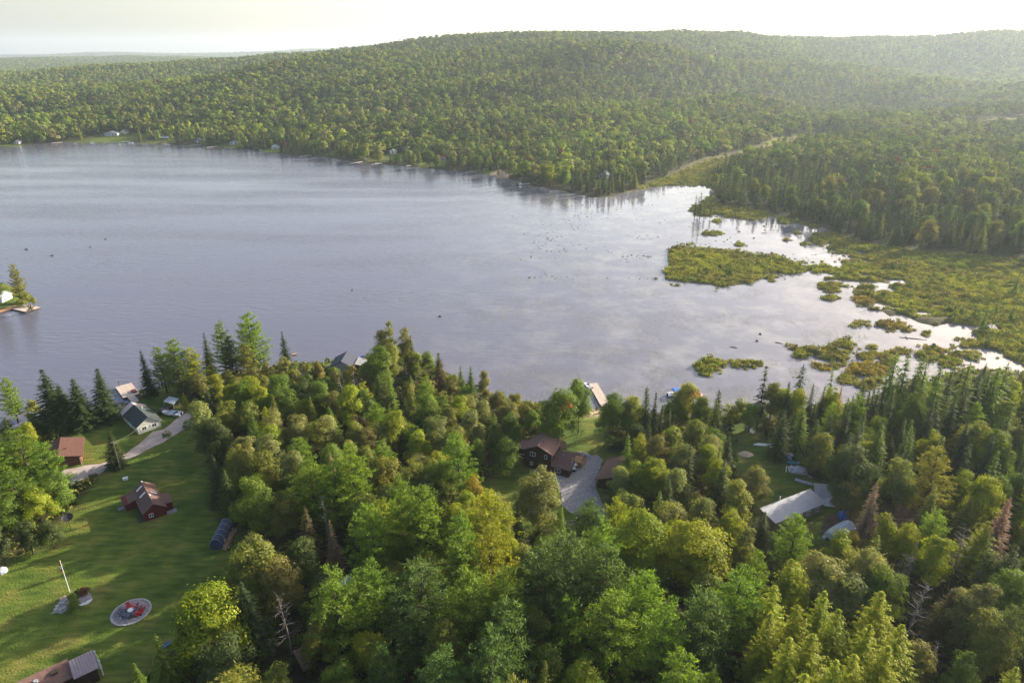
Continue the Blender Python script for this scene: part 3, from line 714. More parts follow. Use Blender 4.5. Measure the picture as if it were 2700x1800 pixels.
T(740, 1300, 'round', 12, 'olive', .8); T(800, 1330, 'spruce', 14, 'umber', .9); T(850, 1300, 'snag', 13, 'grey'); T(870, 1370, 'deadspruce', 12, 'brown', .8)
T(1250, 1255, 'tall', 12, 'yellow', .75, "slim yellow turning tree left of the tractor clearing"); T(1225, 1300, 'tall', 12, 'lime', .9); T(1185, 1275, 'round', 12, 'olive', .9)
T(1422, 1243, 'round', 15, 'pale', .9, "pale green round tree standing in front of the brown house"); T(1365, 1325, 'spruce', 11, 'dark', .9); T(1480, 1332, 'spruce', 11, 'green', .85, "small green spruce by the raised garden beds")
# around the middle dock
T(1480, 1030, 'maple', 17, 'green', .72, "maple with an orange patch between the house and the dock"); T(1530, 1002, 'maple', 16, 'green', .55, "dark green maple crown right behind the maple with orange patch"); T(1622, 1040, 'maple', 14, 'green', .85, "wide dark green maple shading the lawn below the long dock"); T(1668, 1048, 'maple', 13, 'olive', .6)
T(1710, 1017, 'narrow', 17, 'spruce', 1.1); T(1728, 1035, 'narrow', 15, 'spruce', 1.0); T(1745, 1065, 'narrow', 13, 'spruce', 1.0); T(1765, 1075, 'narrow', 12, 'dark', 1.1); T(1660, 1145, 'narrow', 14, 'green', 1.2, "slim pointed spruce behind the brown garage roof"); T(1715, 1105, 'narrow', 12, 'spruce', 1.2)
T(1815, 1010, 'maple', 14, 'olive', .62, "maple with orange tinge beside the blue covered boat"); T(1850, 1045, 'maple', 12, 'green', .6); T(1780, 1050, 'round', 10, 'green'); T(1900, 1028, 'narrow', 16, 'spruce', 1.5); T(1890, 1048, 'spruce', 14, 'olive', .8)
T(2022, 963, 'sparse', 19, 'spruce', .95, "ragged thin spruce taller than its neighbours at the left end of the right shore"); T(2120, 960, 'sparse', 18, 'spruce', 1.05, "ragged spruce with a flat gap toothed crown on the right shore"); T(2200, 972, 'sparse', 16, 'green', .8); T(2085, 1005, 'narrow', 15, 'spruce', 1.0); T(2145, 1008, 'narrow', 15, 'spruce', .9); T(2175, 1015, 'narrow', 14, 'spruce', .9)
T(2045, 1010, 'tall', 13, 'olive', 1.2); T(2075, 1020, 'round', 12, 'lime', .8); T(2110, 1030, 'round', 12, 'lime', .8); T(2195, 1025, 'round', 12, 'lime', .7); T(2220, 1005, 'deadspruce', 14, 'brown', .5); T(1955, 1055, 'bush', 7, 'olive', 1.2); T(1985, 1060, 'round', 9, 'green', .9); T(1930, 1070, 'bush', 6, 'lime', 1.1)
for q in [(2240, 1060), (2285, 1010), (2320, 1020), (2340, 1000), (2245, 1140), (2280, 1085), (2325, 1115), (2270, 1120), (2420, 985), (2515, 970), (2590, 980), (2555, 1010), (2610, 1005), (2460, 1060), (2330, 1105), (2530, 1030)]:
    T(q[0], q[1], 'narrow', 16, 'spruce', 1.15)
for q in [(2370, 930), (2398, 935), (2435, 930), (2450, 945), (2490, 965), (2640, 970), (2560, 955), (2660, 955)]:
    T(q[0], q[1], 'sparse', 20, 'green', 1.3)
T(2420, 1040, 'maple', 14, 'green', .75); T(2325, 1095, 'round', 11, 'lime', .7); T(2290, 1160, 'round', 11, 'lime', .7); T(2160, 1105, 'spruce', 14, 'dark', 1.0); T(2070, 1080, 'spruce', 14, 'dark', 1.0); T(2125, 1060, 'spruce', 14, 'green', .9); T(2020, 1100, 'bush', 4, 'umber', .8)
T(2170, 1145, 'round', 12, 'olive', .9); T(2250, 1180, 'maple', 16, 'dark', .9); T(2330, 1120, 'spruce', 16, 'green', 1.0); T(2410, 1125, 'spruce', 15, 'green', .9); T(2470, 1140, 'round', 12, 'lime', .8); T(2580, 1110, 'round', 13, 'olive', .9); T(2640, 1140, 'round', 13, 'green')
T(2000, 1232, 'round', 11, 'tan', .95, "round olive yellow willow left of the white roofed house"); T(2242, 1270, 'round', 10, 'tan', .95, "small round tree turning yellow beside the blue tarp"); T(2312, 1265, 'deadspruce', 17, 'brown', .85, "dead tan spruce beside the tarp covered boat")
T(2105, 1352, 'pine', 15, 'pineg', .95, "fresh green pine in front of the white roofed house"); T(2250, 1402, 'maple', 8, 'yellow', .8, "low maple turning yellow orange below the tarp covered boat"); T(2390, 1212, 'round', 14, 'pale', .8, "pale topped tree over the clearing with cut logs"); T(2485, 1178, 'pine', 19, 'olive', .95); T(2470, 1280, 'spruce', 14, 'olive', 1.0)
T(2605, 1262, 'maple', 14, 'lime', .7); T(2660, 1305, 'deadspruce', 18, 'brown', 1.1, "large dead brown spruce at the right edge"); T(2555, 1385, 'snag', 15, 'grey', 1.1, "bleached dead tree with upswept branches near the right edge"); T(2418, 1432, 'snag', 15, 'grey', .7, "slim bare dead trunk with a broken top, lower right"); T(2432, 1525, 'snag', 16, 'grey', 1.0, "pale dead tree with crooked branches at the lower right")
T(2515, 1540, 'deadspruce', 13, 'umber', 1.2); T(2478, 1690, 'snag', 11, 'grey', .9); T(1856, 1272, 'deadspruce', 7, 'rust', .8, "small rust red dead conifer in the wood left of the white roofed house")
T(1900, 1210, 'round', 12, 'lime', .8); T(1950, 1270, 'tall', 14, 'olive', 1.1, "tall olive tree at the left corner of the white roofed house"); T(1810, 1170, 'round', 12, 'pale', .9); T(1840, 1110, 'round', 12, 'olive', .9); T(1775, 1130, 'round', 12, 'olive', .9); T(1790, 1240, 'round', 12, 'pale', .9); T(1730, 1210, 'round', 12, 'lime', .9)
T(1880, 1150, 'round', 11, 'pale', .9); T(1740, 1150, 'round', 12, 'tan', .8); T(1640, 1230, 'round', 10, 'pale', .85, "pale leafy tree overhanging the front of the brown garage"); T(1680, 1220, 'tall', 11, 'lime', .9); T(1660, 1300, 'round', 12, 'olive', .9); T(1740, 1290, 'spruce', 14, 'green', .95); T(1700, 1330, 'spruce', 12, 'dark', 1.0); T(1770, 1330, 'round', 12, 'olive')
# foreground
T(1690, 1358, 'maple', 17, 'lime', 1.05, "broad bright lime maple in front of the gravel drive"); T(1835, 1385, 'maple', 17, 'lime', .95); T(1780, 1330, 'round', 13, 'pale', .9); T(1860, 1320, 'round', 13, 'pale', .9); T(1935, 1340, 'round', 13, 'lime', .75)
T(1490, 1420, 'pine', 22, 'blueg', 1.1); T(1590, 1380, 'pine', 19, 'pineg', .95); T(1700, 1500, 'pine', 20, 'pineg', .85); T(1610, 1440, 'pine', 21, 'blueg', 1.0); T(1100, 1478, 'pine', 22, 'blueg', 1.1, "large blue green pine in the foreground left of centre"); T(875, 1508, 'pine', 19, 'pineg', 1.05); T(1110, 1275, 'pine', 22, 'pineg', 1.05); T(1060, 1300, 'pine', 20, 'pineg', .9)
T(970, 1335, 'pine', 19, 'pineg', .95); T(1195, 1330, 'maple', 14, 'lime', .6); T(1290, 1385, 'pine', 19, 'lime', .95); T(1340, 1395, 'maple', 13, 'lime', .55); T(1215, 1400, 'pine', 20, 'pineg', .9); T(1325, 1500, 'pine', 20, 'pineg', .9); T(1385, 1440, 'round', 11, 'pale', .8); T(1330, 1590, 'pine', 20, 'blueg', 1.0); T(1300, 1680, 'pine', 19, 'blueg', .9)
T(545, 1545, 'round', 15, 'lime', 1.05, "yellow green leafy tree at the lower edge of the lawn"); T(462, 1612, 'spruce', 12, 'green', .75); T(405, 1672, 'spruce', 12, 'green', .85, "small light topped spruce nearest the lower left house"); T(360, 1745, 'spruce', 11, 'green', .9); T(650, 1432, 'round', 16, 'olive', .95); T(730, 1465, 'round', 14, 'tan', .8); T(640, 1530, 'spruce', 15, 'spruce', 1.1); T(745, 1570, 'snag', 13, 'grey'); T(790, 1430, 'round', 13, 'dark', .8)
T(830, 1640, 'round', 11, 'olive', .8); T(720, 1760, 'round', 10, 'olive', .8); T(630, 1790, 'pine', 10, 'pineg', .8); T(1000, 1700, 'pine', 15, 'blueg', .8); T(1160, 1720, 'pine', 17, 'blueg', 1.0); T(1430, 1745, 'larch', 15, 'olive', .7); T(1800, 1720, 'pine', 18, 'pineg', 1.1); T(1760, 1600, 'pine', 20, 'pineg', .9); T(1860, 1560, 'pine', 20, 'blueg', 1.05); T(1950, 1500, 'pine', 19, 'pineg', 1.0)
T(1970, 1400, 'round', 12, 'olive', .8); T(2000, 1450, 'pine', 14, 'pineg', .8); T(2150, 1460, 'round', 13, 'pale', .9); T(2100, 1500, 'tall', 14, 'lime', .9); T(2200, 1480, 'round', 14, 'pale', 1.0); T(2300, 1455, 'maple', 14, 'pale', .8); T(2350, 1370, 'round', 12, 'lime', .85); T(2410, 1385, 'round', 12, 'lime', .8); T(2480, 1415, 'round', 13, 'lime', .8); T(2340, 1500, 'maple', 14, 'green', .7); T(2260, 1520, 'round', 13, 'pale', 1.0)
for q in [(2040, 1540), (2090, 1475), (2105, 1590), (2180, 1560), (2215, 1600), (2030, 1620), (2150, 1670), (2290, 1640), (2330, 1560), (2350, 1700), (2260, 1720), (2200, 1740), (2090, 1690), (2385, 1650), (2120, 1780)]:
    T(q[0], q[1], 'larch', 17, 'lime', 1.15)
T(2600, 1545, 'round', 13, 'pale', .9); T(2560, 1560, 'round', 12, 'pale', .9); T(2640, 1650, 'round', 13, 'olive', .9); T(2560, 1740, 'round', 12, 'green', .9); T(2680, 1600, 'pine', 16, 'dark', .9); T(2620, 1620, 'round', 12, 'olive'); T(2690, 1520, 'round', 13, 'green'); T(2430, 1700, 'round', 11, 'tan', .9); T(2680, 1760, 'larch', 14, 'lime', 1.0)
T(2690, 1440, 'spruce', 15, 'spruce', 1.1); T(2650, 1460, 'round', 13, 'dark', .9)
# the spit at the left edge, small lone trees of the marsh
T(28, 690, 'pine', 17, 'olive', .75, "lone pine on the small point by the flat dock at the left edge"); T(-40, 700, 'pine', 17, 'green', .8); T(60, 770, 'bush', 4, 'olive', 1.1); T(45, 782, 'bush', 3.5, 'olive', 1.1); T(82, 775, 'bush', 4, 'olive', .8); T(75, 795, 'bush', 3.5, 'umber', .8)
for q, hh in [((1838, 505), 16), ((1845, 512), 13), ((1853, 500), 17), ((1862, 520), 12), ((1878, 525), 11)]:
    T(q[0], q[1], 'sparse', hh, 'spruce', .9)
T(1930, 685, 'larch', 7, 'green', .9, "small larch growing on the large reed island"); T(1845, 695, 'larch', 4.5, 'green', 1.0)
for q in [(2610, 790), (2640, 775), (2680, 785), (2695, 700)]:
    T(q[0], q[1], 'sparse', 9 + (q[0] % 4), 'green', .9)
T(1930, 700, 'bush', 2.5, 'green'); T(2510, 800, 'bush', 3, 'green', 1.3); T(2540, 806, 'bush', 3, 'green', 1.4); T(2580, 815, 'bush', 3.5, 'green', 1.4); T(2600, 850, 'bush', 3, 'green', 1.3)

# fill the near woods
HX = np.array([t['x'] for t in TREES]); HY = np.array([t['y'] for t in TREES]); HK = [t['kind'] for t in TREES]
def blocked(pgs, x, y, mrg):
    b = np.zeros(np.shape(x), bool)
    for pg in pgs: b |= sdf(pg, x, y) > -mrg
    return b
gx, gy = np.meshgrid(np.arange(-150, 245, 5.3), np.arange(62, 245, 5.3))
gx = (gx + (np.arange(gx.shape[0])[:, None] % 2) * 2.5 + rng.uniform(-1.9, 1.9, gx.shape)).ravel(); gy = (gy + rng.uniform(-1.9, 1.9, gy.shape)).ravel()
ls = -sdf(LAKE, gx, gy)
ok = (ls > 2.5) & ~blocked([LOT_A, LOT_B, LOT_D, LOT_E], gx, gy, 1.0) & ~blocked([LOT_C], gx, gy, 3.2) & ~blocked([LAWN], gx, gy, 3.2)
px_, py_ = pix(gx, gy, np.full(gx.shape, 1.2))
ok &= (px_ > -160) & (px_ < 2860) & (py_ < 2080) & (py_ > 945) & ~blocked([MARSH], gx, gy, 2)
gx, gy, ls, px_, py_ = gx[ok], gy[ok], ls[ok], px_[ok], py_[ok]
fr = random.Random(5)
for x, y, s, a_, b_ in zip(gx, gy, ls, px_, py_):
    dmin = np.min(np.hypot(HX - x, HY - y))
    if dmin < (3.7 if b_ < 1420 else 5.2): continue
    if a_ < 380 and b_ > 1680: continue
    def pick(opts): return fr.choices([o[0] for o in opts], [o[1] for o in opts])[0]
    if s < 7:
        k, hh = pick([(('bush', 4.5), 5), (('round', 7.5), 3), (('narrow', 11), 1 if a_ < 1700 else 5)])
    elif a_ < 420 and b_ < 1400: k, hh = pick([(('round', 8), 2), (('spruce', 12), 2), (('bush', 5), 2)])
    elif a_ < 1320 and b_ < 1330: k, hh = pick([(('round', 10.5), 4), (('tall', 12.5), 3), (('spruce', 12), 1.3), (('bush', 6), 1.2), (('narrow', 12), .5), (('larch', 11), 1), (('pine', 13), .8)])
    elif a_ > 1880 and b_ < 1330: k, hh = pick([(('narrow', 15), 5), (('spruce', 15), 3), (('round', 10.5), 2.2), (('sparse', 16), 1.5), (('pine', 15), .8)])
    elif a_ > 1640 and b_ < 1400: k, hh = pick([(('round', 11), 5), (('spruce', 12.5), 2), (('narrow', 13), 1.5), (('tall', 12), 2)])
    elif a_ > 1950: k, hh = pick([(('larch', 14.5), 3), (('round', 12), 4), (('pine', 15), 1.5), (('tall', 13), 1.5), (('spruce', 13), 1.2)])
    else: k, hh = pick([(('pine', 18), 5), (('round', 12), 3.5), (('spruce', 14), .8), (('maple', 13), 1.6), (('tall', 13), 1)])
    hh *= fr.uniform(.74, 1.08)
    lim = np.interp(a_, [0, 420, 700, 850, 1000, 1150, 1300, 1450, 1600, 1750, 1900, 2000, 2200, 2350, 2500, 2700], [1100, 960, 965, 970, 935, 970, 1045, 1085, 1075, 1065, 1075, 1060, 1030, 975, 965, 960])
    for _ in range(8):
        if pix(x, y, 1.2 + hh)[1] < lim + fr.uniform(0, 25): hh *= .88
    if hh < 2.5: continue
    if hh < 5 and k in ('round', 'tall', 'maple'): k = 'bush'
    cc = {'bush': [('olive', 4), ('tan', 3), ('green', 2), ('pale', 1)], 'round': [('olive', 2.2), ('pale', 2), ('green', 5.5), ('lime', 3.5), ('dark', 1.6), ('tan', .5)], 'tall': [('olive', 3), ('pale', 3), ('lime', 2), ('green', 2)],
          'spruce': [('spruce', 4), ('dark', 3), ('green', 2)], 'narrow': [('spruce', 5), ('dark', 2), ('green', 1)], 'sparse': [('spruce', 3), ('green', 3)], 'pine': [('pineg', 5), ('blueg', 3), ('lime', 1), ('olive', 1)],
          'larch': [('lime', 4), ('green', 1), ('olive', 2)], 'maple': [('lime', 3), ('green', 4)]}[k]
    tree_at((x, y), k, hh * fr.uniform(.85, 1.15), pick(cc), fr.uniform(.85, 1.3))
    HX = np.append(HX, x); HY = np.append(HY, y)

# ------------------------------------------------------------------ the woods across the water
def forest_points(spacing, D0, D1, x0, x1, jit=.6):
    X, Y = np.meshgrid(np.arange(x0, x1, spacing), np.arange(D0, D1, spacing))
    X = (X + (np.arange(X.shape[0])[:, None] % 2) * spacing / 2 + rng.uniform(-jit, jit, X.shape) * spacing).ravel(); Y = (Y + rng.uniform(-jit, jit, Y.shape) * spacing).ravel()
    keep = (np.abs(X) < 0.80 * Y + 60)
    return X[keep], Y[keep]
PTS = []
for sp, d0, d1 in ((6.6, 300, 760), (8.4, 760, 1250), (10.0, 1250, 2900)):
    X, Y = forest_points(sp, d0, d1, -2300, 2300)
    s = np.maximum(-sdf(LAKE, X, Y), sdf(BIG_ISLAND, X, Y) * 0 - 1e9)
    k = (s > 2.0) & ~blocked([MEADOW, MARSH, BIG_ISLAND], X, Y, 1.5) & ~blocked([MEADOW2], X, Y, 3)
    k &= ~((Y < 330) & (X < 150))
    X, Y, s = X[k], Y[k], s[k]
    PTS.append(np.stack([X, Y, s, np.full(len(X), sp)], 1))
PTS = np.concatenate(PTS)
# clearings with cottages on the far shore: (pixel x, pixel y, half width m, depth m)
for cx, cy_, hw, dp in FAR_CLEAR:
    c = P(cx, cy_, 1.0)
    PTS = PTS[~((np.abs(PTS[:, 0] - c[0]) < hw) & (np.abs(PTS[:, 1] - c[1]) < dp))]
zf = height(PTS[:, 0], PTS[:, 1])
fpx, fpy = pix(PTS[:, 0], PTS[:, 1], zf)
# conifer share: shores and the wet ground on the right are spruce country, the slopes are maple and birch
n1 = fbm(PTS[:, 0] * 0.012, PTS[:, 1] * 0.012, 3)
con = 0.10 + 0.55 * sstep(90, 10, PTS[:, 2]) + n1 * 0.9
con += np.where(fpx > 1500, 0.40 * sstep(12, 2, zf), 0)
con += np.where((fpx > 1880) & (PTS[:, 1] < 620), 0.25 + 0.2 * sstep(60, 5, PTS[:, 2]) + .25 * sstep(40, 4, -sdf(MEADOW, PTS[:, 0], PTS[:, 1])), 0)
con = np.clip(con, 0.03, 0.92)
u = rng.random(len(PTS))
isc = u < con
hgt = np.where(isc, rng.uniform(9, 16, len(PTS)), rng.uniform(8, 16.5, len(PTS))) * (PTS[:, 3] / 7.0) ** 0.5
far_cols = np.array([COL['green'], COL['lime'], COL['olive'], COL['pale'], COL['dark'], COL['tan']])
wts = np.array([.30, .22, .2, .1, .15, .03])
ci = rng.choice(6, len(PTS), p=wts / wts.sum())
n2 = fbm(PTS[:, 0] * 0.02 + 50, PTS[:, 1] * 0.02, 2)
n3 = fbm(PTS[:, 0] * 0.006 + 9, PTS[:, 1] * 0.0045, 3)
tint = far_cols[ci] * (1 + n2[:, None] * 0.7 + n3[:, None] * .8) * rng.uniform(.78, 1.22, (len(PTS), 1))
cc = np.array([COL['spruce'], COL['dark'], COL['olive']])[rng.choice(3, len(PTS), p=[.5, .35, .15])]
tint = np.where(isc[:, None], cc, tint)
aut = (rng.random(len(PTS)) < np.where((fpx > 1400) & (zf < 12), .012, .0006)) & ~isc
tint[aut] = np.array([COL['red'], COL['rust'], COL['yellow']])[rng.choice(3, aut.sum())] * 0.7
# the nearest of them (right bank and first rows of the far shore) are trees of their own
ordr = np.argsort(PTS[:, 1] - 0.3 * (PTS[:, 2] < 12) * PTS[:, 1])
cnt = {}
for t in TREES: cnt[CAT[t['kind']]] = cnt.get(CAT[t['kind']], 0) + 1
print("near trees", cnt)
single = np.zeros(len(PTS), bool)
keycols = list(COL)
for i in ordr:
    if fpx[i] < -20 or fpx[i] > 2720 or PTS[i, 1] > 900: continue
    k = ('narrow' if rng.random() < .6 else 'spruce') if isc[i] else 'round'
    if cnt.get(CAT[k], 0) >= 295:
        if cnt.get('spruce', 0) >= 295 and cnt.get('tree', 0) >= 295: break
        continue
    cnt[CAT[k]] = cnt.get(CAT[k], 0) + 1
    single[i] = True
    cname = min(keycols, key=lambda q: sum((COL[q][j] - tint[i][j]) ** 2 for j in range(3)))
    tree_at(PTS[i, :2], k, float(hgt[i]), cname, rng.uniform(.9, 1.2))
    TREES[-1]['far'] = True
print("with far singles", cnt, "mass", (~single).sum())

# low detail shapes for the mass
FARC = bpy.data.collections.new("forest_shapes")
def far_proto(name, crown, trunk=None):
    me = np_mesh(name, crown[0], crown[1], LEAF_I, crown[2])
    o = bpy.data.objects.new(name, me); FARC.objects.link(o); return o
for s in range(5): far_proto("a_leaf_%d" % s, broadleaf(1100 + s, 12, rx=[.36, .32, .40, .34, .38][s], z0=.08, nclump=30, nleaf=18, leaf=.6, coh=.9, rough=.3, lob=(3, 5), lobr=(.5, .72))[0])
for s in range(3): far_proto("b_spruce_%d" % s, conifer(1200 + s, 13, R0=[.15, .12, .17][s], whorl=.075, nb=5, size=.95, dens=.8, z0=.05)[0])
def mass(name, idx, label):
    me = bpy.data.meshes.new(name)
    pts = np.stack([PTS[idx, 0], PTS[idx, 1], zf[idx] - 0.3], 1)
    me.from_pydata(pts.tolist(), [], [])
    def at(n, t_, key, v):
        a_ = me.attributes.new(n, t_, 'POINT'); a_.data.foreach_set(key, np.asarray(v).ravel())
    at("pick", 'INT', "value", np.where(isc[idx], 5 + rng.integers(0, 3, idx.sum()), rng.integers(0, 5, idx.sum())).astype(np.int32))
    sc_ = hgt[idx] / np.where(isc[idx], 13.0, 12.0)
    wsc = sc_ * (.62 + .8 * rng.random(idx.sum()) ** 1.6)
    at("size", 'FLOAT_VECTOR', "vector", np.stack([wsc, wsc, sc_], 1).astype(np.float32))
    at("turn", 'FLOAT', "value", rng.uniform(0, 6.28, idx.sum()).astype(np.float32))
    at("tint", 'FLOAT_COLOR', "color", np.concatenate([tint[idx], np.ones((idx.sum(), 1))], 1).astype(np.float32))
    o = bpy.data.objects.new(name, me); col.objects.link(o)
    scatter_nodes(o, FARC)
    tag(o, label, None, kind="stuff")
    return o
def scatter_nodes(o, coll):
    ng = bpy.data.node_groups.new(o.name + "_scatter", 'GeometryNodeTree')
    ng.interface.new_socket("Geometry", in_out='INPUT', socket_type='NodeSocketGeometry'); ng.interface.new_socket("Geometry", in_out='OUTPUT', socket_type='NodeSocketGeometry')
    N = ng.nodes; L = ng.links
    gi = N.new("NodeGroupInput"); go = N.new("NodeGroupOutput")
    ci_ = N.new("GeometryNodeCollectionInfo"); ci_.inputs[0].default_value = coll; ci_.inputs["Separate Children"].default_value = True; ci_.inputs["Reset Children"].default_value = True
    ip = N.new("GeometryNodeInstanceOnPoints"); ip.inputs["Pick Instance"].default_value = True
    def na(n, t_):
        q = N.new("GeometryNodeInputNamedAttribute"); q.data_type = t_; q.inputs[0].default_value = n; return [s_ for s_ in q.outputs if s_.enabled][0]
    L.new(gi.outputs[0], ip.inputs["Points"]); L.new(ci_.outputs[0], ip.inputs["Instance"])
    L.new(na("pick", 'INT'), ip.inputs["Instance Index"]); L.new(na("size", 'FLOAT_VECTOR'), ip.inputs["Scale"])
    cx = N.new("ShaderNodeCombineXYZ"); L.new(na("turn", 'FLOAT'), cx.inputs[2]); L.new(cx.outputs[0], ip.inputs["Rotation"])
    L.new(ip.outputs[0], go.inputs[0])
    md = o.modifiers.new("scatter", 'NODES'); md.node_group = ng
mass("hillside_forest", ~single, "dense mixed forest covering the hills across the lake")

# far hills beyond: coarse canopy
def far_canopy(name, sp, d0, d1, label):
    X, Y = forest_points(sp, d0, d1, -5200, 3800)
    px2, py2 = pix(X, Y, np.full(len(X), 60.0)); k = (px2 > -150) & (px2 < 1250); X, Y = X[k], Y[k]
    Z = height(X, Y)
    me = bpy.data.meshes.new(name); me.from_pydata(np.stack([X, Y, Z - 2], 1).tolist(), [], []); n = len(X)
    def at(nm, t_, key, v):
        a_ = me.attributes.new(nm, t_, 'POINT'); a_.data.foreach_set(key, np.asarray(v).ravel())
    at("pick", 'INT', "value", rng.integers(0, 5, n).astype(np.int32)); s_ = rng.uniform(.8, 1.3, n)
    at("size", 'FLOAT_VECTOR', "vector", np.stack([s_ * sp / 8, s_ * sp / 8, s_ * 1.2], 1).astype(np.float32)); at("turn", 'FLOAT', "value", rng.uniform(0, 6.28, n).astype(np.float32))
    tn = far_cols[rng.choice(6, n, p=wts / wts.sum())]
    at("tint", 'FLOAT_COLOR', "color", np.concatenate([tn, np.ones((n, 1))], 1).astype(np.float32))
    o = bpy.data.objects.new(name, me); col.objects.link(o); scatter_nodes(o, FARC); tag(o, label, None, kind="stuff")
    return n
print("far", far_canopy("distant_forest", 17, 2900, 5200, "hazy forest on the low hills far behind the left ridge"), far_canopy("horizon_forest", 40, 7600, 9400, "blue forest on the farthest hills along the horizon"))
# ------------------------------------------------------------------ building helpers
M_WHITE = mat("white_paint", (0.72, 0.72, 0.70), 0.6, 0.3, 0.08, 3)
M_GLASS = mat("window_glass", (0.03, 0.035, 0.045), 0.08, 0.6)
M_BROWNWALL = mat("dark_brown_logs", (0.040, 0.022, 0.016), 0.85, 0.2, 0.35, 2.5)
M_BROWNROOF = mat("brown_shingles", (0.165, 0.098, 0.080), 0.9, 0.15, 0.22, 3.0, bump=.5)
M_PLUMROOF = mat("plum_shingles", (0.12, 0.072, 0.062), 0.9, 0.15, 0.25, 3.0, bump=.5)
M_REDWALL = mat("red_boards", (0.105, 0.012, 0.015), 0.8, 0.25, 0.2, 3)
M_REDROOF = mat("rust_red_shingles", (0.10, 0.05, 0.040), 0.9, 0.15, 0.22, 2.5, bump=.4)
M_GREENROOF = mat("dark_green_shingles", (0.040, 0.052, 0.050), 0.9, 0.2, 0.25, 3, bump=.4)
M_CREAM = mat("cream_siding", (0.50, 0.50, 0.42), 0.7, 0.25, 0.07, 2)
M_METALROOF = mat("pale_metal_roof", (0.29, 0.30, 0.33), 0.45, 0.5, 0.10, 0.8)
M_TAN = mat("tan_siding", (0.22, 0.17, 0.14), 0.8, 0.2, 0.12, 2)
M_NAVYROOF = mat("navy_roof", (0.030, 0.036, 0.062), 0.7, 0.3, 0.15, 3)
M_GREYROOF = mat("grey_roof", (0.20, 0.20, 0.21), 0.8, 0.3, 0.15, 3)
M_WOOD = mat("weathered_planks", (0.42, 0.35, 0.30), 0.85, 0.2, 0.16, 1.6, bump=.2)
M_WARMWOOD = mat("stained_planks", (0.36, 0.20, 0.11), 0.8, 0.2, 0.2, 1.5)
M_DARKWOOD = mat("dark_timber", (0.06, 0.045, 0.035), 0.9, 0.2, 0.3, 2)
M_BLACK = mat("black_rubber", (0.02, 0.02, 0.022), 0.6, 0.4)
M_GREY = mat("grey_metal", (0.30, 0.31, 0.33), 0.45, 0.5, .1, 3)
M_BLUE = mat("blue_tarp", (0.015, 0.13, 0.50), 0.5, 0.4, 0.2, 2)
M_NAVY = mat("navy_fabric", (0.055, 0.075, 0.125), 0.8, 0.2, 0.2, 2)
M_TARP = mat("silver_tarp", (0.40, 0.42, 0.47), 0.5, 0.4, 0.12, 1.5)
M_REDPLASTIC = mat("red_plastic", (0.42, 0.03, 0.035), 0.5, 0.4, .1, 3)
M_SLATE = mat("slate_plastic", (0.085, 0.095, 0.13), 0.55, 0.4, .1, 3)
M_STONE = mat("pale_stone", (0.36, 0.34, 0.33), 0.95, 0.1, 0.3, 2.5)
M_GRAVEL = mat("pale_gravel", (0.25, 0.235, 0.245), 0.95, 0.1, 0.30, 2.2, bump=.9)
M_ROAD = mat("sandy_gravel_road", (0.37, 0.31, 0.28), 0.95, 0.1, 0.22, 0.5, bump=.4)
M_TANK = mat("tank_white", (0.70, 0.71, 0.73), 0.35, 0.5, .05, 3)
M_GREEN = mat("tractor_green", (0.02, 0.20, 0.11), 0.4, 0.5, .1, 3)
M_TEAL = mat("teal_plastic", (0.05, 0.32, 0.34), 0.5, 0.4, .1, 3)
M_YELLOW = mat("yellow_plastic", (0.62, 0.42, 0.04), 0.5, 0.4, .1, 3)
M_ORANGE = mat("orange_plastic", (0.65, 0.16, 0.05), 0.5, 0.4, .1, 3)
M_SANDM = mat("pale_sand", (0.46, 0.34, 0.25), 0.95, 0.1, 0.15, 2, bump=.4)
LM = []
def frame_xy(A, B):
    A = np.asarray(A, float); B = np.asarray(B, float); d = B - A
    return A, math.atan2(d[1], d[0]), float(np.hypot(*d))
def window(root, face, W, D, u, z, w, h, fm=None, name="window", muntin=True):
    """a framed window on wall face f (y=0), b (y=D), l (x=0), r (x=W)"""
    fm = fm or M_WHITE; t = .075; f = MB(); p = MB()
    def q(mb, u0, u1, z0, z1, d0, d1):
        if face == 'f': mb.box(u0, u1, -d1, -d0, z0, z1)
        elif face == 'b': mb.box(u0, u1, D + d0, D + d1, z0, z1)
        elif face == 'l': mb.box(-d1, -d0, u0, u1, z0, z1)
        else: mb.box(W + d0, W + d1, u0, u1, z0, z1)
    q(f, u - w / 2 - t, u + w / 2 + t, z - t, z, .002, .07); q(f, u - w / 2 - t, u + w / 2 + t, z + h, z + h + t, .002, .07)
    q(f, u - w / 2 - t, u - w / 2, z, z + h, .002, .068); q(f, u + w / 2, u + w / 2 + t, z, z + h, .002, .068)
    if muntin: q(f, u - .035, u + .035, z, z + h, .004, .06)
    q(p, u - w / 2, u + w / 2, z, z + h, .002, .03)
    fo = f.build(name, fm, root); p.build("pane", M_GLASS, fo)
    return fo
def door(root, face, W, D, u, w=.95, h=2.05, m=None, name="door", z=0.05):
    p = MB(); k = MB()
    def q(mb, u0, u1, z0, z1, d0, d1):
        if face == 'f': mb.box(u0, u1, -d1, -d0, z0, z1)
        elif face == 'b': mb.box(u0, u1, D + d0, D + d1, z0, z1)
        elif face == 'l': mb.box(-d1, -d0, u0, u1, z0, z1)
        else: mb.box(W + d0, W + d1, u0, u1, z0, z1)
    q(p, u - w / 2, u + w / 2, z, z + h, .002, .06); o = p.build(name, m or M_WHITE, root)
    q(k, u + w / 2 - .14, u + w / 2 - .06, z + 1.0, z + 1.08, .06, .12); k.build("handle", M_GREY, o)
    return o
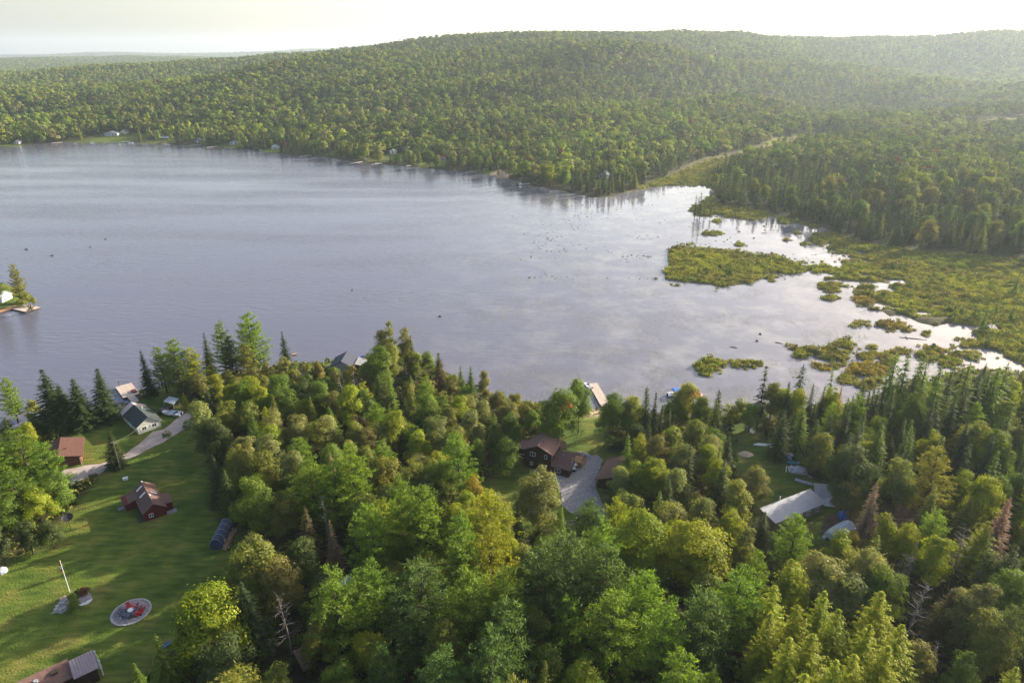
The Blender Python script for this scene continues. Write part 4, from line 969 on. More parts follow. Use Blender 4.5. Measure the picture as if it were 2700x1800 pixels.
def gable(root, W, D, hw, rise, wm, rm, ov=.35, ovy=.35, t=.14, base=-.3, apex=.5):
    ax = W * apex
    MB().prism([(0, base), (W, base), (W, hw), (ax, hw + rise), (0, hw)], 0, D).build("wall", wm, root)
    sl = rise / ax; sr = rise / (W - ax); e = .012
    top = [(-ov, hw - ov * sl + t + e), (ax, hw + rise + t + e), (W + ov, hw - ov * sr + t + e)]
    bot = [(W + ov, hw - ov * sr + e), (ax, hw + rise + e), (-ov, hw - ov * sl + e)]
    return MB().prism(top + bot, -ovy, D + ovy).build("roof", rm, root)
def stub(parent, x, y, z0, z1, r=.12, m=None, name="vent_pipe", n=8):
    return MB().tube([(x, y, z0), (x, y, z1)], r, n).build(name, m or M_GREY, parent)
def sheet(name, pts, m, label, z=None, dz=.05, sub=1.6, kind="structure", cat=None, edge=.0):
    """thin ground sheet that follows the land, outline given in pixels"""
    pg = poly(pts, 1.2)
    # densify the outline and make it a little uneven
    out = []
    for i in range(len(pg)):
        a_, b_ = pg[i], pg[(i + 1) % len(pg)]; n = max(1, int(np.hypot(*(b_ - a_)) / sub))
        for k in range(n): out.append(a_ + (b_ - a_) * k / n)
    out = np.array(out); out = out + np.stack([fbm(out[:, 0] * .5, out[:, 1] * .5), fbm(out[:, 0] * .5 + 9, out[:, 1] * .5)], 1) * edge
    bm = bmesh.new()
    vs = [bm.verts.new((p_[0], p_[1], 0)) for p_ in out]
    f = bm.faces.new(vs); bmesh.ops.triangulate(bm, faces=[f])
    for _ in range(3):
        es = [e for e in bm.edges if e.calc_length() > 3.0]
        if not es: break
        bmesh.ops.subdivide_edges(bm, edges=es, cuts=1); bmesh.ops.triangulate(bm, faces=bm.faces[:])
    X = np.array([v.co.x for v in bm.verts]); Y = np.array([v.co.y for v in bm.verts]); Z = height(X, Y) + dz
    for v, zz_ in zip(bm.verts, Z): v.co.z = zz_
    bmesh.ops.recalc_face_normals(bm, faces=bm.faces[:])
    me = bpy.data.meshes.new(name); bm.to_mesh(me); bm.free(); me.materials.append(m)
    if sum(p_.normal.z for p_ in me.polygons) < 0: me.flip_normals()
    o = bpy.data.objects.new(name, me); col.objects.link(o)
    return tag(o, label, cat, kind=kind)

# ------------------------------------------------------------------ roads and drives
sheet("gravel_road", [(60, 1352), (150, 1300), (175, 1287), (262, 1250), (345, 1208), (430, 1165), (480, 1135), (548, 1100), (552, 1088), (520, 1078), (490, 1090), (470, 1100), (450, 1118), (432, 1132), (402, 1138), (378, 1160), (338, 1192), (300, 1210), (265, 1222), (228, 1226), (170, 1238), (120, 1268), (40, 1310)], M_ROAD, "pale sandy gravel road curving past the white cottage", edge=.8)
sheet("gravel_drive", [(1462, 1262), (1500, 1250), (1520, 1225), (1535, 1206), (1575, 1198), (1590, 1212), (1575, 1250), (1572, 1290), (1585, 1320), (1600, 1350), (1618, 1385), (1610, 1420), (1592, 1462), (1555, 1462), (1552, 1420), (1545, 1385), (1530, 1362), (1500, 1348), (1480, 1330), (1480, 1300)], M_GRAVEL, "pale grey gravel drive beside the brown house", edge=.9)
sheet("dirt_track", [(1985, 1405), (1996, 1360), (2010, 1410), (2000, 1460), (1975, 1470), (1962, 1455)], mat("packed_dirt", (0.20, 0.14, 0.105), .95, .1, .25, .8, bump=.3), "packed dirt track left of the white roofed house", edge=.8)
sheet("bare_yard", [(2180, 1362), (2230, 1340), (2310, 1352), (2400, 1330), (2480, 1350), (2490, 1385), (2400, 1412), (2300, 1420), (2200, 1430), (2160, 1410)], mat("dark_bare_soil", (0.085, 0.06, 0.045), .95, .1, .35, .8, bump=.3), "bare dark soil yard among the trees at the right", edge=1.2)

# ------------------------------------------------------------------ the brown house
ZB = 1.2
fr_ = P(1454, 1245, ZB); fl_ = P(1378, 1184.5, ZB + 5.1)
rf_, rt_ = P(1416.5, 1179.4, ZB + 6.9), P(1453, 1129, ZB + 6.9); ax_ = (rt_ - rf_) / np.hypot(*(rt_ - rf_)); xd_ = np.array([ax_[1], -ax_[0]])
W = float(np.dot(fr_ - fl_, xd_)) - .3; A = fr_ - W * xd_; yaw = math.atan2(xd_[1], xd_[0])
hs = thing("brown_house", "dark brown two storey cabin with brown shingle roof beside the gravel drive", "house", A, yaw)
LM.append(("the brown house", A))
DH = 6.6; EV = 5.1; RS = 1.7
MB().prism([(0, -.3), (W, -.3), (W, EV), (W / 2, EV + RS), (0, EV)], 0, DH).build("wall", M_BROWNWALL, hs)
s_ = RS / (W / 2); o_ = .45; tk = .16
def rz_(x): return EV + RS - abs(x - W / 2) * s_ + .03
# roof with a long prow over the lakeside end
tip = float(np.hypot(*(rt_ - rf_))) + .4; print('house', W, yaw, tip)
top = [(-o_, -.5), (W / 2, -.5), (W + o_, -.5), (W + o_, DH - .6), (W / 2, tip), (-o_, DH - 2.0)]
rv = [(x_, y_, rz_(x_) + tk) for x_, y_ in top] + [(x_, y_, rz_(x_)) for x_, y_ in top]
MB().add(rv, [(0, 1, 4, 5), (1, 2, 3, 4), (6, 11, 10, 7), (7, 10, 9, 8), (0, 6, 7, 1), (1, 7, 8, 2), (2, 8, 9, 3), (3, 9, 10, 4), (4, 10, 11, 5), (5, 11, 6, 0)]).build("roof", M_BROWNROOF, hs)
# glazed prow under the tip
pv_ = [(0.3, DH + .003, -.3), (W - .3, DH + .003, -.3), (W / 2, tip - 1.2, -.3), (0.3, DH + .003, EV - .1), (W - .3, DH + .003, EV - .1), (W / 2, tip - 1.2, EV + RS - .08)]
MB().add(pv_, [(0, 2, 1), (3, 4, 5), (0, 1, 4, 3), (1, 2, 5, 4), (2, 0, 3, 5)]).build("prow_wall", M_BROWNWALL, hs)
lo = MB().slab([(W - .2, DH - .9, 4.3), (W + 2.0, DH - .7, 3.4), (W + .6, DH + 2.6, 3.6), (W / 2 + 1.2, tip - 1.2, 4.9)], .14).build("porch_roof", M_PLUMROOF, hs)
window(hs, 'f', W, DH, W * .30, 3.55, 1.25, 1.0); window(hs, 'f', W, DH, W * .78, 3.55, .55, .95, muntin=False); window(hs, 'f', W, DH, W * .26, .95, .6, .8); window(hs, 'f', W, DH, W * .72, .85, .7, .7)
window(hs, 'r', W, DH, 1.3, 1.1, .8, .8)
stub(hs, W * .60, 1.8, rz_(W * .6), rz_(W * .6) + .8, .07, M_BLACK, "vent_pipe"); stub(hs, W + .05, -.12, 0, 5.0, .05, M_GREY, "downspout")
MB().box(W * .45, W * .45 + 1.4, -1.5, -.02, -.3, .35).build("front_step", M_WOOD, hs)
# right wing with a lean-to roof
XW0, XW1 = W + .02, W + 4.6
MB().add([(XW0, -.6, -.3), (XW1, -.6, -.3), (XW1, 4.0, -.3), (XW0, 4.0, -.3), (XW0, -.6, 2.35), (XW1, -.6, 2.35), (XW1, 4.0, 3.9), (XW0, 4.0, 3.9)], [(3, 2, 1, 0), (4, 5, 6, 7), (0, 1, 5, 4), (1, 2, 6, 5), (2, 3, 7, 6), (3, 0, 4, 7)]).build("side_wing", M_BROWNWALL, hs)
MB().slab([(XW0, -1.0, 2.38), (XW1 + .35, -1.0, 2.38), (XW1 + .35, 4.3, 4.18), (XW0, 4.3, 4.18)], .13).build("wing_roof", M_PLUMROOF, hs)
wf = MB(); u0 = XW0 + 1.7
for b_ in ((u0 - .75, u0 + .75, .78, .88), (u0 - .75, u0 + .75, 1.75, 1.85), (u0 - .75, u0 - .65, .88, 1.75), (u0 + .65, u0 + .75, .88, 1.75), (u0 - .05, u0 + .05, .88, 1.75)): wf.box(b_[0], b_[1], -.69, -.603, b_[2], b_[3])
wo = wf.build("window", M_WHITE, hs); MB().box(u0 - .65, u0 + .65, -.65, -.603, .88, 1.75).build("pane", M_GLASS, wo)
stub(hs, XW1 + .25, 1.2, 0, 4.6, .10, M_GREY, "stove_pipe"); stub(hs, XW0 + 2.0, 2.8, 3.65, 4.0, .12, M_GREY, "roof_vent"); MB().box(XW0 + .2, XW0 + 3.6, -2.2, -.62, -.3, .14).build("porch_slab", M_STONE, hs)
# left wing
MB().box(-2.6, -.02, 2.2, 5.6, -.3, 3.5).build("left_wing", M_BROWNWALL, hs)
MB().slab([(-3.0, 1.8, 3.62), (-.01, 1.8, 4.0), (-.01, 6.0, 4.0), (-3.0, 6.0, 3.62)], .12).build("left_wing_roof", M_BROWNROOF, hs)
wf = MB()
for b_ in ((-2.1, -.7, .9, 1.0), (-2.1, -.7, 1.8, 1.9), (-2.1, -2.0, 1.0, 1.8), (-.8, -.7, 1.0, 1.8)): wf.box(b_[0], b_[1], 2.12, 2.198, b_[2], b_[3])
wo = wf.build("window", M_WHITE, hs); MB().box(-2.0, -.8, 2.15, 2.198, 1.0, 1.8).build("pane", M_GLASS, wo)
# lakeside deck with railing
dk = MB().box(W + .1, W + 6.4, 4.35, 7.4, -.3, 1.6).build("deck", M_WARMWOOD, hs)
rl = MB()
for x_ in np.linspace(W + .3, W + 6.3, 9): rl.box(x_ - .04, x_ + .04, 7.28, 7.36, 1.603, 2.5)
rl.box(W + .2, W + 6.38, 7.26, 7.38, 2.5, 2.58); rl.box(W + 6.28, W + 6.38, 4.4, 7.26, 2.5, 2.58)
for y_ in np.linspace(4.5, 7.0, 4): rl.box(W + 6.29, W + 6.37, y_ - .04, y_ + .04, 1.603, 2.5)
rl.build("railing", M_DARKWOOD, dk)
# propane tank beside the wing
c_ = P(1518, 1226, 1.8); tk_ = thing("propane_tank", "white propane tank standing beside the brown house wing", "gas tank", c_, yaw + R(62))
MB().lathe([(.05, -1.25), (.35, -1.15), (.5, -.85), (.5, .85), (.35, 1.15), (.05, 1.25)], 14).build("tank", M_TANK, tk_, True)
tk_.children[0].rotation_euler = (0, R(90), 0); tk_.children[0].location = (0, 0, .85)
MB().lathe([(.16, 0), (.16, .2), (.1, .28)], 10, (0, 0, 1.32)).build("valve_dome", M_GREY, tk_)
for x_ in (-.7, .7): MB().box(x_ - .1, x_ + .1, -.35, .35, -.1, .42).build("foot", M_STONE, tk_)
c_ = P(1512, 1240, 1.4); gen = thing("utility_cart", "small white and black generator box beside the propane tank", "generator", c_, yaw)
MB().box(-.6, .6, -.4, .4, .1, .55).build("frame", M_BLACK, gen); MB().box(-.5, .5, -.32, .32, .553, .95).build("cover", M_TANK, gen)
# rocks at the corner of the deck
for k, (a_, b_) in enumerate([(1529, 1196), (1536, 1201), (1543, 1199), (1550, 1203)]):
    q = P(a_, b_, 1.3); r_ = random.Random(k); o = MB().lathe([(.1, -.1), (.7, 0), (.8, .3), (.45, .62), (.1, .7)], 8, sx=r_.uniform(.7, 1.2), sy=r_.uniform(.6, 1)).build("boulder", M_STONE, None)
    o.location = (q[0], q[1], H1(*q)); o.rotation_euler = (0, 0, k); tag(o, ["leftmost boulder at the corner of the brown house deck", "second boulder from the brown house deck", "third boulder from the brown house deck", "boulder farthest from the brown house deck by the drive"][k], "boulder", "boulders by the deck")

# ------------------------------------------------------------------ the brown garage
A = P(1575, 1284, ZB); ev_ = P(1604, 1205, ZB + 2.3) - P(1570, 1260, ZB + 2.3); yaw = math.atan2(ev_[1], ev_[0]) - R(90); W = 7.0; gr = thing("brown_garage", "low brown garage with shingle roof right of the gravel drive", "garage", A, yaw); LM.append(("the brown garage", A))
gable(gr, W, 9.0, 2.5, 1.5, M_BROWNWALL, M_PLUMROOF, .6, .7); door(gr, 'f', W, 9, W * .5, 2.6, 2.05, mat("dark_garage_door", (.05, .035, .028), .7, .3, .15, 3), "garage_door"); window(gr, 'l', W, 9, 3.0, 1.0, .8, .7)

# ------------------------------------------------------------------ the white cottage with green roof
A, yaw, W = frame_xy(P(366, 1145, ZB), P(426.6, 1124, ZB)); wc = thing("white_cottage", "cream cottage with dark green roof beside the gravel road", "cottage", A, yaw); LM.append(("the cream cottage", A))
gable(wc, W, 9.6, 2.3, 1.9, M_CREAM, M_GREENROOF, .4, .35)
MB().prism([(-.42, 2.3 - .42 * 1.9 / (W / 2) - .1), (W / 2, 4.2 - .02), (W + .42, 2.3 - .42 * 1.9 / (W / 2) - .1), (W + .42, 2.3 - .42 * 1.9 / (W / 2) + .02), (W / 2, 4.19), (-.42, 2.3 - .42 * 1.9 / (W / 2) + .02)], -.36, -.30).build("gable_trim", M_WHITE, wc)
MB().prism([(0.02, -.3), (W - .02, -.3), (W - .02, 2.2), (W / 2, 4.0), (.02, 2.2)], 9.61, 12.2).build("rear_room", M_CREAM, wc)
MB().prism([(-.35, 2.16), (W / 2, 4.2), (W + .35, 2.16), (W + .35, 2.03), (W / 2, 4.06), (-.35, 2.03)], 9.97, 12.5).build("pale_rear_roof", mat("pinkish_metal_roof", (.50, .40, .40), .5, .4, .1, 1), wc)
for u_ in (W * .27, W * .70): window(wc, 'f', W, 9.6, u_, .85, 1.05, .85)
for u_ in (W * .27, W * .70):
    for sg in (-1, 1): MB().box(u_ + sg * .78 - .2, u_ + sg * .78 + .2, -.05, -.002, .8, 1.75).build("shutter", M_WHITE, wc)
window(wc, 'l', W, 9.6, 3.0, .95, .8, .8); door(wc, 'l', W, 9.6, 6.2)
for x_ in (.8, 1.9, 3.0, 4.1):
    pass
c_ = P(380, 1068, 2); stub(wc, W * .68, 7.0, 3.3, 4.6, .09, M_TANK, "chimney_pipe")
A2 = P(318, 1240, ZB)
# ------------------------------------------------------------------ red roofed garage
A, yaw, W = frame_xy(P(122, 1243, ZB), P(217, 1222, ZB)); rg = thing("red_roofed_garage", "brown timber garage with rust red roof beside the gravel road", "garage", A, yaw); LM.append(("the red roofed garage", A))
gable(rg, W, 8.5, 2.6, 1.15, mat("cedar_boards", (.13, .055, .03), .8, .2, .25, 2.5), M_REDROOF, .7, .9, apex=.42)
for u_ in (W * .3, W * .68): door(rg, 'f', W, 8.5, u_, 2.5, 2.15, mat("rust_brown_door", (.12, .045, .035), .7, .3, .15, 3), "garage_door")
stub(rg, W * .62, 3, 3.5, 4.0, .13, M_REDROOF, "roof_vent")
for x_ in (.1, W - .1): MB().box(x_ - .09, x_ + .09, -.75, -.6, -.3, 2.2).build("post", M_WOOD, rg)
# ------------------------------------------------------------------ red cottage on the lawn
A, yaw, W = frame_xy(P(384.5, 1375, ZB), P(440, 1355, ZB)); rc = thing("red_cottage", "dark red cottage with brown roof and white skylights on the lawn", "cottage", A, yaw); LM.append(("the red cottage", A))
DR = 10.6
gable(rc, W, DR, 2.15, 1.55, M_REDWALL, M_PLUMROOF, .35, .3); sl = 1.55 / (W / 2)
window(rc, 'f', W, DR, W * .30, .75, .75, .75); window(rc, 'l', W, DR, 2.6, .9, 1.4, .8); window(rc, 'l', W, DR, 4.6, .9, 1.4, .8); window(rc, 'r', W, DR, 5.0, .9, 1.0, .8)
def skylight(x_, y_, w, l):
    zc = 2.15 + (min(x_, W - x_)) * sl + .17; sg = 1 if x_ < W / 2 else -1
    MB().slab([(x_ - w / 2, y_ - l / 2, zc - sg * w / 2 * sl + .12), (x_ + w / 2, y_ - l / 2, zc + sg * w / 2 * sl + .12), (x_ + w / 2, y_ + l / 2, zc + sg * w / 2 * sl + .12), (x_ - w / 2, y_ + l / 2, zc - sg * w / 2 * sl + .12)], .16).build("skylight", M_TANK, rc)
skylight(W * .28, 5.9, 1.3, .4); skylight(W * .28, 9.0, 1.3, .4); skylight(W * .80, 5.6, 1.2, .45)
for y_ in (2.2, 4.0): stub(rc, W * .56, y_, 3.4, 3.85, .16, M_TANK, "roof_vent")
stub(rc, W * .5, DR - .2, 3.7, 4.1, .14, M_TANK, "roof_vent")
MB().box(-2.4, -.003, 6.6, 10.2, -.3, 2.0).build("porch_room", M_REDWALL, rc); MB().slab([(-2.75, 6.3, 1.75), (.25, 6.3, 2.52), (.25, 10.5, 2.52), (-2.75, 10.5, 1.75)], .11).build("porch_roof", M_PLUMROOF, rc)
MB().box(W + .003, W + 1.7, 1.2, 5.2, -.3, 1.9).build("side_room", M_REDWALL, rc); MB().slab([(W - .1, .9, 2.27), (W + 2.0, .9, 1.95), (W + 2.0, 5.5, 1.95), (W - .1, 5.5, 2.27)], .1).build("side_roof", M_PLUMROOF, rc)
MB().box(-3.9, -2.45, 7.9, 9.2, -.3, .13).build("door_slab", M_GREYROOF, rc); door(rc, 'l', 0, 0, 0, .01, .01) if False else None
MB().box(W + .1, W + 2.2, -.3, 1.1, -.3, .09).build("stone_patio", M_GREYROOF, rc); MB().box(-1.3, -.02, .2, 3.4, -.3, .08).build("stone_edging", M_DARKWOOD, rc)
# ------------------------------------------------------------------ lower left house
z_e = ZB + 2.9
A, yaw, W = frame_xy(P(193.9, 1789, z_e), P(259.6, 1757.8, z_e)); lh = thing("lower_left_house", "dark brown house with brown roof cut by the lower left corner", "house", A, yaw); LM.append(("the lower left house", A))
Db = float(np.hypot(*(P(228, 1720.8, z_e + .9) - P(259.6, 1757.8, z_e))))
MB().add([(.25, .3, -.3), (W - .25, .3, -.3), (W - .25, Db - .2, -.3), (.25, Db - .2, -.3), (.25, .3, 2.75), (W - .25, .3, 2.75), (W - .25, Db - .2, 3.6), (.25, Db - .2, 3.6)], [(3, 2, 1, 0), (4, 5, 6, 7), (0, 1, 5, 4), (1, 2, 6, 5), (2, 3, 7, 6), (3, 0, 4, 7)]).build("wall", M_BROWNWALL, lh)
mr_ = MB().slab([(0, -.1, 2.9), (W, -.1, 2.9), (W, Db, 3.8), (0, Db, 3.8)], .1).build("metal_roof", mat("mauve_metal", (.27, .215, .23), .5, .4, .08, 1), lh)
rb = MB()
for x_ in np.arange(.15, W, .42): rb.add([(x_, -.1, 2.902), (x_ + .1, -.1, 2.902), (x_ + .1, Db, 3.802), (x_, Db, 3.802), (x_ + .05, -.1, 2.98), (x_ + .05, Db, 3.88)], [(0, 3, 5, 4), (1, 4, 5, 2), (0, 4, 1), (3, 2, 5)])
rbo = rb.build("ribs", mr_.data.materials[0], mr_); tag(rbo, kind="stuff")
MB().box(-13, -.02, 1.4, Db + .2, -.3, 2.6).build("main_wall", M_BROWNWALL, lh)
MB().slab([(-13.4, .9, 2.55), (.02, .9, 2.55), (.02, Db + .7, 3.75), (-13.4, Db + .7, 3.75)], .13).build("roof", M_BROWNROOF, lh)
MB().slab([(-13.4, Db + .7, 3.75), (.02, Db + .7, 3.75), (.02, Db + 5, 2.5), (-13.4, Db + 5, 2.5)], .12).build("back_roof", M_BROWNROOF, lh) if False else None
stub(lh, -4.6, 2.8, 2.9, 3.55, .32, M_GREY, "roof_turbine", 12); MB().box(-2.5, -1.7, 2.5, 3.2, 2.9, 3.6).build("roof_hatch", M_DARKWOOD, lh); stub(lh, -7.6, 2.9, 2.9, 4.1, .13, M_TANK, "chimney_pipe"); stub(lh, W + .35, 1.0, 0, 3.4, .1, M_TANK, "antenna_mast"); stub(lh, W + .2, Db - .8, 0, 4.1, .08, M_TANK, "vent_mast")
# ------------------------------------------------------------------ white roofed house on the right
A, yaw, W = frame_xy(P(2044.9, 1379.7, ZB + 2.4), P(2179.6, 1325.3, ZB + 2.4)); mh = thing("white_roofed_house", "long tan house with pale metal roof in the right clearing", "house", A, yaw); LM.append(("the white roofed house", A + np.array([5, 2])))
Dm = float(np.hypot(*(P(2007.5, 1337.5, ZB + 3.3) - P(2044.9, 1379.7, ZB + 2.4))))
MB().add([(.3, .35, -.3), (W - .3, .35, -.3), (W - .3, Dm - .3, -.3), (.3, Dm - .3, -.3), (.3, .35, 2.2), (W - .3, .35, 2.2), (W - .3, Dm - .3, 3.05), (.3, Dm - .3, 3.05)], [(3, 2, 1, 0), (4, 5, 6, 7), (0, 1, 5, 4), (1, 2, 6, 5), (2, 3, 7, 6), (3, 0, 4, 7)]).build("wall", M_TAN, mh)
for k in range(7):      # overlapping roof sheets
    x0_, x1_ = W * k / 7, W * (k + 1) / 7; e_ = .006 * (k % 2)
    MB().slab([(x0_, 0, 2.4 + e_), (x1_ + .04, 0, 2.4 + e_), (x1_ + .04, Dm, 3.3 + e_), (x0_, Dm, 3.3 + e_)], .07 + .02 * (k % 2)).build("roof_sheet", M_METALROOF, mh)
for u_ in (W * .52, W * .68, W * .86):
    f = MB()
    for b_ in ((-.6, .6, .75, .85), (-.6, .6, 1.65, 1.75), (-.6, -.5, .85, 1.65), (.5, .6, .85, 1.65), (-.05, .05, .85, 1.65)): f.box(u_ + b_[0], u_ + b_[1], .28, .348, b_[2], b_[3])
    fo = f.build("window", M_WHITE, mh); MB().box(u_ - .5, u_ + .5, .31, .348, .85, 1.65).build("pane", M_GLASS, fo)
d_ = MB().box(W * .30, W * .30 + .95, .29, .348, .0, 1.95).build("door", M_WHITE, mh)
stub(mh, W * .40, Dm - .35 + .5, 0, 4.2, .13, M_TANK, "stove_pipe")
c0 = P(2168, 1300, ZB + 1.5); sh = thing("metal_sheet_stack", "pale corrugated metal sheets leaning at the right end of the white roofed house", "metal sheet", c0, yaw - R(38))
s1 = MB().slab([(-2.0, -2.2, .7), (1.9, -2.0, .5), (2.1, 2.2, 2.7), (-1.6, 2.0, 2.8)], .06).build("upper_sheet", M_METALROOF, sh); s2 = MB().slab([(-1.0, -3.2, .3), (2.6, -2.9, .2), (2.8, -.3, 1.3), (-.8, -.4, 1.35)], .06).build("lower_sheet", mat("bluish_metal", (.36, .42, .55), .45, .5, .1, 1), sh)
for x_ in (-1.3, 1.7): MB().box(x_ - .06, x_ + .06, 1.9, 2.0, -.3, 2.55).build("prop_post", M_DARKWOOD, sh)

# ------------------------------------------------------------------ navy roofed cottage by the shore and small roofs
A, yaw, W = frame_xy(P(872, 985, ZB), P(912, 990, ZB)); nv = thing("navy_roofed_cottage", "small cottage with navy roof almost hidden at the middle shore", "cottage", A, yaw + R(14)); LM.append(("the navy roofed cottage", A))
gable(nv, W + 2.2, 7.5, 2.4, 2.0, mat("grey_siding", (.30, .31, .33), .8, .2, .1, 2), M_NAVYROOF, .4, .4); window(nv, 'f', W + 2.2, 7.5, 2.6, .9, 1.1, .9); MB().slab([(W + 2.3, 1.0, 3.0), (W + 5.4, 1.0, 2.4), (W + 5.4, 6.6, 2.4), (W + 2.3, 6.6, 3.0)], .1).build("side_roof", M_GREYROOF, nv)
MB().box(W + 2.21, W + 5.2, 1.2, 6.4, -.3, 2.35).build("side_room", nv.children[0].data.materials[0], nv)
A, yaw, W = frame_xy(P(1050, 962, ZB), P(1085, 955, ZB)); gc = thing("grey_roofed_cottage", "grey roofed cottage half hidden behind the birches on the shore", "cottage", A, yaw); gable(gc, W, 7, 2.3, 1.5, M_CREAM, M_GREYROOF); window(gc, 'f', W, 7, 1.8, .9, 1, .9)
A, yaw, W = frame_xy(P(800, 1769, ZB + 2.0), P(825, 1756, ZB + 2.0)); sd = thing("small_brown_shed", "small shed with brown ribbed roof among the trees at the bottom", "shed", A, yaw)
Ds = 4.6
MB().box(.15, W - .15, .15, Ds - .1, -.3, 1.9).build("wall", M_BROWNWALL, sd); sr_ = MB().slab([(0, 0, 2.0), (W, 0, 2.0), (W, Ds, 2.5), (0, Ds, 2.5)], .09).build("roof", M_BROWNROOF, sd)
door(sd, 'f', W, Ds, W / 2, .8, 1.7, M_DARKWOOD, z=0)
rb = MB()
for x_ in np.arange(.1, W - .1, .4): rb.add([(x_, 0, 2.003), (x_ + .12, 0, 2.003), (x_ + .12, Ds, 2.503), (x_, Ds, 2.503), (x_ + .06, 0, 2.07), (x_ + .06, Ds, 2.57)], [(0, 3, 5, 4), (1, 4, 5, 2), (0, 4, 1), (3, 2, 5)])
tag(rb.build("ribs", M_BROWNROOF, sr_), kind="stuff")
# white canopy shelter
cA = [P(430, 1058, ZB + 2.4), P(457, 1064.6, ZB + 2.2), P(472, 1050, ZB + 2.4), P(446, 1044, ZB + 2.9)]
cc_ = sum(cA) / 4; cp = thing("canopy_shelter", "white canopy shelter behind the boats near the cream cottage", "canopy", cc_, 0); LM.append(("the white canopy shelter", cc_))
MB().slab([(p_[0] - cc_[0], p_[1] - cc_[1], z_) for p_, z_ in zip(cA, (2.4, 2.2, 2.4, 2.9))], .08).build("canopy_top", M_TARP, cp)
for p_, z_ in zip(cA, (2.3, 2.1, 2.3, 2.8)): q = (p_ - cc_) * .93; MB().tube([(q[0], q[1], -.3), (q[0], q[1], z_)], .06, 6).build("leg", M_GREY, cp)
# fabric garage on the lawn with firewood along it
A, yaw, W = frame_xy(P(555, 1449, ZB), P(588, 1447, ZB)); fg = thing("fabric_garage", "navy fabric shelter garage at the right edge of the lawn", "shelter", A, yaw); LM.append(("the fabric shelter", A))
dd = P(613, 1392, ZB) - P(585, 1448, ZB); Lf = float(np.hypot(*dd))
pr = [(0, -.2), (W, -.2), (W, 1.5), (W * .78, 2.35), (W * .5, 2.65), (W * .22, 2.35), (0, 1.5)]
fg.rotation_euler = (0, 0, math.atan2(dd[1], dd[0]) - R(90))
MB().prism(pr, 0, Lf).build("cover", M_NAVY, fg); MB().prism([(x_ * .9 + W * .05, z_ * .93) for x_, z_ in pr], -.05, -.003).build("front_flap", mat("dark_navy_fabric", (.03, .04, .075), .8, .2, .2, 2), fg)
for y_ in np.linspace(.05, Lf - .05, 5): MB().tube([(x_ * 1.0 + (.02 if x_ > W / 2 else -.02), y_, z_ + .03) for x_, z_ in pr[2:]], .045, 5).build("rib_hoop", M_GREY, fg)
wp = thing("firewood_pile", "split firewood stacked along the fabric shelter", "firewood", P(603, 1425, ZB), math.atan2(dd[1], dd[0]) - R(90))
rr_ = random.Random(3); M_LOG = mat("split_wood", (.30, .20, .13), .9, .1, .35, 4)
lgm = MB().tube([(-.28, 0, 0), (.28, 0, 0)], .14, 6).build("log", M_LOG, wp); lgm.location = (0, 0, .14)
for k in range(90):
    o = lgm.copy(); col.objects.link(o); o.parent = wp; lv = k // 24
    o.location = (rr_.uniform(-.35, .35) + (0 if k % 2 else .5), -3 + (k % 24) * .27 + rr_.uniform(-.1, .1), .12 + lv * .24 + rr_.uniform(0, .06)); o.rotation_euler = (rr_.uniform(-.1, .1), rr_.uniform(-.15, .15), rr_.uniform(-.5, .5))
# ------------------------------------------------------------------ docks
def dock(name, label, a_px, b_px, width, zt=.55, m=None, planks=True, group=None, lm=None):
    """deck from a to b (pixels at water level); planks across, posts below"""
    A = P(*a_px, zt); B = P(*b_px, zt); A, yaw, L_ = frame_xy(A, B)
    d = thing(name, label, "dock", A, yaw, 0.0, group)
    if lm: LM.append((lm, A))
    m = m or M_WOOD
    MB().box(0, L_, -width / 2 + .12, width / 2 - .12, zt - .3, zt - .075).build("frame", M_DARKWOOD, d)
    if planks:
        n = max(3, int(L_ / .62)); w = L_ / n
        pm = MB().box(.02, w - .03, -width / 2, width / 2, zt - .07, zt).build("plank", m, d)
        for k in range(1, n):
            o = pm.copy(); col.objects.link(o); o.parent = d; o.location = (k * w, random.uniform(-.03, .03), random.uniform(-.006, .006))
    else: MB().box(0, L_, -width / 2, width / 2, zt - .07, zt).build("deck", m, d)
    for x_ in np.linspace(.3, L_ - .3, max(2, int(L_ / 4) + 1)):
        for s_ in (-1, 1): MB().tube([(x_, s_ * (width / 2 - .1), -1.5), (x_, s_ * (width / 2 - .1), zt - .08)], .08, 6).build("post", M_DARKWOOD, d)
    return d, L_
dm, L_ = dock("long_dock", "long wooden dock reaching into the lake below the brown house", (1563, 1010), (1598, 1070), 2.9, lm="the long wooden dock")
dock("dock_ramp", "narrow wooden ramp joining the long dock to the beach", (1601, 1068), (1609, 1088), 1.8)
d2, L2 = dock("square_dock", "wide square wooden dock at the left shore", (325, 1014), (347, 1043), 4.6, lm="the square dock")
MB().box(L2 * .62, L2 * .85, -1.9 + 2.6, -.2 + 2.6 - .4, .553, .9).build("bench", mat("maroon_bench", (.13, .02, .03), .6, .3), d2); MB().tube([(.4, -1.2, .55), (.4, -1.2, 2.3)], .09, 6).build("mooring_post", M_DARKWOOD, d2)
dock("shore_ramp", "short wooden ramp from the square dock to the grass", (345, 1044), (362, 1064), 2.0)
d3, _ = dock("point_dock", "flat wooden dock at the tip of the left point", (52, 808), (88, 816), 6.0, .5, lm="the flat dock on the point")
dock("boardwalk", "stained wooden boardwalk along the left point", (-60, 838), (44, 806), 3.2, .6, M_WARMWOOD)
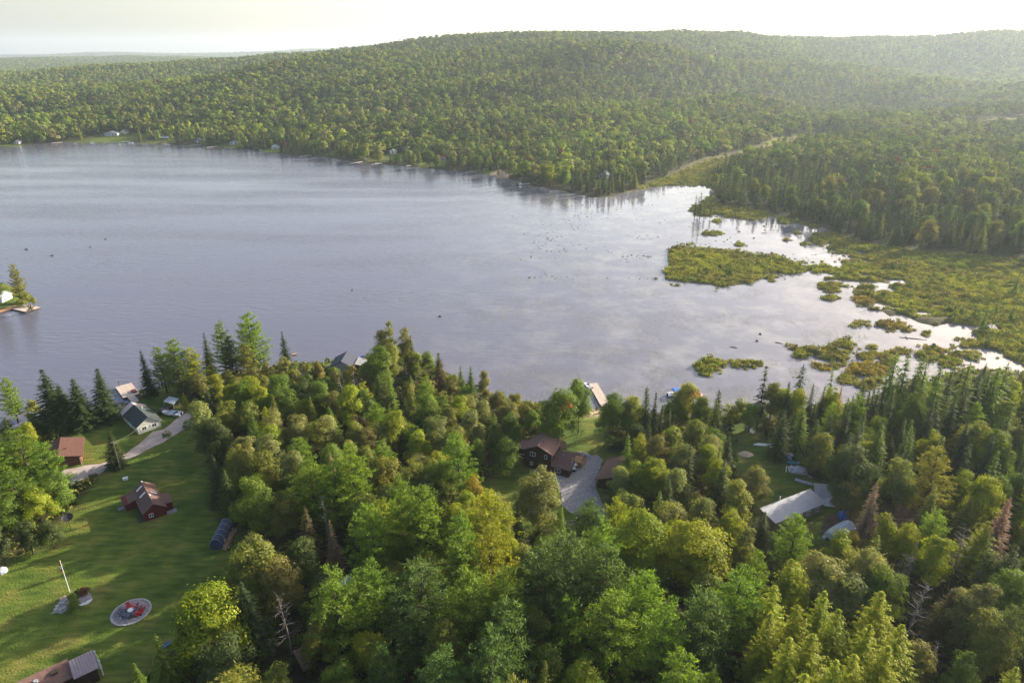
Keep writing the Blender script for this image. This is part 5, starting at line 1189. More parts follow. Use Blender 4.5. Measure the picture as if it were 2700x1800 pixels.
FD = [((925, 432), (1003, 417), 2.0, "long thin dock left of the white umbrella on the far shore"), ((980, 434), (1052, 424), 2.0, "thin dock with a moored boat below the white shed"), ((1072, 438), (1122, 431), 1.8, "thin dock below the red roofed far cottage"), ((1197, 447), (1240, 441), 1.6, "short thin dock right of the red roofed far cottage"),
      ((1264, 451), (1290, 449), 1.8, "pale dock beside the small sandy far beach"), ((1368, 487), (1450, 477), 2.0, "longest pale dock by the wooded point across the lake"), ((388, 375), (420, 374), 1.8, "thin dock beneath the far left clearing"), ((425, 381), (470, 375), 1.8, "thin dock beside a white moored boat on the far left shore"),
      ((620, 389), (650, 387), 1.8, "small dock at the foot of the far slope"), ((320, 375), (345, 373), 1.8, "short dock below the sunlit far cottage"), ((55, 381), (105, 377), 2.5, "low wall and dock beside the white far boathouse"), ((715, 400), (768, 395), 1.8, "small dock at a dark inlet of the far shore"), ((135, 378), (165, 375), 1.8, "low dock left of the far tan strand"), ((500, 384), (535, 381), 1.8, "low dock midway along the far left shore"), ((545, 389), (575, 386), 1.8, "low dock left of the far slope boats"), ((790, 413), (825, 409), 1.8, "thin dock right of the dark inlet")]
for k, (a_, b_, w_, lb) in enumerate(FD):
    dock("far_dock", lb, a_, b_, w_ + .5, .6, mat("bleached_planks", (.52, .49, .46), .8, .2, .1, 1), False, "docks along the far shore")
    LM.append((["the dock by the white umbrella", "the dock below the white shed", "the dock by the red roof", "the short dock farther right", "the dock by the far beach", "the longest pale far dock", "the far left clearing", "the dock with a white boat", "the far slope's dock", "the dock below the sunlit cottage", "the dock by the far boathouse", "the dock in the dark inlet", "the dock by the strand", "the midway far dock", "the dock by the boats", "the dock past the inlet"][k], P(*b_, .6)))
# white chairs on the point dock
def lawn_chair(name, label, xy, rz, m, group, z=None, s=1.0):
    c = thing(name, label, "chair", xy, rz, z, group); c.scale = (s, s, s)
    MB().add([(-.3, -.35, .38), (.3, -.35, .38), (.3, .3, .26), (-.3, .3, .26), (-.3, -.35, .42), (.3, -.35, .42), (.3, .3, .30), (-.3, .3, .30)], [(3, 2, 1, 0), (4, 5, 6, 7), (0, 1, 5, 4), (1, 2, 6, 5), (2, 3, 7, 6), (3, 0, 4, 7)]).build("seat", m, c)
    for k in range(3):
        x0 = -.3 + k * .205; hgt_ = .95 + (.06 if k == 1 else 0)
        MB().add([(x0, .28, .26), (x0 + .19, .28, .26), (x0 + .2, .62, hgt_), (x0 - .01, .62, hgt_), (x0, .32, .24), (x0 + .19, .32, .24), (x0 + .2, .66, hgt_ - .02), (x0 - .01, .66, hgt_ - .02)], [(0, 1, 2, 3), (7, 6, 5, 4), (0, 4, 5, 1), (1, 5, 6, 2), (2, 6, 7, 3), (3, 7, 4, 0)]).build("back_slat", m, c)
    for sg in (-1, 1):
        MB().box(sg * .42 - .07, sg * .42 + .07, -.42, .42, .58, .61).build("armrest", m, c)
        MB().box(sg * .40 - .04, sg * .40 + .04, -.40, -.31, 0, .578).build("leg", m, c); MB().box(sg * .40 - .04, sg * .40 + .04, .30, .38, 0, .578).build("leg", m, c)
    return c
q = P(68, 808, .5); lawn_chair("deck_chair", "pale deck chair on the flat dock, nearer the bushes", q, 2.4, M_CREAM, "chairs on the point dock", .5, 1.3); q = P(75, 809, .5); lawn_chair("deck_chair", "pale deck chair on the flat dock, nearer the open water", q, 3.4, M_CREAM, "chairs on the point dock", .5, 1.3)
# small white boathouse on the point
A, yaw, W = frame_xy(P(-22, 800, .8), P(8, 800, .8)); bh = thing("white_boathouse", "small white boathouse cut by the left edge on the point", "boathouse", A, yaw, .4); gable(bh, W, 6, 2.6, 1.0, M_WHITE, M_METALROOF, .4, .4); window(bh, 'r', W, 6, 2, 1.0, 1.2, .8); window(bh, 'f', W, 6, W * .7, 1.0, .9, .8); LM.append(("the white boathouse on the point", A))
o = MB().lathe([(.05, 0), (.05, 2.4), (1.2, 2.3), (.1, 2.75)], 10).build("umbrella", M_TANK, None); q = P(12, 786, .9); o.location = (q[0], q[1], H1(*q)); tag(o, "white patio umbrella behind the white boathouse on the point", "umbrella")

# ------------------------------------------------------------------ boats
def boat(name, label, xy, rz, L_, m, z=-.12, canopy=None, cat="boat", group=None, seatm=None):
    b = thing(name, label, cat, xy, rz, z, group)
    n = 9; vs = []; fs = []; Wd = L_ * .19
    for i in range(n):
        t = i / (n - 1); x_ = (t - .5) * L_; w = Wd * (1 - max(0, t - .45) ** 2 * 3.2) * (1 if t > .02 else .92); h0 = .0 + .35 * max(0, t - .6); hh = .62 + .25 * t
        vs += [(x_, 0, h0 - .1), (x_, -w * .75, h0 + .05), (x_, -w, hh), (x_, -w * .78, hh - .03), (x_, 0, hh - (.32 if t < .68 else .0)), (x_, w * .78, hh - .03), (x_, w, hh), (x_, w * .75, h0 + .05)]
    for i in range(n - 1):
        for k in range(8): fs.append((i * 8 + k, i * 8 + (k + 1) % 8, (i + 1) * 8 + (k + 1) % 8, (i + 1) * 8 + k))
    fs.append(tuple(range(7, -1, -1))); fs.append(tuple(range((n - 1) * 8, n * 8)))
    MB().add(vs, fs).build("hull", m, b)
    MB().box(-L_ * .5 - .35, -L_ * .5 + .02, -.18, .18, .1, .95).build("outboard_motor", M_BLACK, b)
    MB().add([(L_ * .12, -Wd * .7, .75), (L_ * .12, Wd * .7, .75), (L_ * .06, -Wd * .62, 1.2), (L_ * .06, Wd * .62, 1.2), (L_ * .135, -Wd * .7, .75), (L_ * .135, Wd * .7, .75), (L_ * .075, -Wd * .62, 1.2), (L_ * .075, Wd * .62, 1.2)], [(0, 1, 3, 2), (4, 6, 7, 5), (0, 4, 5, 1), (2, 3, 7, 6), (0, 2, 6, 4), (1, 5, 7, 3)]).build("windshield", M_GLASS, b)
    MB().box(-L_ * .28, -L_ * .18, -Wd * .6, Wd * .6, .42, .8).build("seat", seatm or M_CREAM, b)
    if canopy:
        MB().add([(x_ * L_, y_, z_) for x_, z_ in ((-.30, 1.75), (-.2, 1.95), (.1, 1.95), (.2, 1.75)) for y_ in (-Wd, Wd)], [(0, 1, 3, 2), (2, 3, 5, 4), (4, 5, 7, 6)]).build("canopy", canopy, b)
        b.children[-1].modifiers.new("thick", 'SOLIDIFY').thickness = .12
        for x_ in (-.28, .18):
            for y_ in (-1, 1): MB().tube([(x_ * L_, y_ * Wd * .95, .75), (x_ * L_, y_ * Wd * .95, 1.75)], .035, 5).build("canopy_pole", M_GREY, b)
    return b
boat("canopy_boat", "pontoon boat with bright blue canopy moored at the middle shore", P(1787, 1040, .2), R(8), 6.2, M_TANK, 0, M_BLUE); LM.append(("the blue canopied boat", P(1787, 1045, .2)))
boat("moored_boat", "white boat tied along the end of the long dock", P(1551, 1018, .2), R(118), 4.2, M_TANK)
boat("towed_boat", "blue and white motor boat parked on the gravel near the cream cottage", P(452, 1090, 1.7), R(172), 6.0, mat("blue_white_hull", (.45, .50, .56), .35, .5, .15, 1), 1.45, None, seatm=M_NAVY)
tr_ = thing("boat_trailer", "grey trailer under the parked blue and white boat", "trailer", P(452, 1090, 1.7), R(172)); MB().box(-2.6, 3.4, -.08, .08, .32, .42).build("beam", M_GREY, tr_)
for y_ in (-.85, .85):
    o = MB().lathe([(.1, -.1), (.32, -.1), (.32, .1), (.1, .1)], 14).build("wheel", M_BLACK, tr_); o.location = (-.6, y_, .3); o.rotation_euler = (R(90), 0, 0)
MB().box(-.65, -.55, -.75, .75, .27, .317).build("axle", M_GREY, tr_)
at_ = thing("black_car", "dark car parked beside the white canopy shelter", "car", P(436, 1082, 1.6), R(65))
MB().add([(-2.1, -.85, .35), (2.1, -.8, .35), (2.1, .8, .35), (-2.1, .85, .35), (-2.1, -.85, .95), (2.1, -.8, .82), (2.1, .8, .82), (-2.1, .85, .95)], [(3, 2, 1, 0), (4, 5, 6, 7), (0, 1, 5, 4), (1, 2, 6, 5), (2, 3, 7, 6), (3, 0, 4, 7)]).build("body", mat("black_paint", (.012, .014, .02), .25, .6), at_)
MB().add([(-1.7, -.78, .955), (1.0, -.75, .9), (1.0, .75, .9), (-1.7, .78, .955), (-1.3, -.62, 1.5), (.3, -.62, 1.5), (.3, .62, 1.5), (-1.3, .62, 1.5)], [(4, 5, 6, 7), (0, 1, 5, 4), (1, 2, 6, 5), (2, 3, 7, 6), (3, 0, 4, 7)]).build("cabin", M_GLASS, at_)
for x_ in (-1.3, 1.35):
    for y_ in (-.82, .82):
        o = MB().lathe([(.1, -.1), (.33, -.1), (.33, .1), (.1, .1)], 14).build("wheel", M_BLACK, at_); o.location = (x_, y_, .33); o.rotation_euler = (R(90), 0, 0)
for k, (a_, b_, L_, rz, lb) in enumerate([(965, 424, 6.5, 10, "white boat on a lift at the long thin far dock"), (1000, 431, 8.5, 10, "grey boat moored at the thin dock below the white shed"), (845, 411, 6, 5, "white boat moored under the dark far shore trees"), (243, 379, 6.5, -8, "white boat moored below the far tan strand"), (345, 377, 6.5, 15, "pale boat at the dock below the sunlit far cottage"),
      (441, 382, 6, 12, "white boat at the dock on the far left shore"), (597, 389, 6, 12, "white boat at the foot of the far slope"), (628, 390, 5, 4, "grey boat beside the small dock at the far slope"), (742, 400, 5.5, 8, "pale boat in the dark inlet of the far shore"), (690, 397, 5, 0, "cream coloured boat just left of the dark inlet"), (198, 379, 4.5, 0, "small grey boat left of the far tan strand")]):
    boat("far_boat", lb, P(a_, b_, .2), R(rz), L_, M_TANK if k != 1 else M_GREY, -.1, M_TARP if k in (0, 3) else None, group="boats along the far shore")
sl_ = thing("swim_raft", "small pale float on the water near the lone shore spruce", "float", P(776, 934, .2), .4, .0); MB().box(-.8, .8, -.5, .5, .0, .35).build("deck", M_WARMWOOD, sl_); MB().box(-.75, .75, -.45, .45, -.2, -.003).build("barrels", M_TANK, sl_)
for k, (a_, b_, mm, lb) in enumerate([(953, 941, M_BLUE, "blue boat drawn up on the sandy strip by the navy roofed cottage"), (910, 945, M_NAVY, "dark rowing boat on the sandy strip by the navy roofed cottage")]):
    boat("rowing_boat", lb, P(a_, b_, .9), R(20 + 130 * k), 3.8, mm, H1(*P(a_, b_, .9)))

# ------------------------------------------------------------------ far shore cottages
def far_house(label, a_px, W, D, hw, rise, wm, rm, yaw=0, wins=2, z=None, cat="cottage", lm=None):
    A = P(*a_px, 1.4); h = thing("far_cottage" if cat == "cottage" else "far_" + cat.replace(" ", "_"), label, cat, A, R(yaw), z, "buildings on the far shore")
    gable(h, W, D, hw, rise, wm, rm, .5, .5)
    for k in range(wins): window(h, 'f', W, D, W * (k + .5) / wins, .9, 1.3, 1.1, muntin=False)
    if wins > 1: door(h, 'f', W, D, W * .5, 1.0, 2.0, M_WHITE if wm is not M_WHITE else M_DARKWOOD)
    if lm: LM.append((lm, A))
    return h
M_LT = mat("light_grey_siding", (.42, .43, .46), .8, .2, .08, 2); M_SLR = mat("slate_blue_roof", (.10, .115, .15), .8, .2, .15, 2)
far_house("pale grey two part cottage with white front on the far left shore", (276, 362), 16, 9, 3.4, 2.0, M_LT, M_GREYROOF, 4, 4, lm="the pale grey far cottage")
far_house("small sunlit cream cottage beside the pale grey far cottage", (320, 359), 6.5, 7, 3.2, 2.0, mat("sunny_cream", (.62, .55, .42), .8, .2, .06, 2), M_GREYROOF, 0, 1, lm="the sunlit far cottage")
far_house("slate blue roofed cottage among the trees on the far left shore", (366, 355), 13, 10, 3.2, 2.8, mat("blue_grey_siding", (.17, .18, .22), .8, .2, .1, 2), M_SLR, 90 * 0 + 6, 3, lm="the slate blue far cottage")
far_house("white boathouse standing at the water on the far left", (38, 380), 5, 6, 2.8, 1.3, M_LT, M_GREYROOF, 8, 2, lm="the white far boathouse")
far_house("tan cottage behind a dead brown spruce on the far shore", (881, 395), 9, 7, 2.9, 1.8, mat("warm_tan", (.45, .33, .24), .8, .2, .1, 2), M_SLR, 10, 2, lm="the tan far cottage")
far_house("white shed with a dark door by the far green lawn", (1028, 409), 7, 5, 2.9, 1.7, M_WHITE, M_WHITE, 10, 1, cat="shed", lm="the white far shed")
far_house("small white hut behind the far green lawn", (1061, 403), 4.5, 4.5, 3.0, 1.3, M_WHITE, M_GREYROOF, 0, 1, cat="hut")
far_house("red roofed cottage with grey blue walls on the far shore", (1136, 425), 14, 8, 2.7, 2.2, mat("grey_lilac_siding", (.26, .26, .33), .8, .2, .1, 2), mat("bright_red_roof", (.38, .06, .07), .7, .3, .1, 2), 3, 3, lm="the red roofed far cottage")
far_house("grey roofed cottage hidden in the trees of the wooded point", (1578, 470), 7.5, 8, 2.9, 2.2, M_LT, mat("pale_grey_roof", (.32, .33, .36), .8, .2, .1, 2), -25, 2, lm="the wooded point's cottage")
far_house("small brown cottage at the water midway along the far left shore", (512, 376), 8, 7, 2.8, 1.8, M_TAN, M_GREYROOF, 4, 2)
far_house("pale cottage above the boats at the foot of the far slope", (606, 382), 9, 7, 2.9, 1.8, M_LT, M_GREYROOF, 6, 2)
far_house("small white cottage above the dark inlet of the far shore", (716, 392), 8, 6, 2.8, 1.7, M_WHITE, M_SLR, 6, 2)
ve = thing("parked_camper", "white camper parked in the far left clearing", "camper", P(436, 367, 1.3), R(-6), None); MB().box(-4, 4, -1.3, 1.3, .6, 3.0).build("body", M_TANK, ve); MB().box(-2.5, 2.0, -1.34, -1.302, 1.7, 2.4).build("window", M_GLASS, ve); MB().box(-3.4, 3.2, -1.1, 1.1, -.2, .597).build("chassis", M_BLACK, ve)
um = thing("white_umbrella", "white umbrella over the deck at the long thin far dock", "umbrella", P(1002, 409, 1.2), 0); MB().lathe([(2.6, 2.3), (2.5, 2.45), (.1, 3.4)], 8).build("canopy", M_TANK, um); MB().tube([(0, 0, -.2), (0, 0, 2.4)], .06, 6).build("pole", M_GREY, um)
nd = thing("navy_tent", "navy gazebo left of the white umbrella on the far shore", "gazebo", P(990, 411, 1.2), 0); MB().lathe([(3.0, 2.2), (2.9, 2.4), (.1, 3.5)], 4).build("canopy", M_NAVY, nd)
for x_, y_ in ((1.9, 0), (-1.9, 0), (0, 1.9), (0, -1.9)): MB().tube([(x_, y_, -.2), (x_, y_, 2.3)], .06, 5).build("leg", M_GREY, nd)

# ------------------------------------------------------------------ lawn furniture
c = P(346, 1613, ZB); rpx = abs(P(392, 1613, ZB)[0] - c[0])
pt = thing("fire_circle", "round pale gravel circle around the fire pit on the lawn", "patio", c, 0); pt.location.z = H1(*c); LM.append(("the fire circle", c))
MB().lathe([(rpx, -.15), (rpx, .05), (rpx - .3, .06), (.01, .065)], 40).build("gravel", M_GRAVEL, pt)
em = MB().lathe([(.05, 0), (.22, .03), (.24, .13), (.1, .2)], 6).build("edging_stone", M_STONE, pt)
for k in range(56):
    o = em if k == 0 else em.copy()
    if k: col.objects.link(o); o.parent = pt
    t = 2 * math.pi * k / 56; o.location = (rpx * math.cos(t), rpx * math.sin(t), .0); o.rotation_euler = (0, 0, k * 1.7); o.scale = (1, 1, random.uniform(.8, 1.2))
fp = thing("fire_pit", "round stone fire pit with pale lid amid the lawn chairs", "fire pit", P(345, 1608, ZB + .3), 0); MB().lathe([(.62, -.1), (.62, .42), (.5, .45), (.5, .3)], 14).build("ring", M_STONE, fp); MB().lathe([(.52, .45), (.54, .5), (.05, .56)], 14).build("lid", M_TANK, fp)
cz_ = np.array(P(345, 1608, ZB))
RED = [(340.7, 1599, "nearest the flag pole"), (355.8, 1598.6, "directly behind the fire pit"), (374, 1603, "at the far right of the circle"), (367, 1612, "just left of the red toy car")]
GRY = [(326, 1607, "at the upper left of the circle"), (319, 1615, "at the far left of the circle"), (331, 1622, "at the lower left of the circle"), (346, 1621, "nearest the camera side of the pit"), (363, 1604, "between two red ones")]
for L3, m_, wd in ((RED, M_REDPLASTIC, "red"), (GRY, M_SLATE, "slate grey")):
    for a_, b_, lb in L3:
        q = P(a_, b_, ZB + .4); d = cz_ - q; lawn_chair("lawn_chair", "%s wooden lawn chair %s" % (wd, lb), q, math.atan2(d[1], d[0]) + R(90), m_, "%s chairs around the fire pit" % wd, None, 1.12)
ty = thing("toy_car", "bright red ride on toy car at the rim of the fire circle", "toy car", P(364, 1621, ZB), .6); MB().box(-.6, .6, -.35, .35, .18, .5).build("body", mat("shiny_red", (.65, .02, .02), .3, .5), ty); MB().box(-.3, .2, -.28, .28, .503, .85).build("cab", M_REDPLASTIC, ty)
for x_ in (-.38, .38):
    for y_ in (-.37, .37): o = MB().lathe([(.05, -.06), (.18, -.06), (.18, .06), (.05, .06)], 10).build("wheel", M_BLACK, ty); o.location = (x_, y_, .18); o.rotation_euler = (R(90), 0, 0)
# flag pole
fb = P(184, 1560, ZB); fl = thing("flag_pole", "white flag pole with a limp red and white flag on the lawn", "flag pole", fb, 0); LM.append(("the flag pole", fb))
FH = 7.4; MB().tube([(0, 0, -.3), (0, 0, FH)], [.07, .045], 8).build("pole", M_TANK, fl); MB().lathe([(.02, 0), (.09, .06), (.02, .14)], 8, (0, 0, FH)).build("finial", M_YELLOW, fl)
def fold(z0, z1, name, m):
    n = 10; mb = MB(); vs = []
    for i in range(n + 1):
        f_ = i / n; x_ = -.06 - .42 * f_; y_ = .1 * math.sin(f_ * 9)
        vs += [(x_, y_, z1 - .25 * f_), (x_ * .92, y_ * 1.1, z0 - .3 * f_)]
    mb.add(vs, [(2 * i, 2 * i + 1, 2 * i + 3, 2 * i + 2) for i in range(n)]); o = mb.build(name, m, fl); o.modifiers.new("thick", 'SOLIDIFY').thickness = .02
fold(FH - 1.05, FH - .35, "flag_upper_band", mat("flag_red", (.60, .07, .04), .8, .1)); fold(FH - 1.75, FH - 1.05, "flag_middle_band", M_WHITE); fold(FH - 2.4, FH - 1.75, "flag_lower_band", MATS["flag_red"])
# rock garden below the flag
sheet("gravel_bed", [(130, 1618), (145, 1606), (155, 1588), (162, 1575), (176, 1574), (186, 1588), (180, 1602), (172, 1612), (160, 1618), (148, 1614)], M_GRAVEL, "irregular gravel bed left of the flag pole shrubs", dz=.06, edge=.4)
sheet("flagstone_patio", [(203, 1582), (215, 1568), (232, 1560), (240, 1568), (244, 1577), (240, 1581), (218, 1590), (205, 1593)], M_GRAVEL, "small grey flagstone patio below the burgundy shrubs", dz=.06, edge=.2)
sheet("pale_stone_step", [(206, 1595), (222, 1589), (244, 1577), (243, 1583), (232, 1592), (216, 1597)], mat("white_stone", (.55, .55, .57), .9, .2, .1, 2), "crescent of white stone edging the flagstone patio", dz=.10)
for k, (a_, b_) in enumerate([(160, 1577), (168, 1573), (174, 1580), (150, 1596), (166, 1588), (178, 1588), (158, 1606), (170, 1600), (146, 1604)]):
    q = P(a_, b_, ZB + .2); o = MB().lathe([(.1, -.1), (.35, 0), (.38, .2), (.15, .36)], 7, sx=random.uniform(.8, 1.5), sy=random.uniform(.7, 1.1)).build("garden_rock", mat("pink_granite", (.34, .24, .20), .95, .1, .25, 3) if k < 2 else M_STONE, None)
    o.location = (q[0], q[1], H1(*q)); o.rotation_euler = (0, 0, k * 1.3)
    tag(o, ["pinkish rock at the top left of the gravel bed", "pinkish rock at the top of the gravel bed", "grey rock beside the flag pole shrubs", "grey rock on the left rim of the gravel bed", "grey rock in the middle of the gravel bed", "grey rock at the right rim of the gravel bed", "grey rock at the bottom of the gravel bed", "grey rock at the lower right of the gravel bed", "grey rock at the left tip of the gravel bed"][k], "rock", "rocks in the garden bed")
for a_, b_, hh, cl, w_, lb in [(187, 1566, 1.9, 'green', 1.2, "clipped green shrub right at the foot of the flag pole"), (190, 1580, 2.1, 'green', 1.3, "green shrub between gravel bed and flagstone patio"), (188, 1590, 1.6, 'green', 1.3, "lowest green shrub of the flag pole garden"), (206, 1553, 1.5, 'umber', 1.3, "burgundy shrub left of the flagstone patio top"), (217, 1549, 1.5, 'red', 1.3, "deep red shrub above the flagstone patio"), (227, 1548, 1.4, 'umber', 1.3, "burgundy shrub at the right end of the garden")]:
    T(a_, b_, 'bush', hh, cl, w_, lb)
# black dish on a pole
sdh = thing("dish_on_pole", "dark flat dish on a thin pole at the lawn's left side", "dish", P(187, 1396, ZB), 0); MB().tube([(0, 0, -.2), (0, 0, 3.0)], .06, 6).build("pole", M_BLACK, sdh); o = MB().lathe([(.1, 0), (.8, .12), (1.1, .3), (1.12, .33), (.8, .17), (.05, .05)], 14).build("dish", M_BLACK, sdh); o.location = (0, 0, 3.0); o.rotation_euler = (.35, .2, 0)
# utility pole and its wires
up = thing("utility_pole", "pale wooden utility pole beside the short dark spruce", "utility pole", A2, 0); LM.append(("the utility pole", A2)); MB().tube([(0, 0, -.5), (0, 0, 8.2)], [.12, .08], 8).build("pole", mat("pale_pole", (.24, .21, .17), .9, .1, .15, 2), up); MB().box(-.7, .7, -.05, .05, 7.8, 7.92).build("crossarm", M_WOOD, up)
def wire(name, a_, za, b_, zb, sag, label):
    pts = [(a_[0] + (b_[0] - a_[0]) * t, a_[1] + (b_[1] - a_[1]) * t, za + (zb - za) * t - sag * 4 * t * (1 - t)) for t in np.linspace(0, 1, 9)]
    return tag(MB().tube(pts, .022, 4).build(name, mat("pale_cable", (.16, .15, .12), .7, .2), None), label, "cable")
wire("power_cable", A2, 9.2, P(372, 1118, 5.0), 4.6, .5, "pale overhead cable from the utility pole to the cream cottage"); wire("power_cable", A2, 9.2, P(332, 1268, 3.5), 4.2, .8, "pale overhead cable from the utility pole to the red cottage")
wd = thing("white_box", "small white utility box on the grass behind the red cottage", "box", P(331, 1264, ZB), .4); MB().box(-.5, .5, -.35, .35, 0, .5).build("case", M_TANK, wd); MB().box(-.54, .54, -.39, .39, .503, .56).build("lid", M_TANK, wd)
tp = thing("white_tarp_cover", "white tarp covered object at the left edge of the lawn", "tarp", P(4, 1503, ZB + .4), .3); MB().lathe([(1.0, -.05), (.95, .5), (.6, .9), (.1, 1.0)], 9).build("tarp", M_TARP, tp)
bs = thing("blue_sled", "blue plastic sled by the small spruces at the lawn's lower edge", "sled", P(440, 1701, ZB), 1.0); MB().add([(-.9, -.3, .15), (.7, -.3, .1), (1.0, -.2, .4), (-.9, .3, .15), (.7, .3, .1), (1.0, .2, .4), (-.9, -.4, .35), (.7, -.4, .3), (-.9, .4, .35), (.7, .4, .3)], [(0, 1, 4, 3), (1, 2, 5, 4), (0, 6, 7, 1), (3, 4, 9, 8)]).build("shell", mat("sky_blue", (.05, .16, .36), .5, .4), bs); bs.children[0].modifiers.new("t", 'SOLIDIFY').thickness = .06
rv_ = thing("parked_trailer", "white and blue camping trailer glimpsed between foreground pines", "trailer", P(905, 1570, ZB), R(55)); MB().box(-2.6, 2.6, -1.1, 1.1, .5, 1.5).build("lower_body", mat("trailer_blue", (.06, .10, .28), .4, .5), rv_); MB().box(-2.6, 2.6, -1.1, 1.1, 1.503, 2.6).build("upper_body", M_TANK, rv_); MB().box(-2.0, 2.0, -1.14, -1.102, 1.7, 2.3).build("window", M_GLASS, rv_); MB().box(-1.8, 1.8, -.9, .9, .0, .497).build("chassis", M_BLACK, rv_)
# green tractor with loader, its cart beside it
tr = thing("green_tractor", "small green tractor with a wide brown bucket in the clearing by the house", "tractor", P(1290, 1318, ZB), R(90)); LM.append(("the green tractor", P(1290, 1318, ZB)))
MB().add([(.1, -.35, .6), (1.5, -.32, .6), (1.5, .32, .6), (.1, .35, .6), (.1, -.35, 1.25), (1.5, -.3, 1.1), (1.5, .3, 1.1), (.1, .35, 1.25)], [(3, 2, 1, 0), (4, 5, 6, 7), (0, 1, 5, 4), (1, 2, 6, 5), (2, 3, 7, 6), (3, 0, 4, 7)]).build("hood", M_GREEN, tr)
MB().box(-.9, .097, -.45, .45, .55, .85).build("rear_body", M_BLACK, tr); MB().box(-.75, -.25, -.3, .3, .853, 1.25).build("seat", M_YELLOW, tr)
MB().tube([(-.85, -.55, .8), (-.85, -.55, 2.1), (-.85, .55, 2.1), (-.85, .55, .8)], .06, 6).build("roll_bar", M_TANK, tr)
for x_, y_, r_ in ((-.6, -.75, .62), (-.6, .75, .62), (1.15, -.6, .38), (1.15, .6, .38)):
    o = MB().lathe([(r_ * .4, -.16), (r_, -.14), (r_, .14), (r_ * .4, .16)], 16).build("wheel", M_BLACK, tr); o.location = (x_, y_, r_); o.rotation_euler = (R(90), 0, 0)
for y_ in (-.5, .5): MB().tube([(-.1, y_, 1.2), (1.3, y_, 1.1), (2.1, y_, .45)], .07, 5).build("loader_arm", M_GREEN, tr)
MB().add([(2.1, -1.1, .1), (2.1, 1.1, .1), (2.9, -1.1, .12), (2.9, 1.1, .12), (2.05, -1.1, .75), (2.05, 1.1, .75)], [(0, 1, 3, 2), (0, 4, 5, 1), (0, 2, 4), (1, 5, 3)]).build("bucket", mat("rusty_bucket", (.14, .10, .09), .8, .2, .2, 3), tr); tr.children[-1].modifiers.new("t", 'SOLIDIFY').thickness = .06
ct = thing("utility_trailer", "dark utility trailer parked beside the green tractor", "trailer", P(1302, 1316, ZB), R(90)); MB().box(-1.6, 1.2, -.7, .7, .45, .53).build("bed", M_DARKWOOD, ct)
for y_ in (-.72, .72): MB().box(-1.6, 1.2, y_ - .03, y_ + .03, .533, .95).build("side_panel", M_GREY, ct)
for y_ in (-.85, .85): o = MB().lathe([(.1, -.09), (.34, -.09), (.34, .09), (.1, .09)], 14).build("wheel", M_BLACK, ct); o.location = (-.2, y_, .34); o.rotation_euler = (R(90), 0, 0)
MB().tube([(1.2, 0, .48), (2.4, 0, .4)], .05, 5).build("tongue", M_GREY, ct)
# raised garden beds
for k, (a_, b_, rz, lb) in enumerate([(1506, 1381, 10, "wooden raised bed nearer the drive"), (1514, 1398, -55, "wooden raised bed half hidden by the small green spruce")]):
    g_ = thing("garden_bed", lb, "garden bed", P(a_, b_, ZB), R(rz), None, "raised garden beds"); L_ = 2.0 + k
    for nm, bx_ in (("board", (-L_ / 2, L_ / 2, -.65, -.58, 0, .5)), ("board", (-L_ / 2, L_ / 2, .58, .65, 0, .5)), ("board", (-L_ / 2 - .07, -L_ / 2, -.65, .65, 0, .5)), ("board", (L_ / 2, L_ / 2 + .07, -.65, .65, 0, .5)), ("soil", (-L_ / 2, L_ / 2, -.58, .58, 0, .42))): MB().box(*bx_).build(nm, M_WOOD if nm == "board" else M_DARKWOOD, g_)

# ------------------------------------------------------------------ the cluttered right yard
bt = thing("tarp_covered_boat", "boat under a silver tarp at the right of the white roofed house", "boat", P(2215, 1408, ZB), R(28)); LM.append(("the tarp covered boat", P(2215, 1405, ZB)))
vs = []; prof = [(-3.8, .5, .9), (-3.6, 1.2, 1.7), (-2.0, 1.45, 2.4), (0, 1.5, 2.9), (1.8, 1.45, 3.0), (3.2, 1.3, 2.2), (3.9, .7, 1.3)]; fs = []
for x_, w, h in prof: vs += [(x_, -w, .3), (x_, -w * .98, h * .55), (x_, -w * .35, h * .95), (x_, w * .1, h), (x_, w * .6, h * .8), (x_, w, h * .5), (x_, w, .3)]
for i in range(len(prof) - 1):
    for k in range(6): fs.append((i * 7 + k, i * 7 + k + 1, (i + 1) * 7 + k + 1, (i + 1) * 7 + k))
fs += [tuple(range(6, -1, -1)), tuple(range(42, 49))]
MB().add(vs, fs).build("tarp", M_TARP, bt); MB().box(-3.2, 3.2, -.5, .5, -.1, .297).build("keel_blocks", M_DARKWOOD, bt)
bl = thing("blue_tarp_bundle", "bright blue tarp bundle behind the tarp covered boat", "tarp", P(2221, 1366, ZB), .3); MB().add([(-1.0, -.6, 0), (1.0, -.6, 0), (1.0, .7, 0), (-1.0, .7, 0), (-.9, -.5, 1.5), (.8, -.5, 1.7), (.9, .6, 1.9), (-1.0, .6, 1.8)], [(3, 2, 1, 0), (4, 5, 6, 7), (0, 1, 5, 4), (1, 2, 6, 5), (2, 3, 7, 6), (3, 0, 4, 7)]).build("tarp", M_BLUE, bl); bl.children[0].modifiers.new("b", 'BEVEL').width = .2
bk = thing("white_bucket", "small white bucket left of the tarp covered boat", "bucket", P(2172, 1420, ZB), 0); MB().lathe([(.3, 0), (.4, .6), (.35, .6), (.28, .1)], 12).build("pail", M_TANK, bk); MB().tube([(-.38, 0, .58), (0, 0, .85), (.38, 0, .58)], .02, 4).build("handle", M_GREY, bk)
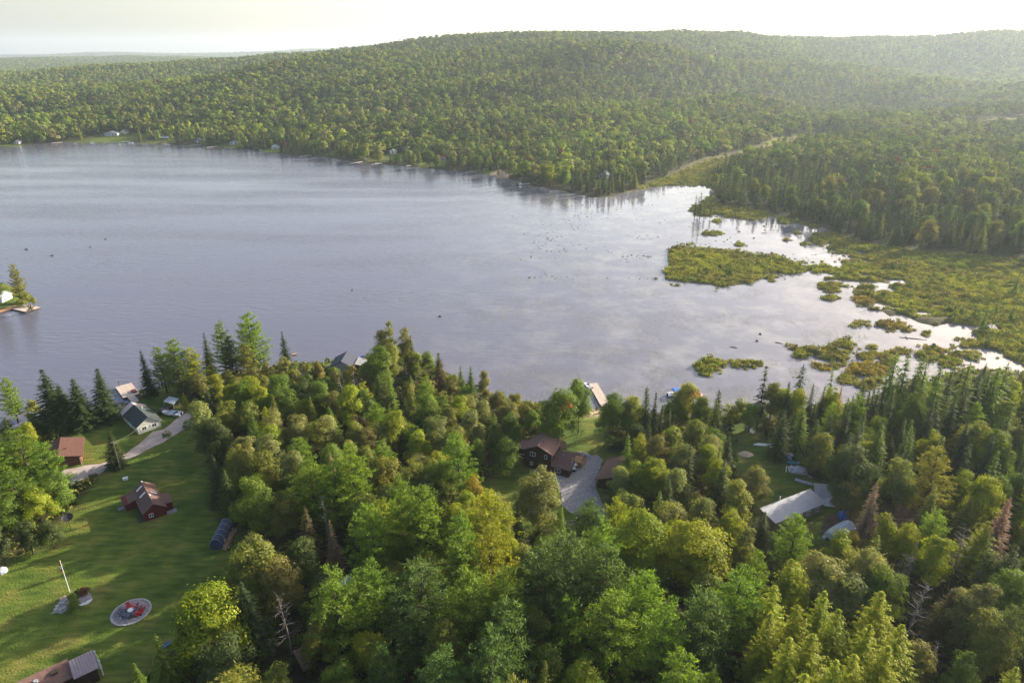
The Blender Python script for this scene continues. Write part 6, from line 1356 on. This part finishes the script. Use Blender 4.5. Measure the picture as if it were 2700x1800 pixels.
# sand heap
rs = random.Random(9); vs = []; fs = []; n = 14
for i, (r_, z_) in enumerate(((1.0, -.1), (.8, .12), (.5, .32), (.2, .5))):
    for k in range(n): t = 2 * math.pi * k / n; j = rs.uniform(.85, 1.15); vs.append((2.1 * r_ * j * math.cos(t), 1.6 * r_ * j * math.sin(t), z_ + rs.uniform(0, .06)))
for i in range(3):
    for k in range(n): fs.append((i * n + k, i * n + (k + 1) % n, (i + 1) * n + (k + 1) % n, (i + 1) * n + k))
fs.append(tuple(range(3 * n, 4 * n))); so = MB().add(vs, fs).build("sand_heap", M_SANDM, None, True); q = P(1967, 1197, ZB); so.location = (q[0], q[1], H1(*q)); tag(so, "low heap of pale sand on the right lawn", "sand heap")
def slabthing(name, label, cat, px_, rz, bx_, m, tilt=(0, 0), z=None):
    t = thing(name, label, cat, P(*px_, ZB), R(rz), z); o = MB().box(*bx_).build("panel", m, t); o.rotation_euler = (R(tilt[0]), R(tilt[1]), 0); return t
t_ = slabthing("white_boards", "long white boards lying on the grass near the sand heap", "board", (2010, 1173), -8, (-2.3, 2.3, -.5, -.15, .05, .15), M_WHITE); MB().box(-2.0, 2.1, .0, .35, .05, .16).build("board", M_WHITE, t_); MB().box(-1.2, 2.4, .42, .7, .05, .14).build("board", M_WHITE, t_)
fz = thing("white_fridge", "discarded white fridge standing at the edge of the right lawn", "fridge", P(2034, 1186, ZB), R(10)); MB().box(-.4, .4, -.35, .35, 0, 1.75).build("body", M_TANK, fz); MB().box(-.38, .38, -.40, -.353, .7, 1.72).build("door", M_WHITE, fz); MB().box(-.38, .38, -.40, -.353, .03, .66).build("freezer_door", M_WHITE, fz)
for k, (a_, b_, lb) in enumerate([(2045, 1187, "grey upright crate beside the discarded white fridge"), (2056, 1186, "grey upright crate farther right of the white fridge")]):
    g_ = thing("grey_crate", lb, "crate", P(a_, b_, ZB), R(5 + 9 * k), None, "grey crates by the fridge")
    for i in range(5): MB().box(-.5, .5, -.4, .4, .02 + i * .33, .30 + i * .33).build("slat_side", mat("grey_wood", (.20, .18, .19), .9, .1, .2, 3), g_)
ju = thing("blue_tarp_heap", "crumpled blue tarp at the top of the junk row", "tarp", P(2074, 1212, ZB), .5); MB().lathe([(1.1, -.05), (1.0, .5), (.6, .85), (.1, 1.0)], 8, sx=1.2).build("tarp", M_BLUE, ju)
ju = thing("white_sheet_bundle", "white plastic bundle behind the crumpled blue tarp", "plastic sheet", P(2079, 1203, ZB), .2); MB().lathe([(1.0, -.05), (.9, .5), (.4, .9), (.1, .95)], 7, sx=1.5).build("sheet", M_TARP, ju)
ju = thing("teal_boat", "small teal plastic boat in the junk row", "boat", P(2090, 1222, ZB), R(-12)); MB().add([(-1.5, -.4, .1), (1.1, -.4, .1), (1.7, 0, .4), (1.1, .4, .1), (-1.5, .4, .1), (-1.6, -.55, .5), (1.2, -.5, .5), (1.9, 0, .6), (1.2, .5, .5), (-1.6, .55, .5)], [(0, 4, 3, 2, 1), (0, 1, 6, 5), (1, 2, 7, 6), (2, 3, 8, 7), (3, 4, 9, 8), (4, 0, 5, 9)]).build("hull", M_TEAL, ju)
ju = thing("cream_chair", "cream plastic chair lying in the junk row", "chair", P(2106, 1222, ZB), 1.0); MB().box(-.3, .3, -.3, .3, .4, .46).build("seat", M_CREAM, ju); MB().box(-.3, .3, .25, .31, .463, 1.0).build("backrest", M_CREAM, ju)
for x_ in (-.25, .25):
    for y_ in (-.25, .25): MB().box(x_ - .04, x_ + .04, y_ - .04, y_ + .04, 0, .397).build("leg", M_CREAM, ju)
ju = thing("white_tarp_pile", "large pile under a white tarp at the wood's edge", "tarp", P(2105, 1240, ZB), R(-15)); rs = random.Random(4); vs = []; fs = []
for i in range(8):
    for k in range(5): vs.append((-2.4 + i * .68, -1.4 + k * .7, (.9 if 0 < k < 4 and 0 < i < 7 else .05) * rs.uniform(.55, 1.2)))
for i in range(7):
    for k in range(4): fs.append((i * 5 + k, (i + 1) * 5 + k, (i + 1) * 5 + k + 1, i * 5 + k + 1))
MB().add(vs, fs).build("tarp", M_TARP, ju); ju.children[0].modifiers.new("t", 'SOLIDIFY').thickness = .05
for k in range(5): MB().box(-1.8 + k * .7, -1.3 + k * .7, -1.9, -1.3, 0, .35).build("block", M_STONE, ju)
slabthing("white_pole", "thin white pole lying on the grass before the white tarp pile", "pole", (2073, 1236), 68, (-1.4, 1.4, -.06, .06, .03, .13), M_WHITE)
slabthing("grey_plank_stack", "stack of pale planks lying left of the metal sheets", "plank", (2118, 1272), -30, (-1.9, 1.9, -.55, .55, .05, .35), M_METALROOF); slabthing("pale_plank", "single pale plank propped up right of the white tarp pile", "plank", (2129, 1255), 100, (-1.6, 1.6, -.2, .2, .3, .4), M_METALROOF, (0, 10))
for k, (a_, b_, lb) in enumerate([(2137, 1277, "white block left of the pale metal sheets"), (2150, 1279, "white block right against the pale metal sheets")]): slabthing("white_block", lb, "block", (a_, b_), 10, (-.4, .4, -.2, .2, 0, .3), M_WHITE)
gl_ = thing("grey_cabinet", "grey garden cabinet at the upper end of the right lawn", "cabinet", P(1971, 1136, ZB), 0); MB().box(-.7, .7, -.4, .4, 0, 1.4).build("body", mat("grey_wood", (.20, .18, .19), .9, .1, .2, 3), gl_); MB().box(-.66, -.02, -.44, -.403, .1, 1.3).build("door", M_GREY, gl_); MB().box(.02, .66, -.44, -.403, .1, 1.3).build("door", M_GREY, gl_)
ch_ = lawn_chair("garden_chair", "white plastic garden chair at the upper end of the right lawn", P(1983, 1142, ZB), .6, M_WHITE, "chairs on the right lawn", None, 1.1); ch_ = lawn_chair("garden_chair", "blue garden chair beside the grey garden cabinet", P(1980, 1132, ZB), .2, M_BLUE, "chairs on the right lawn", None, 1.1)
bb = thing("barbecue", "black kettle barbecue on the right lawn", "barbecue", P(1941, 1169, ZB), 0); o = MB().lathe([(.1, .75), (.4, .95), (.42, 1.1), (.3, 1.3), (.05, 1.38)], 12).build("kettle", M_BLACK, bb)
for k in range(3): t = k * 2.1; MB().tube([(math.cos(t) * .3, math.sin(t) * .3, .9), (math.cos(t) * .5, math.sin(t) * .5, 0)], .03, 5).build("leg", M_BLACK, bb)
wb = thing("white_bench", "white bench half hidden at the left of the right lawn", "bench", P(1859, 1125, ZB), R(60)); MB().box(-.9, .9, -.25, .25, .4, .47).build("seat", M_WHITE, wb); MB().box(-.9, .9, .2, .27, .473, .95).build("backrest", M_WHITE, wb)
for x_ in (-.8, .8): MB().box(x_ - .05, x_ + .05, -.22, .22, 0, .397).build("leg", M_WHITE, wb)
# cut logs in the dark clearing
rs = random.Random(12); M_CUT = mat("cut_log", (.26, .20, .14), .9, .1, .3, 2)
lg = thing("log_pile", "loose pile of long cut logs in the dark clearing on the right", "log pile", P(2412, 1380, ZB), 0); LM.append(("the log pile", P(2412, 1380, ZB)))
for k in range(14):
    a_ = R(rs.choice([-35, -28, -40, -8])) + rs.uniform(-.12, .12); x_, y_ = rs.uniform(-2.6, 2.2), rs.uniform(-1.6, 1.8); L_ = rs.uniform(1.6, 3.2); zz_ = .15 + .12 * (k % 4)
    MB().tube([(x_ - math.cos(a_) * L_, y_ - math.sin(a_) * L_, zz_), (x_ + math.cos(a_) * L_, y_ + math.sin(a_) * L_, zz_ + rs.uniform(-.05, .15))], [.13, .09], 6).build("log", M_CUT, lg)
slabthing("white_plank", "short white plank lying right of the log pile", "plank", (2436, 1345), 5, (-.7, .7, -.15, .15, .1, .25), M_WHITE)
yk = thing("yellow_kayak", "yellow kayak resting by the pines on the left shore", "kayak", P(566, 970, .9), R(70)); MB().lathe([(.02, -1.7), (.28, -.9), (.34, 0), (.28, .9), (.02, 1.7)], 8).build("hull", M_YELLOW, yk); yk.children[0].rotation_euler = (R(90), 0, 0); yk.children[0].location = (0, 0, .3); MB().lathe([(.2, 0), (.22, .06), (.12, .06)], 8, (0, 0, .58)).build("cockpit_rim", M_BLACK, yk)
sr2 = thing("shore_shed_roof", "grey roofed shed half hidden among trees near the left shore", "shed", P(540, 1040, ZB), R(-12)); gable(sr2, 4, 5, 2.3, .9, M_GREYROOF, M_GREYROOF)
of_ = thing("orange_float", "orange and red inflatable beside the maple near the blue canopied boat", "inflatable", P(1840, 1040, .3), 0, 0.0); MB().lathe([(.9, .05), (1.3, .1), (1.35, .35), (1.0, .5), (.7, .35), (.75, .1)], 14).build("ring", M_ORANGE, of_); MB().box(-.5, .5, 1.0, 1.4, .2, 1.5).build("back_pillow", M_REDPLASTIC, of_)

# ------------------------------------------------------------------ reed islands, weeds and drift wood
MARSHC = bpy.data.collections.new("marsh_shapes")
def tuft(name, seed, n, h, spread, w):
    r = np.random.default_rng(seed); c = np.zeros((n, 3)); c[:, :2] = r.normal(size=(n, 2)) * spread; l = h * r.uniform(.6, 1.15, n); c[:, 2] = l * .42
    u = np.stack([r.normal(size=n) * .28, r.normal(size=n) * .28, np.ones(n)], 1); nn = np.stack([r.normal(size=n), r.normal(size=n), r.uniform(0, .6, n)], 1)
    V, F = cards(c, nn, u, np.full(n, w) * r.uniform(.6, 1.3, n), l * .5)
    me = np_mesh(name, V, F, LEAF_I, r.uniform(0, 1, n)); o = bpy.data.objects.new(name, me); MARSHC.objects.link(o)
for s in range(4): tuft("tuft_%d" % s, 2000 + s, 40, [.75, .9, .65, 1.05][s], .40, .10)
far_proto2 = lambda nm, cr: MARSHC.objects.link(bpy.data.objects.new(nm, np_mesh(nm, cr[0], cr[1], LEAF_I, cr[2])))
for s in range(2): far_proto2("zshrub_%d" % s, broadleaf(2100 + s, 1.6, rx=.6, z0=.0, nclump=10, nleaf=12, leaf=.22)[0])
def scatter_stuff(name, X, Y, Z, cols, label, smin=.7, smax=1.4, parent=None, shrub=.12):
    n = len(X); me = bpy.data.meshes.new(name); me.from_pydata(np.stack([X, Y, Z], 1).tolist(), [], [])
    def at(nm, t_, key, v): a_ = me.attributes.new(nm, t_, 'POINT'); a_.data.foreach_set(key, np.asarray(v).ravel())
    at("pick", 'INT', "value", np.where(rng.random(n) < shrub, 4 + rng.integers(0, 2, n), rng.integers(0, 4, n)).astype(np.int32)); s_ = rng.uniform(smin, smax, n) * (1 + 1.1 * fbm(X * .22, Y * .22, 2))
    at("size", 'FLOAT_VECTOR', "vector", np.stack([s_ * 1.15, s_ * 1.15, s_], 1).astype(np.float32)); at("turn", 'FLOAT', "value", rng.uniform(0, 6.28, n).astype(np.float32))
    at("tint", 'FLOAT_COLOR', "color", np.concatenate([cols, np.ones((n, 1))], 1).astype(np.float32))
    o = bpy.data.objects.new(name, me); col.objects.link(o); scatter_nodes(o, MARSHC); tag(o, label, None, kind="stuff")
    if parent: o.parent = parent
    return o
MC = 1.2 * np.array([(0.20, 0.215, 0.032), (0.17, 0.20, 0.03), (0.20, 0.20, 0.042), (0.175, 0.165, 0.045), (0.14, 0.185, 0.03)])
def marsh_cols(X, Y, n):
    f = fbm(X * .05, Y * .05, 2) + rng.normal(size=n) * .12; i = np.clip(((f + .35) / .7 * 5).astype(int), 0, 4); return MC[i] * rng.uniform(.8, 1.2, (n, 1))
X, Y = np.meshgrid(np.arange(20, 520, 1.15), np.arange(190, 760, 1.15)); X = (X + rng.uniform(-.5, .5, X.shape)).ravel(); Y = (Y + rng.uniform(-.5, .5, Y.shape)).ravel()
px2, py2 = pix(X, Y, np.full(X.shape, .3)); k = (px2 > 1600) & (px2 < 2780) & (py2 < 1060); X, Y = X[k], Y[k]
inz = np.maximum(np.maximum(sdf(MARSH, X, Y), sdf(BIG_ISLAND, X, Y)), sdf(MEADOW, X, Y)) > 0; X, Y = X[inz], Y[inz]; far_thin = rng.random(len(X)) < np.clip(330 / np.maximum(Y, 1), .25, 1); X, Y = X[far_thin], Y[far_thin]
Z = height(X, Y); k = Z > .04; X, Y, Z = X[k], Y[k], Z[k]
cols = marsh_cols(X, Y, len(X)); print("marsh", len(X))
scatter_stuff("marsh_vegetation", X, Y, Z, cols, "olive and rusty sedge covering the wet marsh at the right")
# ragged outer tufts that thin into the water round the marsh
X = rng.uniform(60, 330, 26000); Y = rng.uniform(200, 470, 26000); dm = np.maximum(sdf(MARSH, X, Y), sdf(BIG_ISLAND, X, Y)); k = (dm > -10) & (sdf(LAKE, X, Y) > -.5) & (sdf(BIG_ISLAND, X, Y) < .3) & (fbm(X * .16, Y * .16, 3) > .10 + .016 * np.maximum(0, -dm)); X, Y = X[k], Y[k]; print("fringe", len(X))
scatter_stuff("marsh_fringe", X, Y, np.full(len(X), -.05), marsh_cols(X, Y, len(X)) * .9, "loose sedge tufts thinning into the water round the marsh", .5, 1.1, None, .05)
# shrubs on the wet meadow up the creek
X = rng.uniform(80, 1000, 40000); Y = rng.uniform(560, 1250, 40000); k = (np.maximum(sdf(MEADOW, X, Y), sdf(MEADOW2, X, Y)) > -1) & (sdf(LAKE, X, Y) < -2); X, Y = X[k], Y[k]; print("meadow shrubs", len(X))
scatter_stuff("meadow_shrubs", X, Y, height(X, Y), np.array([COL['olive'], COL['tan'], COL['brown'], COL['green']])[rng.choice(4, len(X), p=[.3, .4, .2, .1])] * rng.uniform(.7, 1.1, (len(X), 1)), "low willow shrubs along the creek meadow", .6, 1.3, None, .35)
ISL = [(1873, 966, 34, 19), (1970, 960, 37, 10), (2093, 919, 12, 6), (2114, 932, 22, 11), (2146, 919, 9, 5), (2227, 908, 25, 12), (2196, 935, 46, 15), (2168, 966, 21, 8), (2212, 963, 15, 7), (2304, 917, 10, 6), (2292, 940, 23, 11), (2342, 940, 24, 14), (2289, 976, 58, 14), (2340, 959, 16, 6), (2231, 1001, 17, 10),
       (2293, 1013, 28, 13), (2387, 927, 14, 8), (2463, 921, 18, 7), (2457, 936, 36, 13), (2506, 951, 26, 14), (2257, 854, 11, 6), (2284, 854, 8, 5), (2357, 858, 33, 9), (2195, 786, 16, 7), (2189, 757, 30, 10), (2034, 731, 14, 6), (2304, 815, 9, 4), (2282, 793, 28, 9), (1951, 645, 12, 4), (2125, 644, 10, 4), (2395, 870, 14, 6), (2440, 880, 12, 5), (2345, 870, 9, 4), (1882, 616, 22, 4), (1890, 583, 9, 4), (1985, 579, 8, 3), (2100, 615, 9, 3), (2075, 633, 9, 3), (2560, 935, 18, 8)]
peat = mat("wet_peat", (.055, .04, .022), .9, .2, .3, 1)
for k, (cx, cy_, rx, ry) in enumerate(ISL):
    pg = island_poly(cx, cy_, rx, ry, k + 50); c = pg.mean(0)
    big = rx * ry
    lb = "%s reed island%s" % ("long" if rx > 4 * ry else "small" if big < 120 else "rounded" if rx < 2.2 * ry else "broad", "")
    o = thing("reed_island", "", "reed island", c, 0, 0.0, "reed islands in the shallow bay")
    pl_ = pg - c; n = len(pl_); mb = MB()
    rings = [(1.04, -.4), (1.0, .05), (.88, .28), (.5, .4)]; vs = []; fs = []
    for s_, z_ in rings: vs += [(p_[0] * s_, p_[1] * s_, z_) for p_ in pl_]
    for i in range(3):
        for j in range(n): fs.append((i * n + j, i * n + (j + 1) % n, (i + 1) * n + (j + 1) % n, (i + 1) * n + j))
    fs.append(tuple(range(3 * n, 4 * n))); mb.add(vs, fs); mb.build("peat_mound", peat, o, True)
    ex = np.abs(pl_).max(0); m_ = int(max(10, ex[0] * ex[1] * 4 * 1.6)); xx = rng.uniform(-ex[0] - 1.2, ex[0] + 1.2, m_); yy = rng.uniform(-ex[1] - 1.2, ex[1] + 1.2, m_); q = sdf(pl_, xx, yy) > -.15 - rng.exponential(.45, len(xx)); xx, yy = xx[q], yy[q]
    if len(xx) == 0: xx = np.array([0.]); yy = np.array([0.])
    cl = marsh_cols(xx + c[0], yy + c[1], len(xx)) * (np.array([1.1, .9, 1.0]) if k % 5 == 2 else 1)
    edge = sdf(pl_, xx, yy); zz_ = np.clip(edge * .25, .0, .36)
    scatter_stuff("reeds", xx, yy, zz_, cl, None, .75, 1.35, o, .1)
    ISL[k] = (cx, cy_, rx, ry, o, c, lb)
marks = [("the blue canopied boat", P(1787, 1045, 0)), ("the ragged thin spruce", P(2010, 1080, 0)), ("the large reed island", P(1900, 705, 0)), ("the marsh edge", P(2260, 770, 0)), ("the creek mouth", P(1860, 560, 0)), ("the open channel", P(2560, 925, 0)), ("the right shore trees", P(2300, 1040, 0))]
byl = {}
for it in ISL:
    d_ = [np.hypot(*(it[5] - m_[1])) for m_ in marks]; j = int(np.argmin(d_)); byl.setdefault((it[6], j), []).append((d_[j], it[4]))
ORD = ["nearest", "second nearest", "third nearest", "fourth nearest", "fifth nearest", "sixth nearest", "seventh nearest", "eighth nearest", "ninth nearest", "tenth nearest", "eleventh nearest"]
for (lb, j), L3 in byl.items():
    for n_, (_, o) in enumerate(sorted(L3, key=lambda e: e[0])): o["label"] = "%s in the shallow bay, %s to %s" % (lb, ORD[n_], marks[j][0])
# undergrowth on the forest floor and along the clearings
X, Y = np.meshgrid(np.arange(-150, 245, 1.9), np.arange(62, 245, 1.9)); X = (X + rng.uniform(-.9, .9, X.shape)).ravel(); Y = (Y + rng.uniform(-.9, .9, Y.shape)).ravel()
px2, py2 = pix(X, Y, np.full(X.shape, 1.2)); k = (px2 > -120) & (px2 < 2820) & (py2 < 1900); X, Y = X[k], Y[k]
s0 = -sdf(LAKE, X, Y); lotd = np.maximum.reduce([sdf(q_, X, Y) for q_ in (LAWN, LOT_A, LOT_B, LOT_C, LOT_D, LOT_E)])
k = (s0 > .6) & (lotd < -.2 + fbm(X * .4, Y * .4) * 2) & (sdf(MARSH, X, Y) < 0) & ((lotd > -4) | (rng.random(len(X)) < .45)); X, Y = X[k], Y[k]
UC = np.array([COL['green'], COL['olive'], COL['dark'], COL['tan'], COL['lime']]); cols = UC[rng.choice(5, len(X), p=[.35, .25, .25, .1, .05])] * rng.uniform(.6, 1.1, (len(X), 1))
print("undergrowth", len(X)); scatter_stuff("undergrowth", X, Y, height(X, Y) - .05, cols, "tangled low undergrowth beneath the near trees", .6, 1.6, None, .55)
# floating weed patches: lily pads and reed stems, too many to count
def weeds(name, n, box_px, label, cl, keep):
    px_ = rng.uniform(box_px[0], box_px[2], n); py_ = rng.uniform(box_px[1], box_px[3], n); W_ = np.array([P(a_, b_, 0) for a_, b_ in zip(px_, py_)]); X, Y = W_[:, 0], W_[:, 1]
    k = (sdf(LAKE, X, Y) > 1) & (sdf(BIG_ISLAND, X, Y) < -1) & keep(X, Y, px_, py_); X, Y = X[k], Y[k]
    r = np.random.default_rng(77); m_ = len(X); sz = r.uniform(.10, .26, m_); C = np.stack([X, Y, np.full(m_, .012) + r.uniform(0, .004, m_)], 1); V, F = cards(C, np.tile([0, 0, 1.0], (m_, 1)), np.stack([r.normal(size=m_), r.normal(size=m_), np.zeros(m_)], 1), sz * .8, sz)
    me = np_mesh(name, V, F, cl, r.random(m_)); o = bpy.data.objects.new(name, me); col.objects.link(o); tag(o, label, None, kind="stuff")
LILY = leaf_material("lily_pads", 'fixed', (.16, .165, .15), .1)
weeds("lily_pads", 90000, (1050, 560, 2300, 1080), "scattered floating lily pads on the calm water at the right", LILY, lambda X, Y, a_, b_: (fbm(X * .06, Y * .06, 3) > .02 + .10 * sstep(1500, 1150, a_)) )
weeds("lily_pads_left", 3000, (0, 640, 310, 740), "pale floating weed patch off the left point", LILY, lambda X, Y, a_, b_: (fbm(X * .06, Y * .06, 3) > .05) & (np.abs(b_ - 690) < 34))
px_ = rng.uniform(1330, 2250, 2400); py_ = rng.uniform(490, 740, 2400); W_ = np.array([P(a_, b_, 0) for a_, b_ in zip(px_, py_)]); k = (sdf(LAKE, W_[:, 0], W_[:, 1]) > 2) & (fbm(W_[:, 0] * .05 + 3, W_[:, 1] * .05, 3) > .05) & (sdf(BIG_ISLAND, W_[:, 0], W_[:, 1]) < -2); W_ = W_[k]
scatter_stuff("emergent_reeds", W_[:, 0], W_[:, 1], np.full(len(W_), -.1), np.tile(np.array([.09, .11, .035]), (len(W_), 1)), "sparse reed stems standing in the shallow water", .22, .5, None, 0)
# drift logs and dark rocks in the water
for k, (a_, b_, L_, rz, lb) in enumerate([(2055, 905, 3.0, -40, "short dark drift log lying left of the small reed islands"), (2408, 893, 9, -18, "long pale drift log pointing to the marsh"), (1935, 916, 2.6, -30, "dark drift log above the two nearest reed islands"), (2390, 890, 4, 70, "stub of drift wood at the end of the long drift log"), (2015, 615, 4.0, 10, "dark drift log near the upper reed tufts")]):
    q = P(a_, b_, 0); o = MB().tube([(-L_ / 2, 0, .02), (0, .1, .12), (L_ / 2, 0, .1)], [.16, .13, .05], 6).build("drift_log", M_DARKWOOD, None); o.location = (q[0], q[1], 0); o.rotation_euler = (0, 0, R(rz)); tag(o, lb, "log", "drift logs in the bay")
for k, (a_, b_, s_, lb) in enumerate([(70, 658, 1.2, "dark rock in the lake nearest the left edge"), (138, 674, 1.3, "flat dark rock in the lake off the left point"), (238, 651, .9, "dark rock in the open lake right of the flat dark rock"), (278, 631, .6, "smallest and farthest dark rock of the left lake"), (929, 765, .7, "lone dark rock in the middle of the open lake"), (2005, 881, .8, "dark rock in the calm bay above the drift log"), (1996, 899, .6, "little dark rock in the calm bay left of the drift log"), (1950, 611, 1.2, "dark rock in the upper bay left of the others"), (2015, 597, 1.3, "dark rock in the upper bay close to the reed bank"), (1160, 835, .8, "weedy rock in the lake above the small larches")]):
    q = P(a_, b_, 0); o = MB().lathe([(.5, -.3), (.9, 0), (.75, .28), (.3, .5), (.05, .55)], 8, sx=s_, sy=s_ * .6).build("lake_rock", mat("wet_rock", (.03, .03, .035), .6, .3, .2, 2), None); o.location = (q[0], q[1], 0); o.rotation_euler = (0, 0, k); tag(o, lb, "rock", "rocks in the lake")
# ------------------------------------------------------------------ build every single tree
def build_trees():
    used = {}
    for i, t in enumerate(TREES):
        k = t['kind']; x, y = t['x'], t['y']
        z = H1(x, y) if 'z' not in t else t['z']
        r = random.Random(i * 13 + 5)
        root = bpy.data.objects.new(ONAME[k], None); root.empty_display_size = .5; col.objects.link(root)
        root.location = (x, y, max(z, 0.0) - 0.05); root.rotation_euler = (r.uniform(-.03, .03), r.uniform(-.03, .03), r.uniform(0, 6.28))
        if k == 'snag':
            ms = SNAG[r.randrange(len(SNAG))]; s = t['H'] / 13.0
            for nm, me in (("trunk", ms[0]), ("branches", ms[1])):
                o = bpy.data.objects.new(nm, me); o.parent = root; col.objects.link(o)
        else:
            H_, cm, tm = PROTO[k][r.randrange(len(PROTO[k]))]; s = t['H'] / H_
            c = COL[t['col']]; j = r.uniform(.85, 1.18); jr = r.uniform(.92, 1.1)
            o = bpy.data.objects.new("crown", cm); o.parent = root; o.color = (c[0] * j * jr, c[1] * j, c[2] * j, 1); col.objects.link(o)
            q = bpy.data.objects.new("trunk", tm); q.parent = root; col.objects.link(q)
        root.scale = (s * t['w'] * r.uniform(.88, 1.14), s * t['w'] * r.uniform(.88, 1.14), s)
        if t.get('label') and t['label'].startswith('maple with'):
            # a branch that has already turned
            root.rotation_euler = (0, 0, 0)
            p = bpy.data.objects.new("turned_branch", PROTO['bush'][0][1]); p.parent = root; p.color = (.42, .15, .05, 1); col.objects.link(p)
            p.location = (.9, -1.8, 9.6); p.scale = (.75, .75, .75); p["label"] = "orange branch already turned"

        t['obj'] = root
        tag(root, None, CAT[k])
def label_trees(landmarks):
    """each tree: look, size and its rank from the nearest landmark"""
    LN = [l[0] for l in landmarks]; LX = np.array([l[1][0] for l in landmarks]); LY = np.array([l[1][1] for l in landmarks])
    groups = {}
    for t in TREES:
        if t.get('label'): continue
        d = np.hypot(LX - t['x'], LY - t['y']); t['lm'] = int(np.argmin(d)); t['ld'] = d[t['lm']]
        groups.setdefault((t['lm'], t['kind'], t['col']), []).append(t)
    one = ["", "second ", "third ", "fourth ", "fifth ", "sixth ", "seventh ", "eighth ", "ninth ", "tenth ", "eleventh ", "twelfth ", "thirteenth ", "fourteenth ", "fifteenth ", "sixteenth ", "seventeenth ", "eighteenth ", "nineteenth ", "twentieth "]
    ords = [q + "nearest" for q in one] + ["twenty-%snearest" % q for q in ["first "] + one[1:9]]
    for (lm, k, c), L_ in groups.items():
        L_.sort(key=lambda t: t['ld'])
        for n, t in enumerate(L_):
            w = CWORD[c]
            if k == 'deadspruce': w = {'brown': 'brown', 'umber': 'reddish brown', 'rust': 'rust red'}.get(c, w)
            if k == 'snag': w = 'bare grey'
            o = "" if len(L_) == 1 else (ords[n] + " of its colour to " if n < len(ords) else None)
            if len(L_) == 1: t['label'] = "%s %s nearest to %s" % (w, KWORD[k], LN[lm])
            elif n < len(ords): t['label'] = "%s %s, %s to %s" % (w, KWORD[k], ords[n], LN[lm])
            else: t['label'] = "%s %s in the dense wood farther from %s" % (w, KWORD[k], LN[lm])
    for t in TREES:
        o = t['obj']; o["label"] = t['label']
        if t.get('far'): o["group"] = "conifers across the water" if CAT[t['kind']] == 'spruce' else "leafy trees across the water"
        else: o["group"] = {"tree": "leafy trees of the near wood", "birch": "slim leafy trees of the near wood", "maple": "maples of the near wood", "bush": "bushes along the shore and clearings", "spruce": "spruces of the near wood", "pine": "pines of the near wood",
                            "larch": "larches of the near wood", "dead tree": "dead trees of the near wood"}[CAT[t['kind']]]
build_trees()
LM += [("the drift log by the marsh", P(2408, 893, 0)), ("the creek mouth", P(1880, 520, 0)), ("the red maple across the bay", P(2230, 545, 5)), ("the upper marsh edge", P(2500, 680, 0)), ("the far right bank corner", P(2690, 640, 0)), ("the middle of the right bank", P(2330, 640, 0)), ("the dead brown spruce", P(870, 1290, ZB)), ("the bare grey dead trees", P(930, 1090, ZB)),
       ("the lower right dead tree", P(2440, 1650, ZB)), ("the picture's bottom centre", P(1350, 1800, ZB)), ("the bottom right corner", P(2650, 1850, ZB)), ("the right shore", P(2450, 1060, ZB)), ("the dense spruces inland", P(2400, 1150, ZB)), ("the far right shore", P(2640, 1080, ZB)), ("the birches on the middle shore", P(1030, 960, ZB)), ("the two small larches", P(1230, 1030, ZB)), ("the small brown shed", P(810, 1790, ZB)), ("the camping trailer", P(905, 1570, ZB)), ("the large dead spruce", P(2690, 1480, ZB)), ("the lakeside lawn", P(1560, 1120, ZB)), ("the gravel drive's lower end", P(1580, 1460, ZB)), ("the junk row", P(2090, 1225, ZB)), ("the lawn's right edge", P(570, 1230, ZB))]
label_trees(LM)
# ------------------------------------------------------------------ haze
hz = MB().box(-9500, 9500, -80, 14500, -4.0, 420.0).build("haze", None)
hm = bpy.data.materials.new("thin_haze"); hm.use_nodes = True
nt = hm.node_tree; nt.nodes.clear()
out = nt.nodes.new("ShaderNodeOutputMaterial"); pv = nt.nodes.new("ShaderNodeVolumePrincipled")
pv.inputs["Color"].default_value = (0.72, 0.86, 1.0, 1)
pv.inputs["Density"].default_value = 7.5e-5
pv.inputs["Anisotropy"].default_value = 0.35
nt.links.new(pv.outputs[0], out.inputs["Volume"])
hz.data.materials.append(hm)
tag(hz, "thin pale haze over the hills and lake", None, kind="stuff")
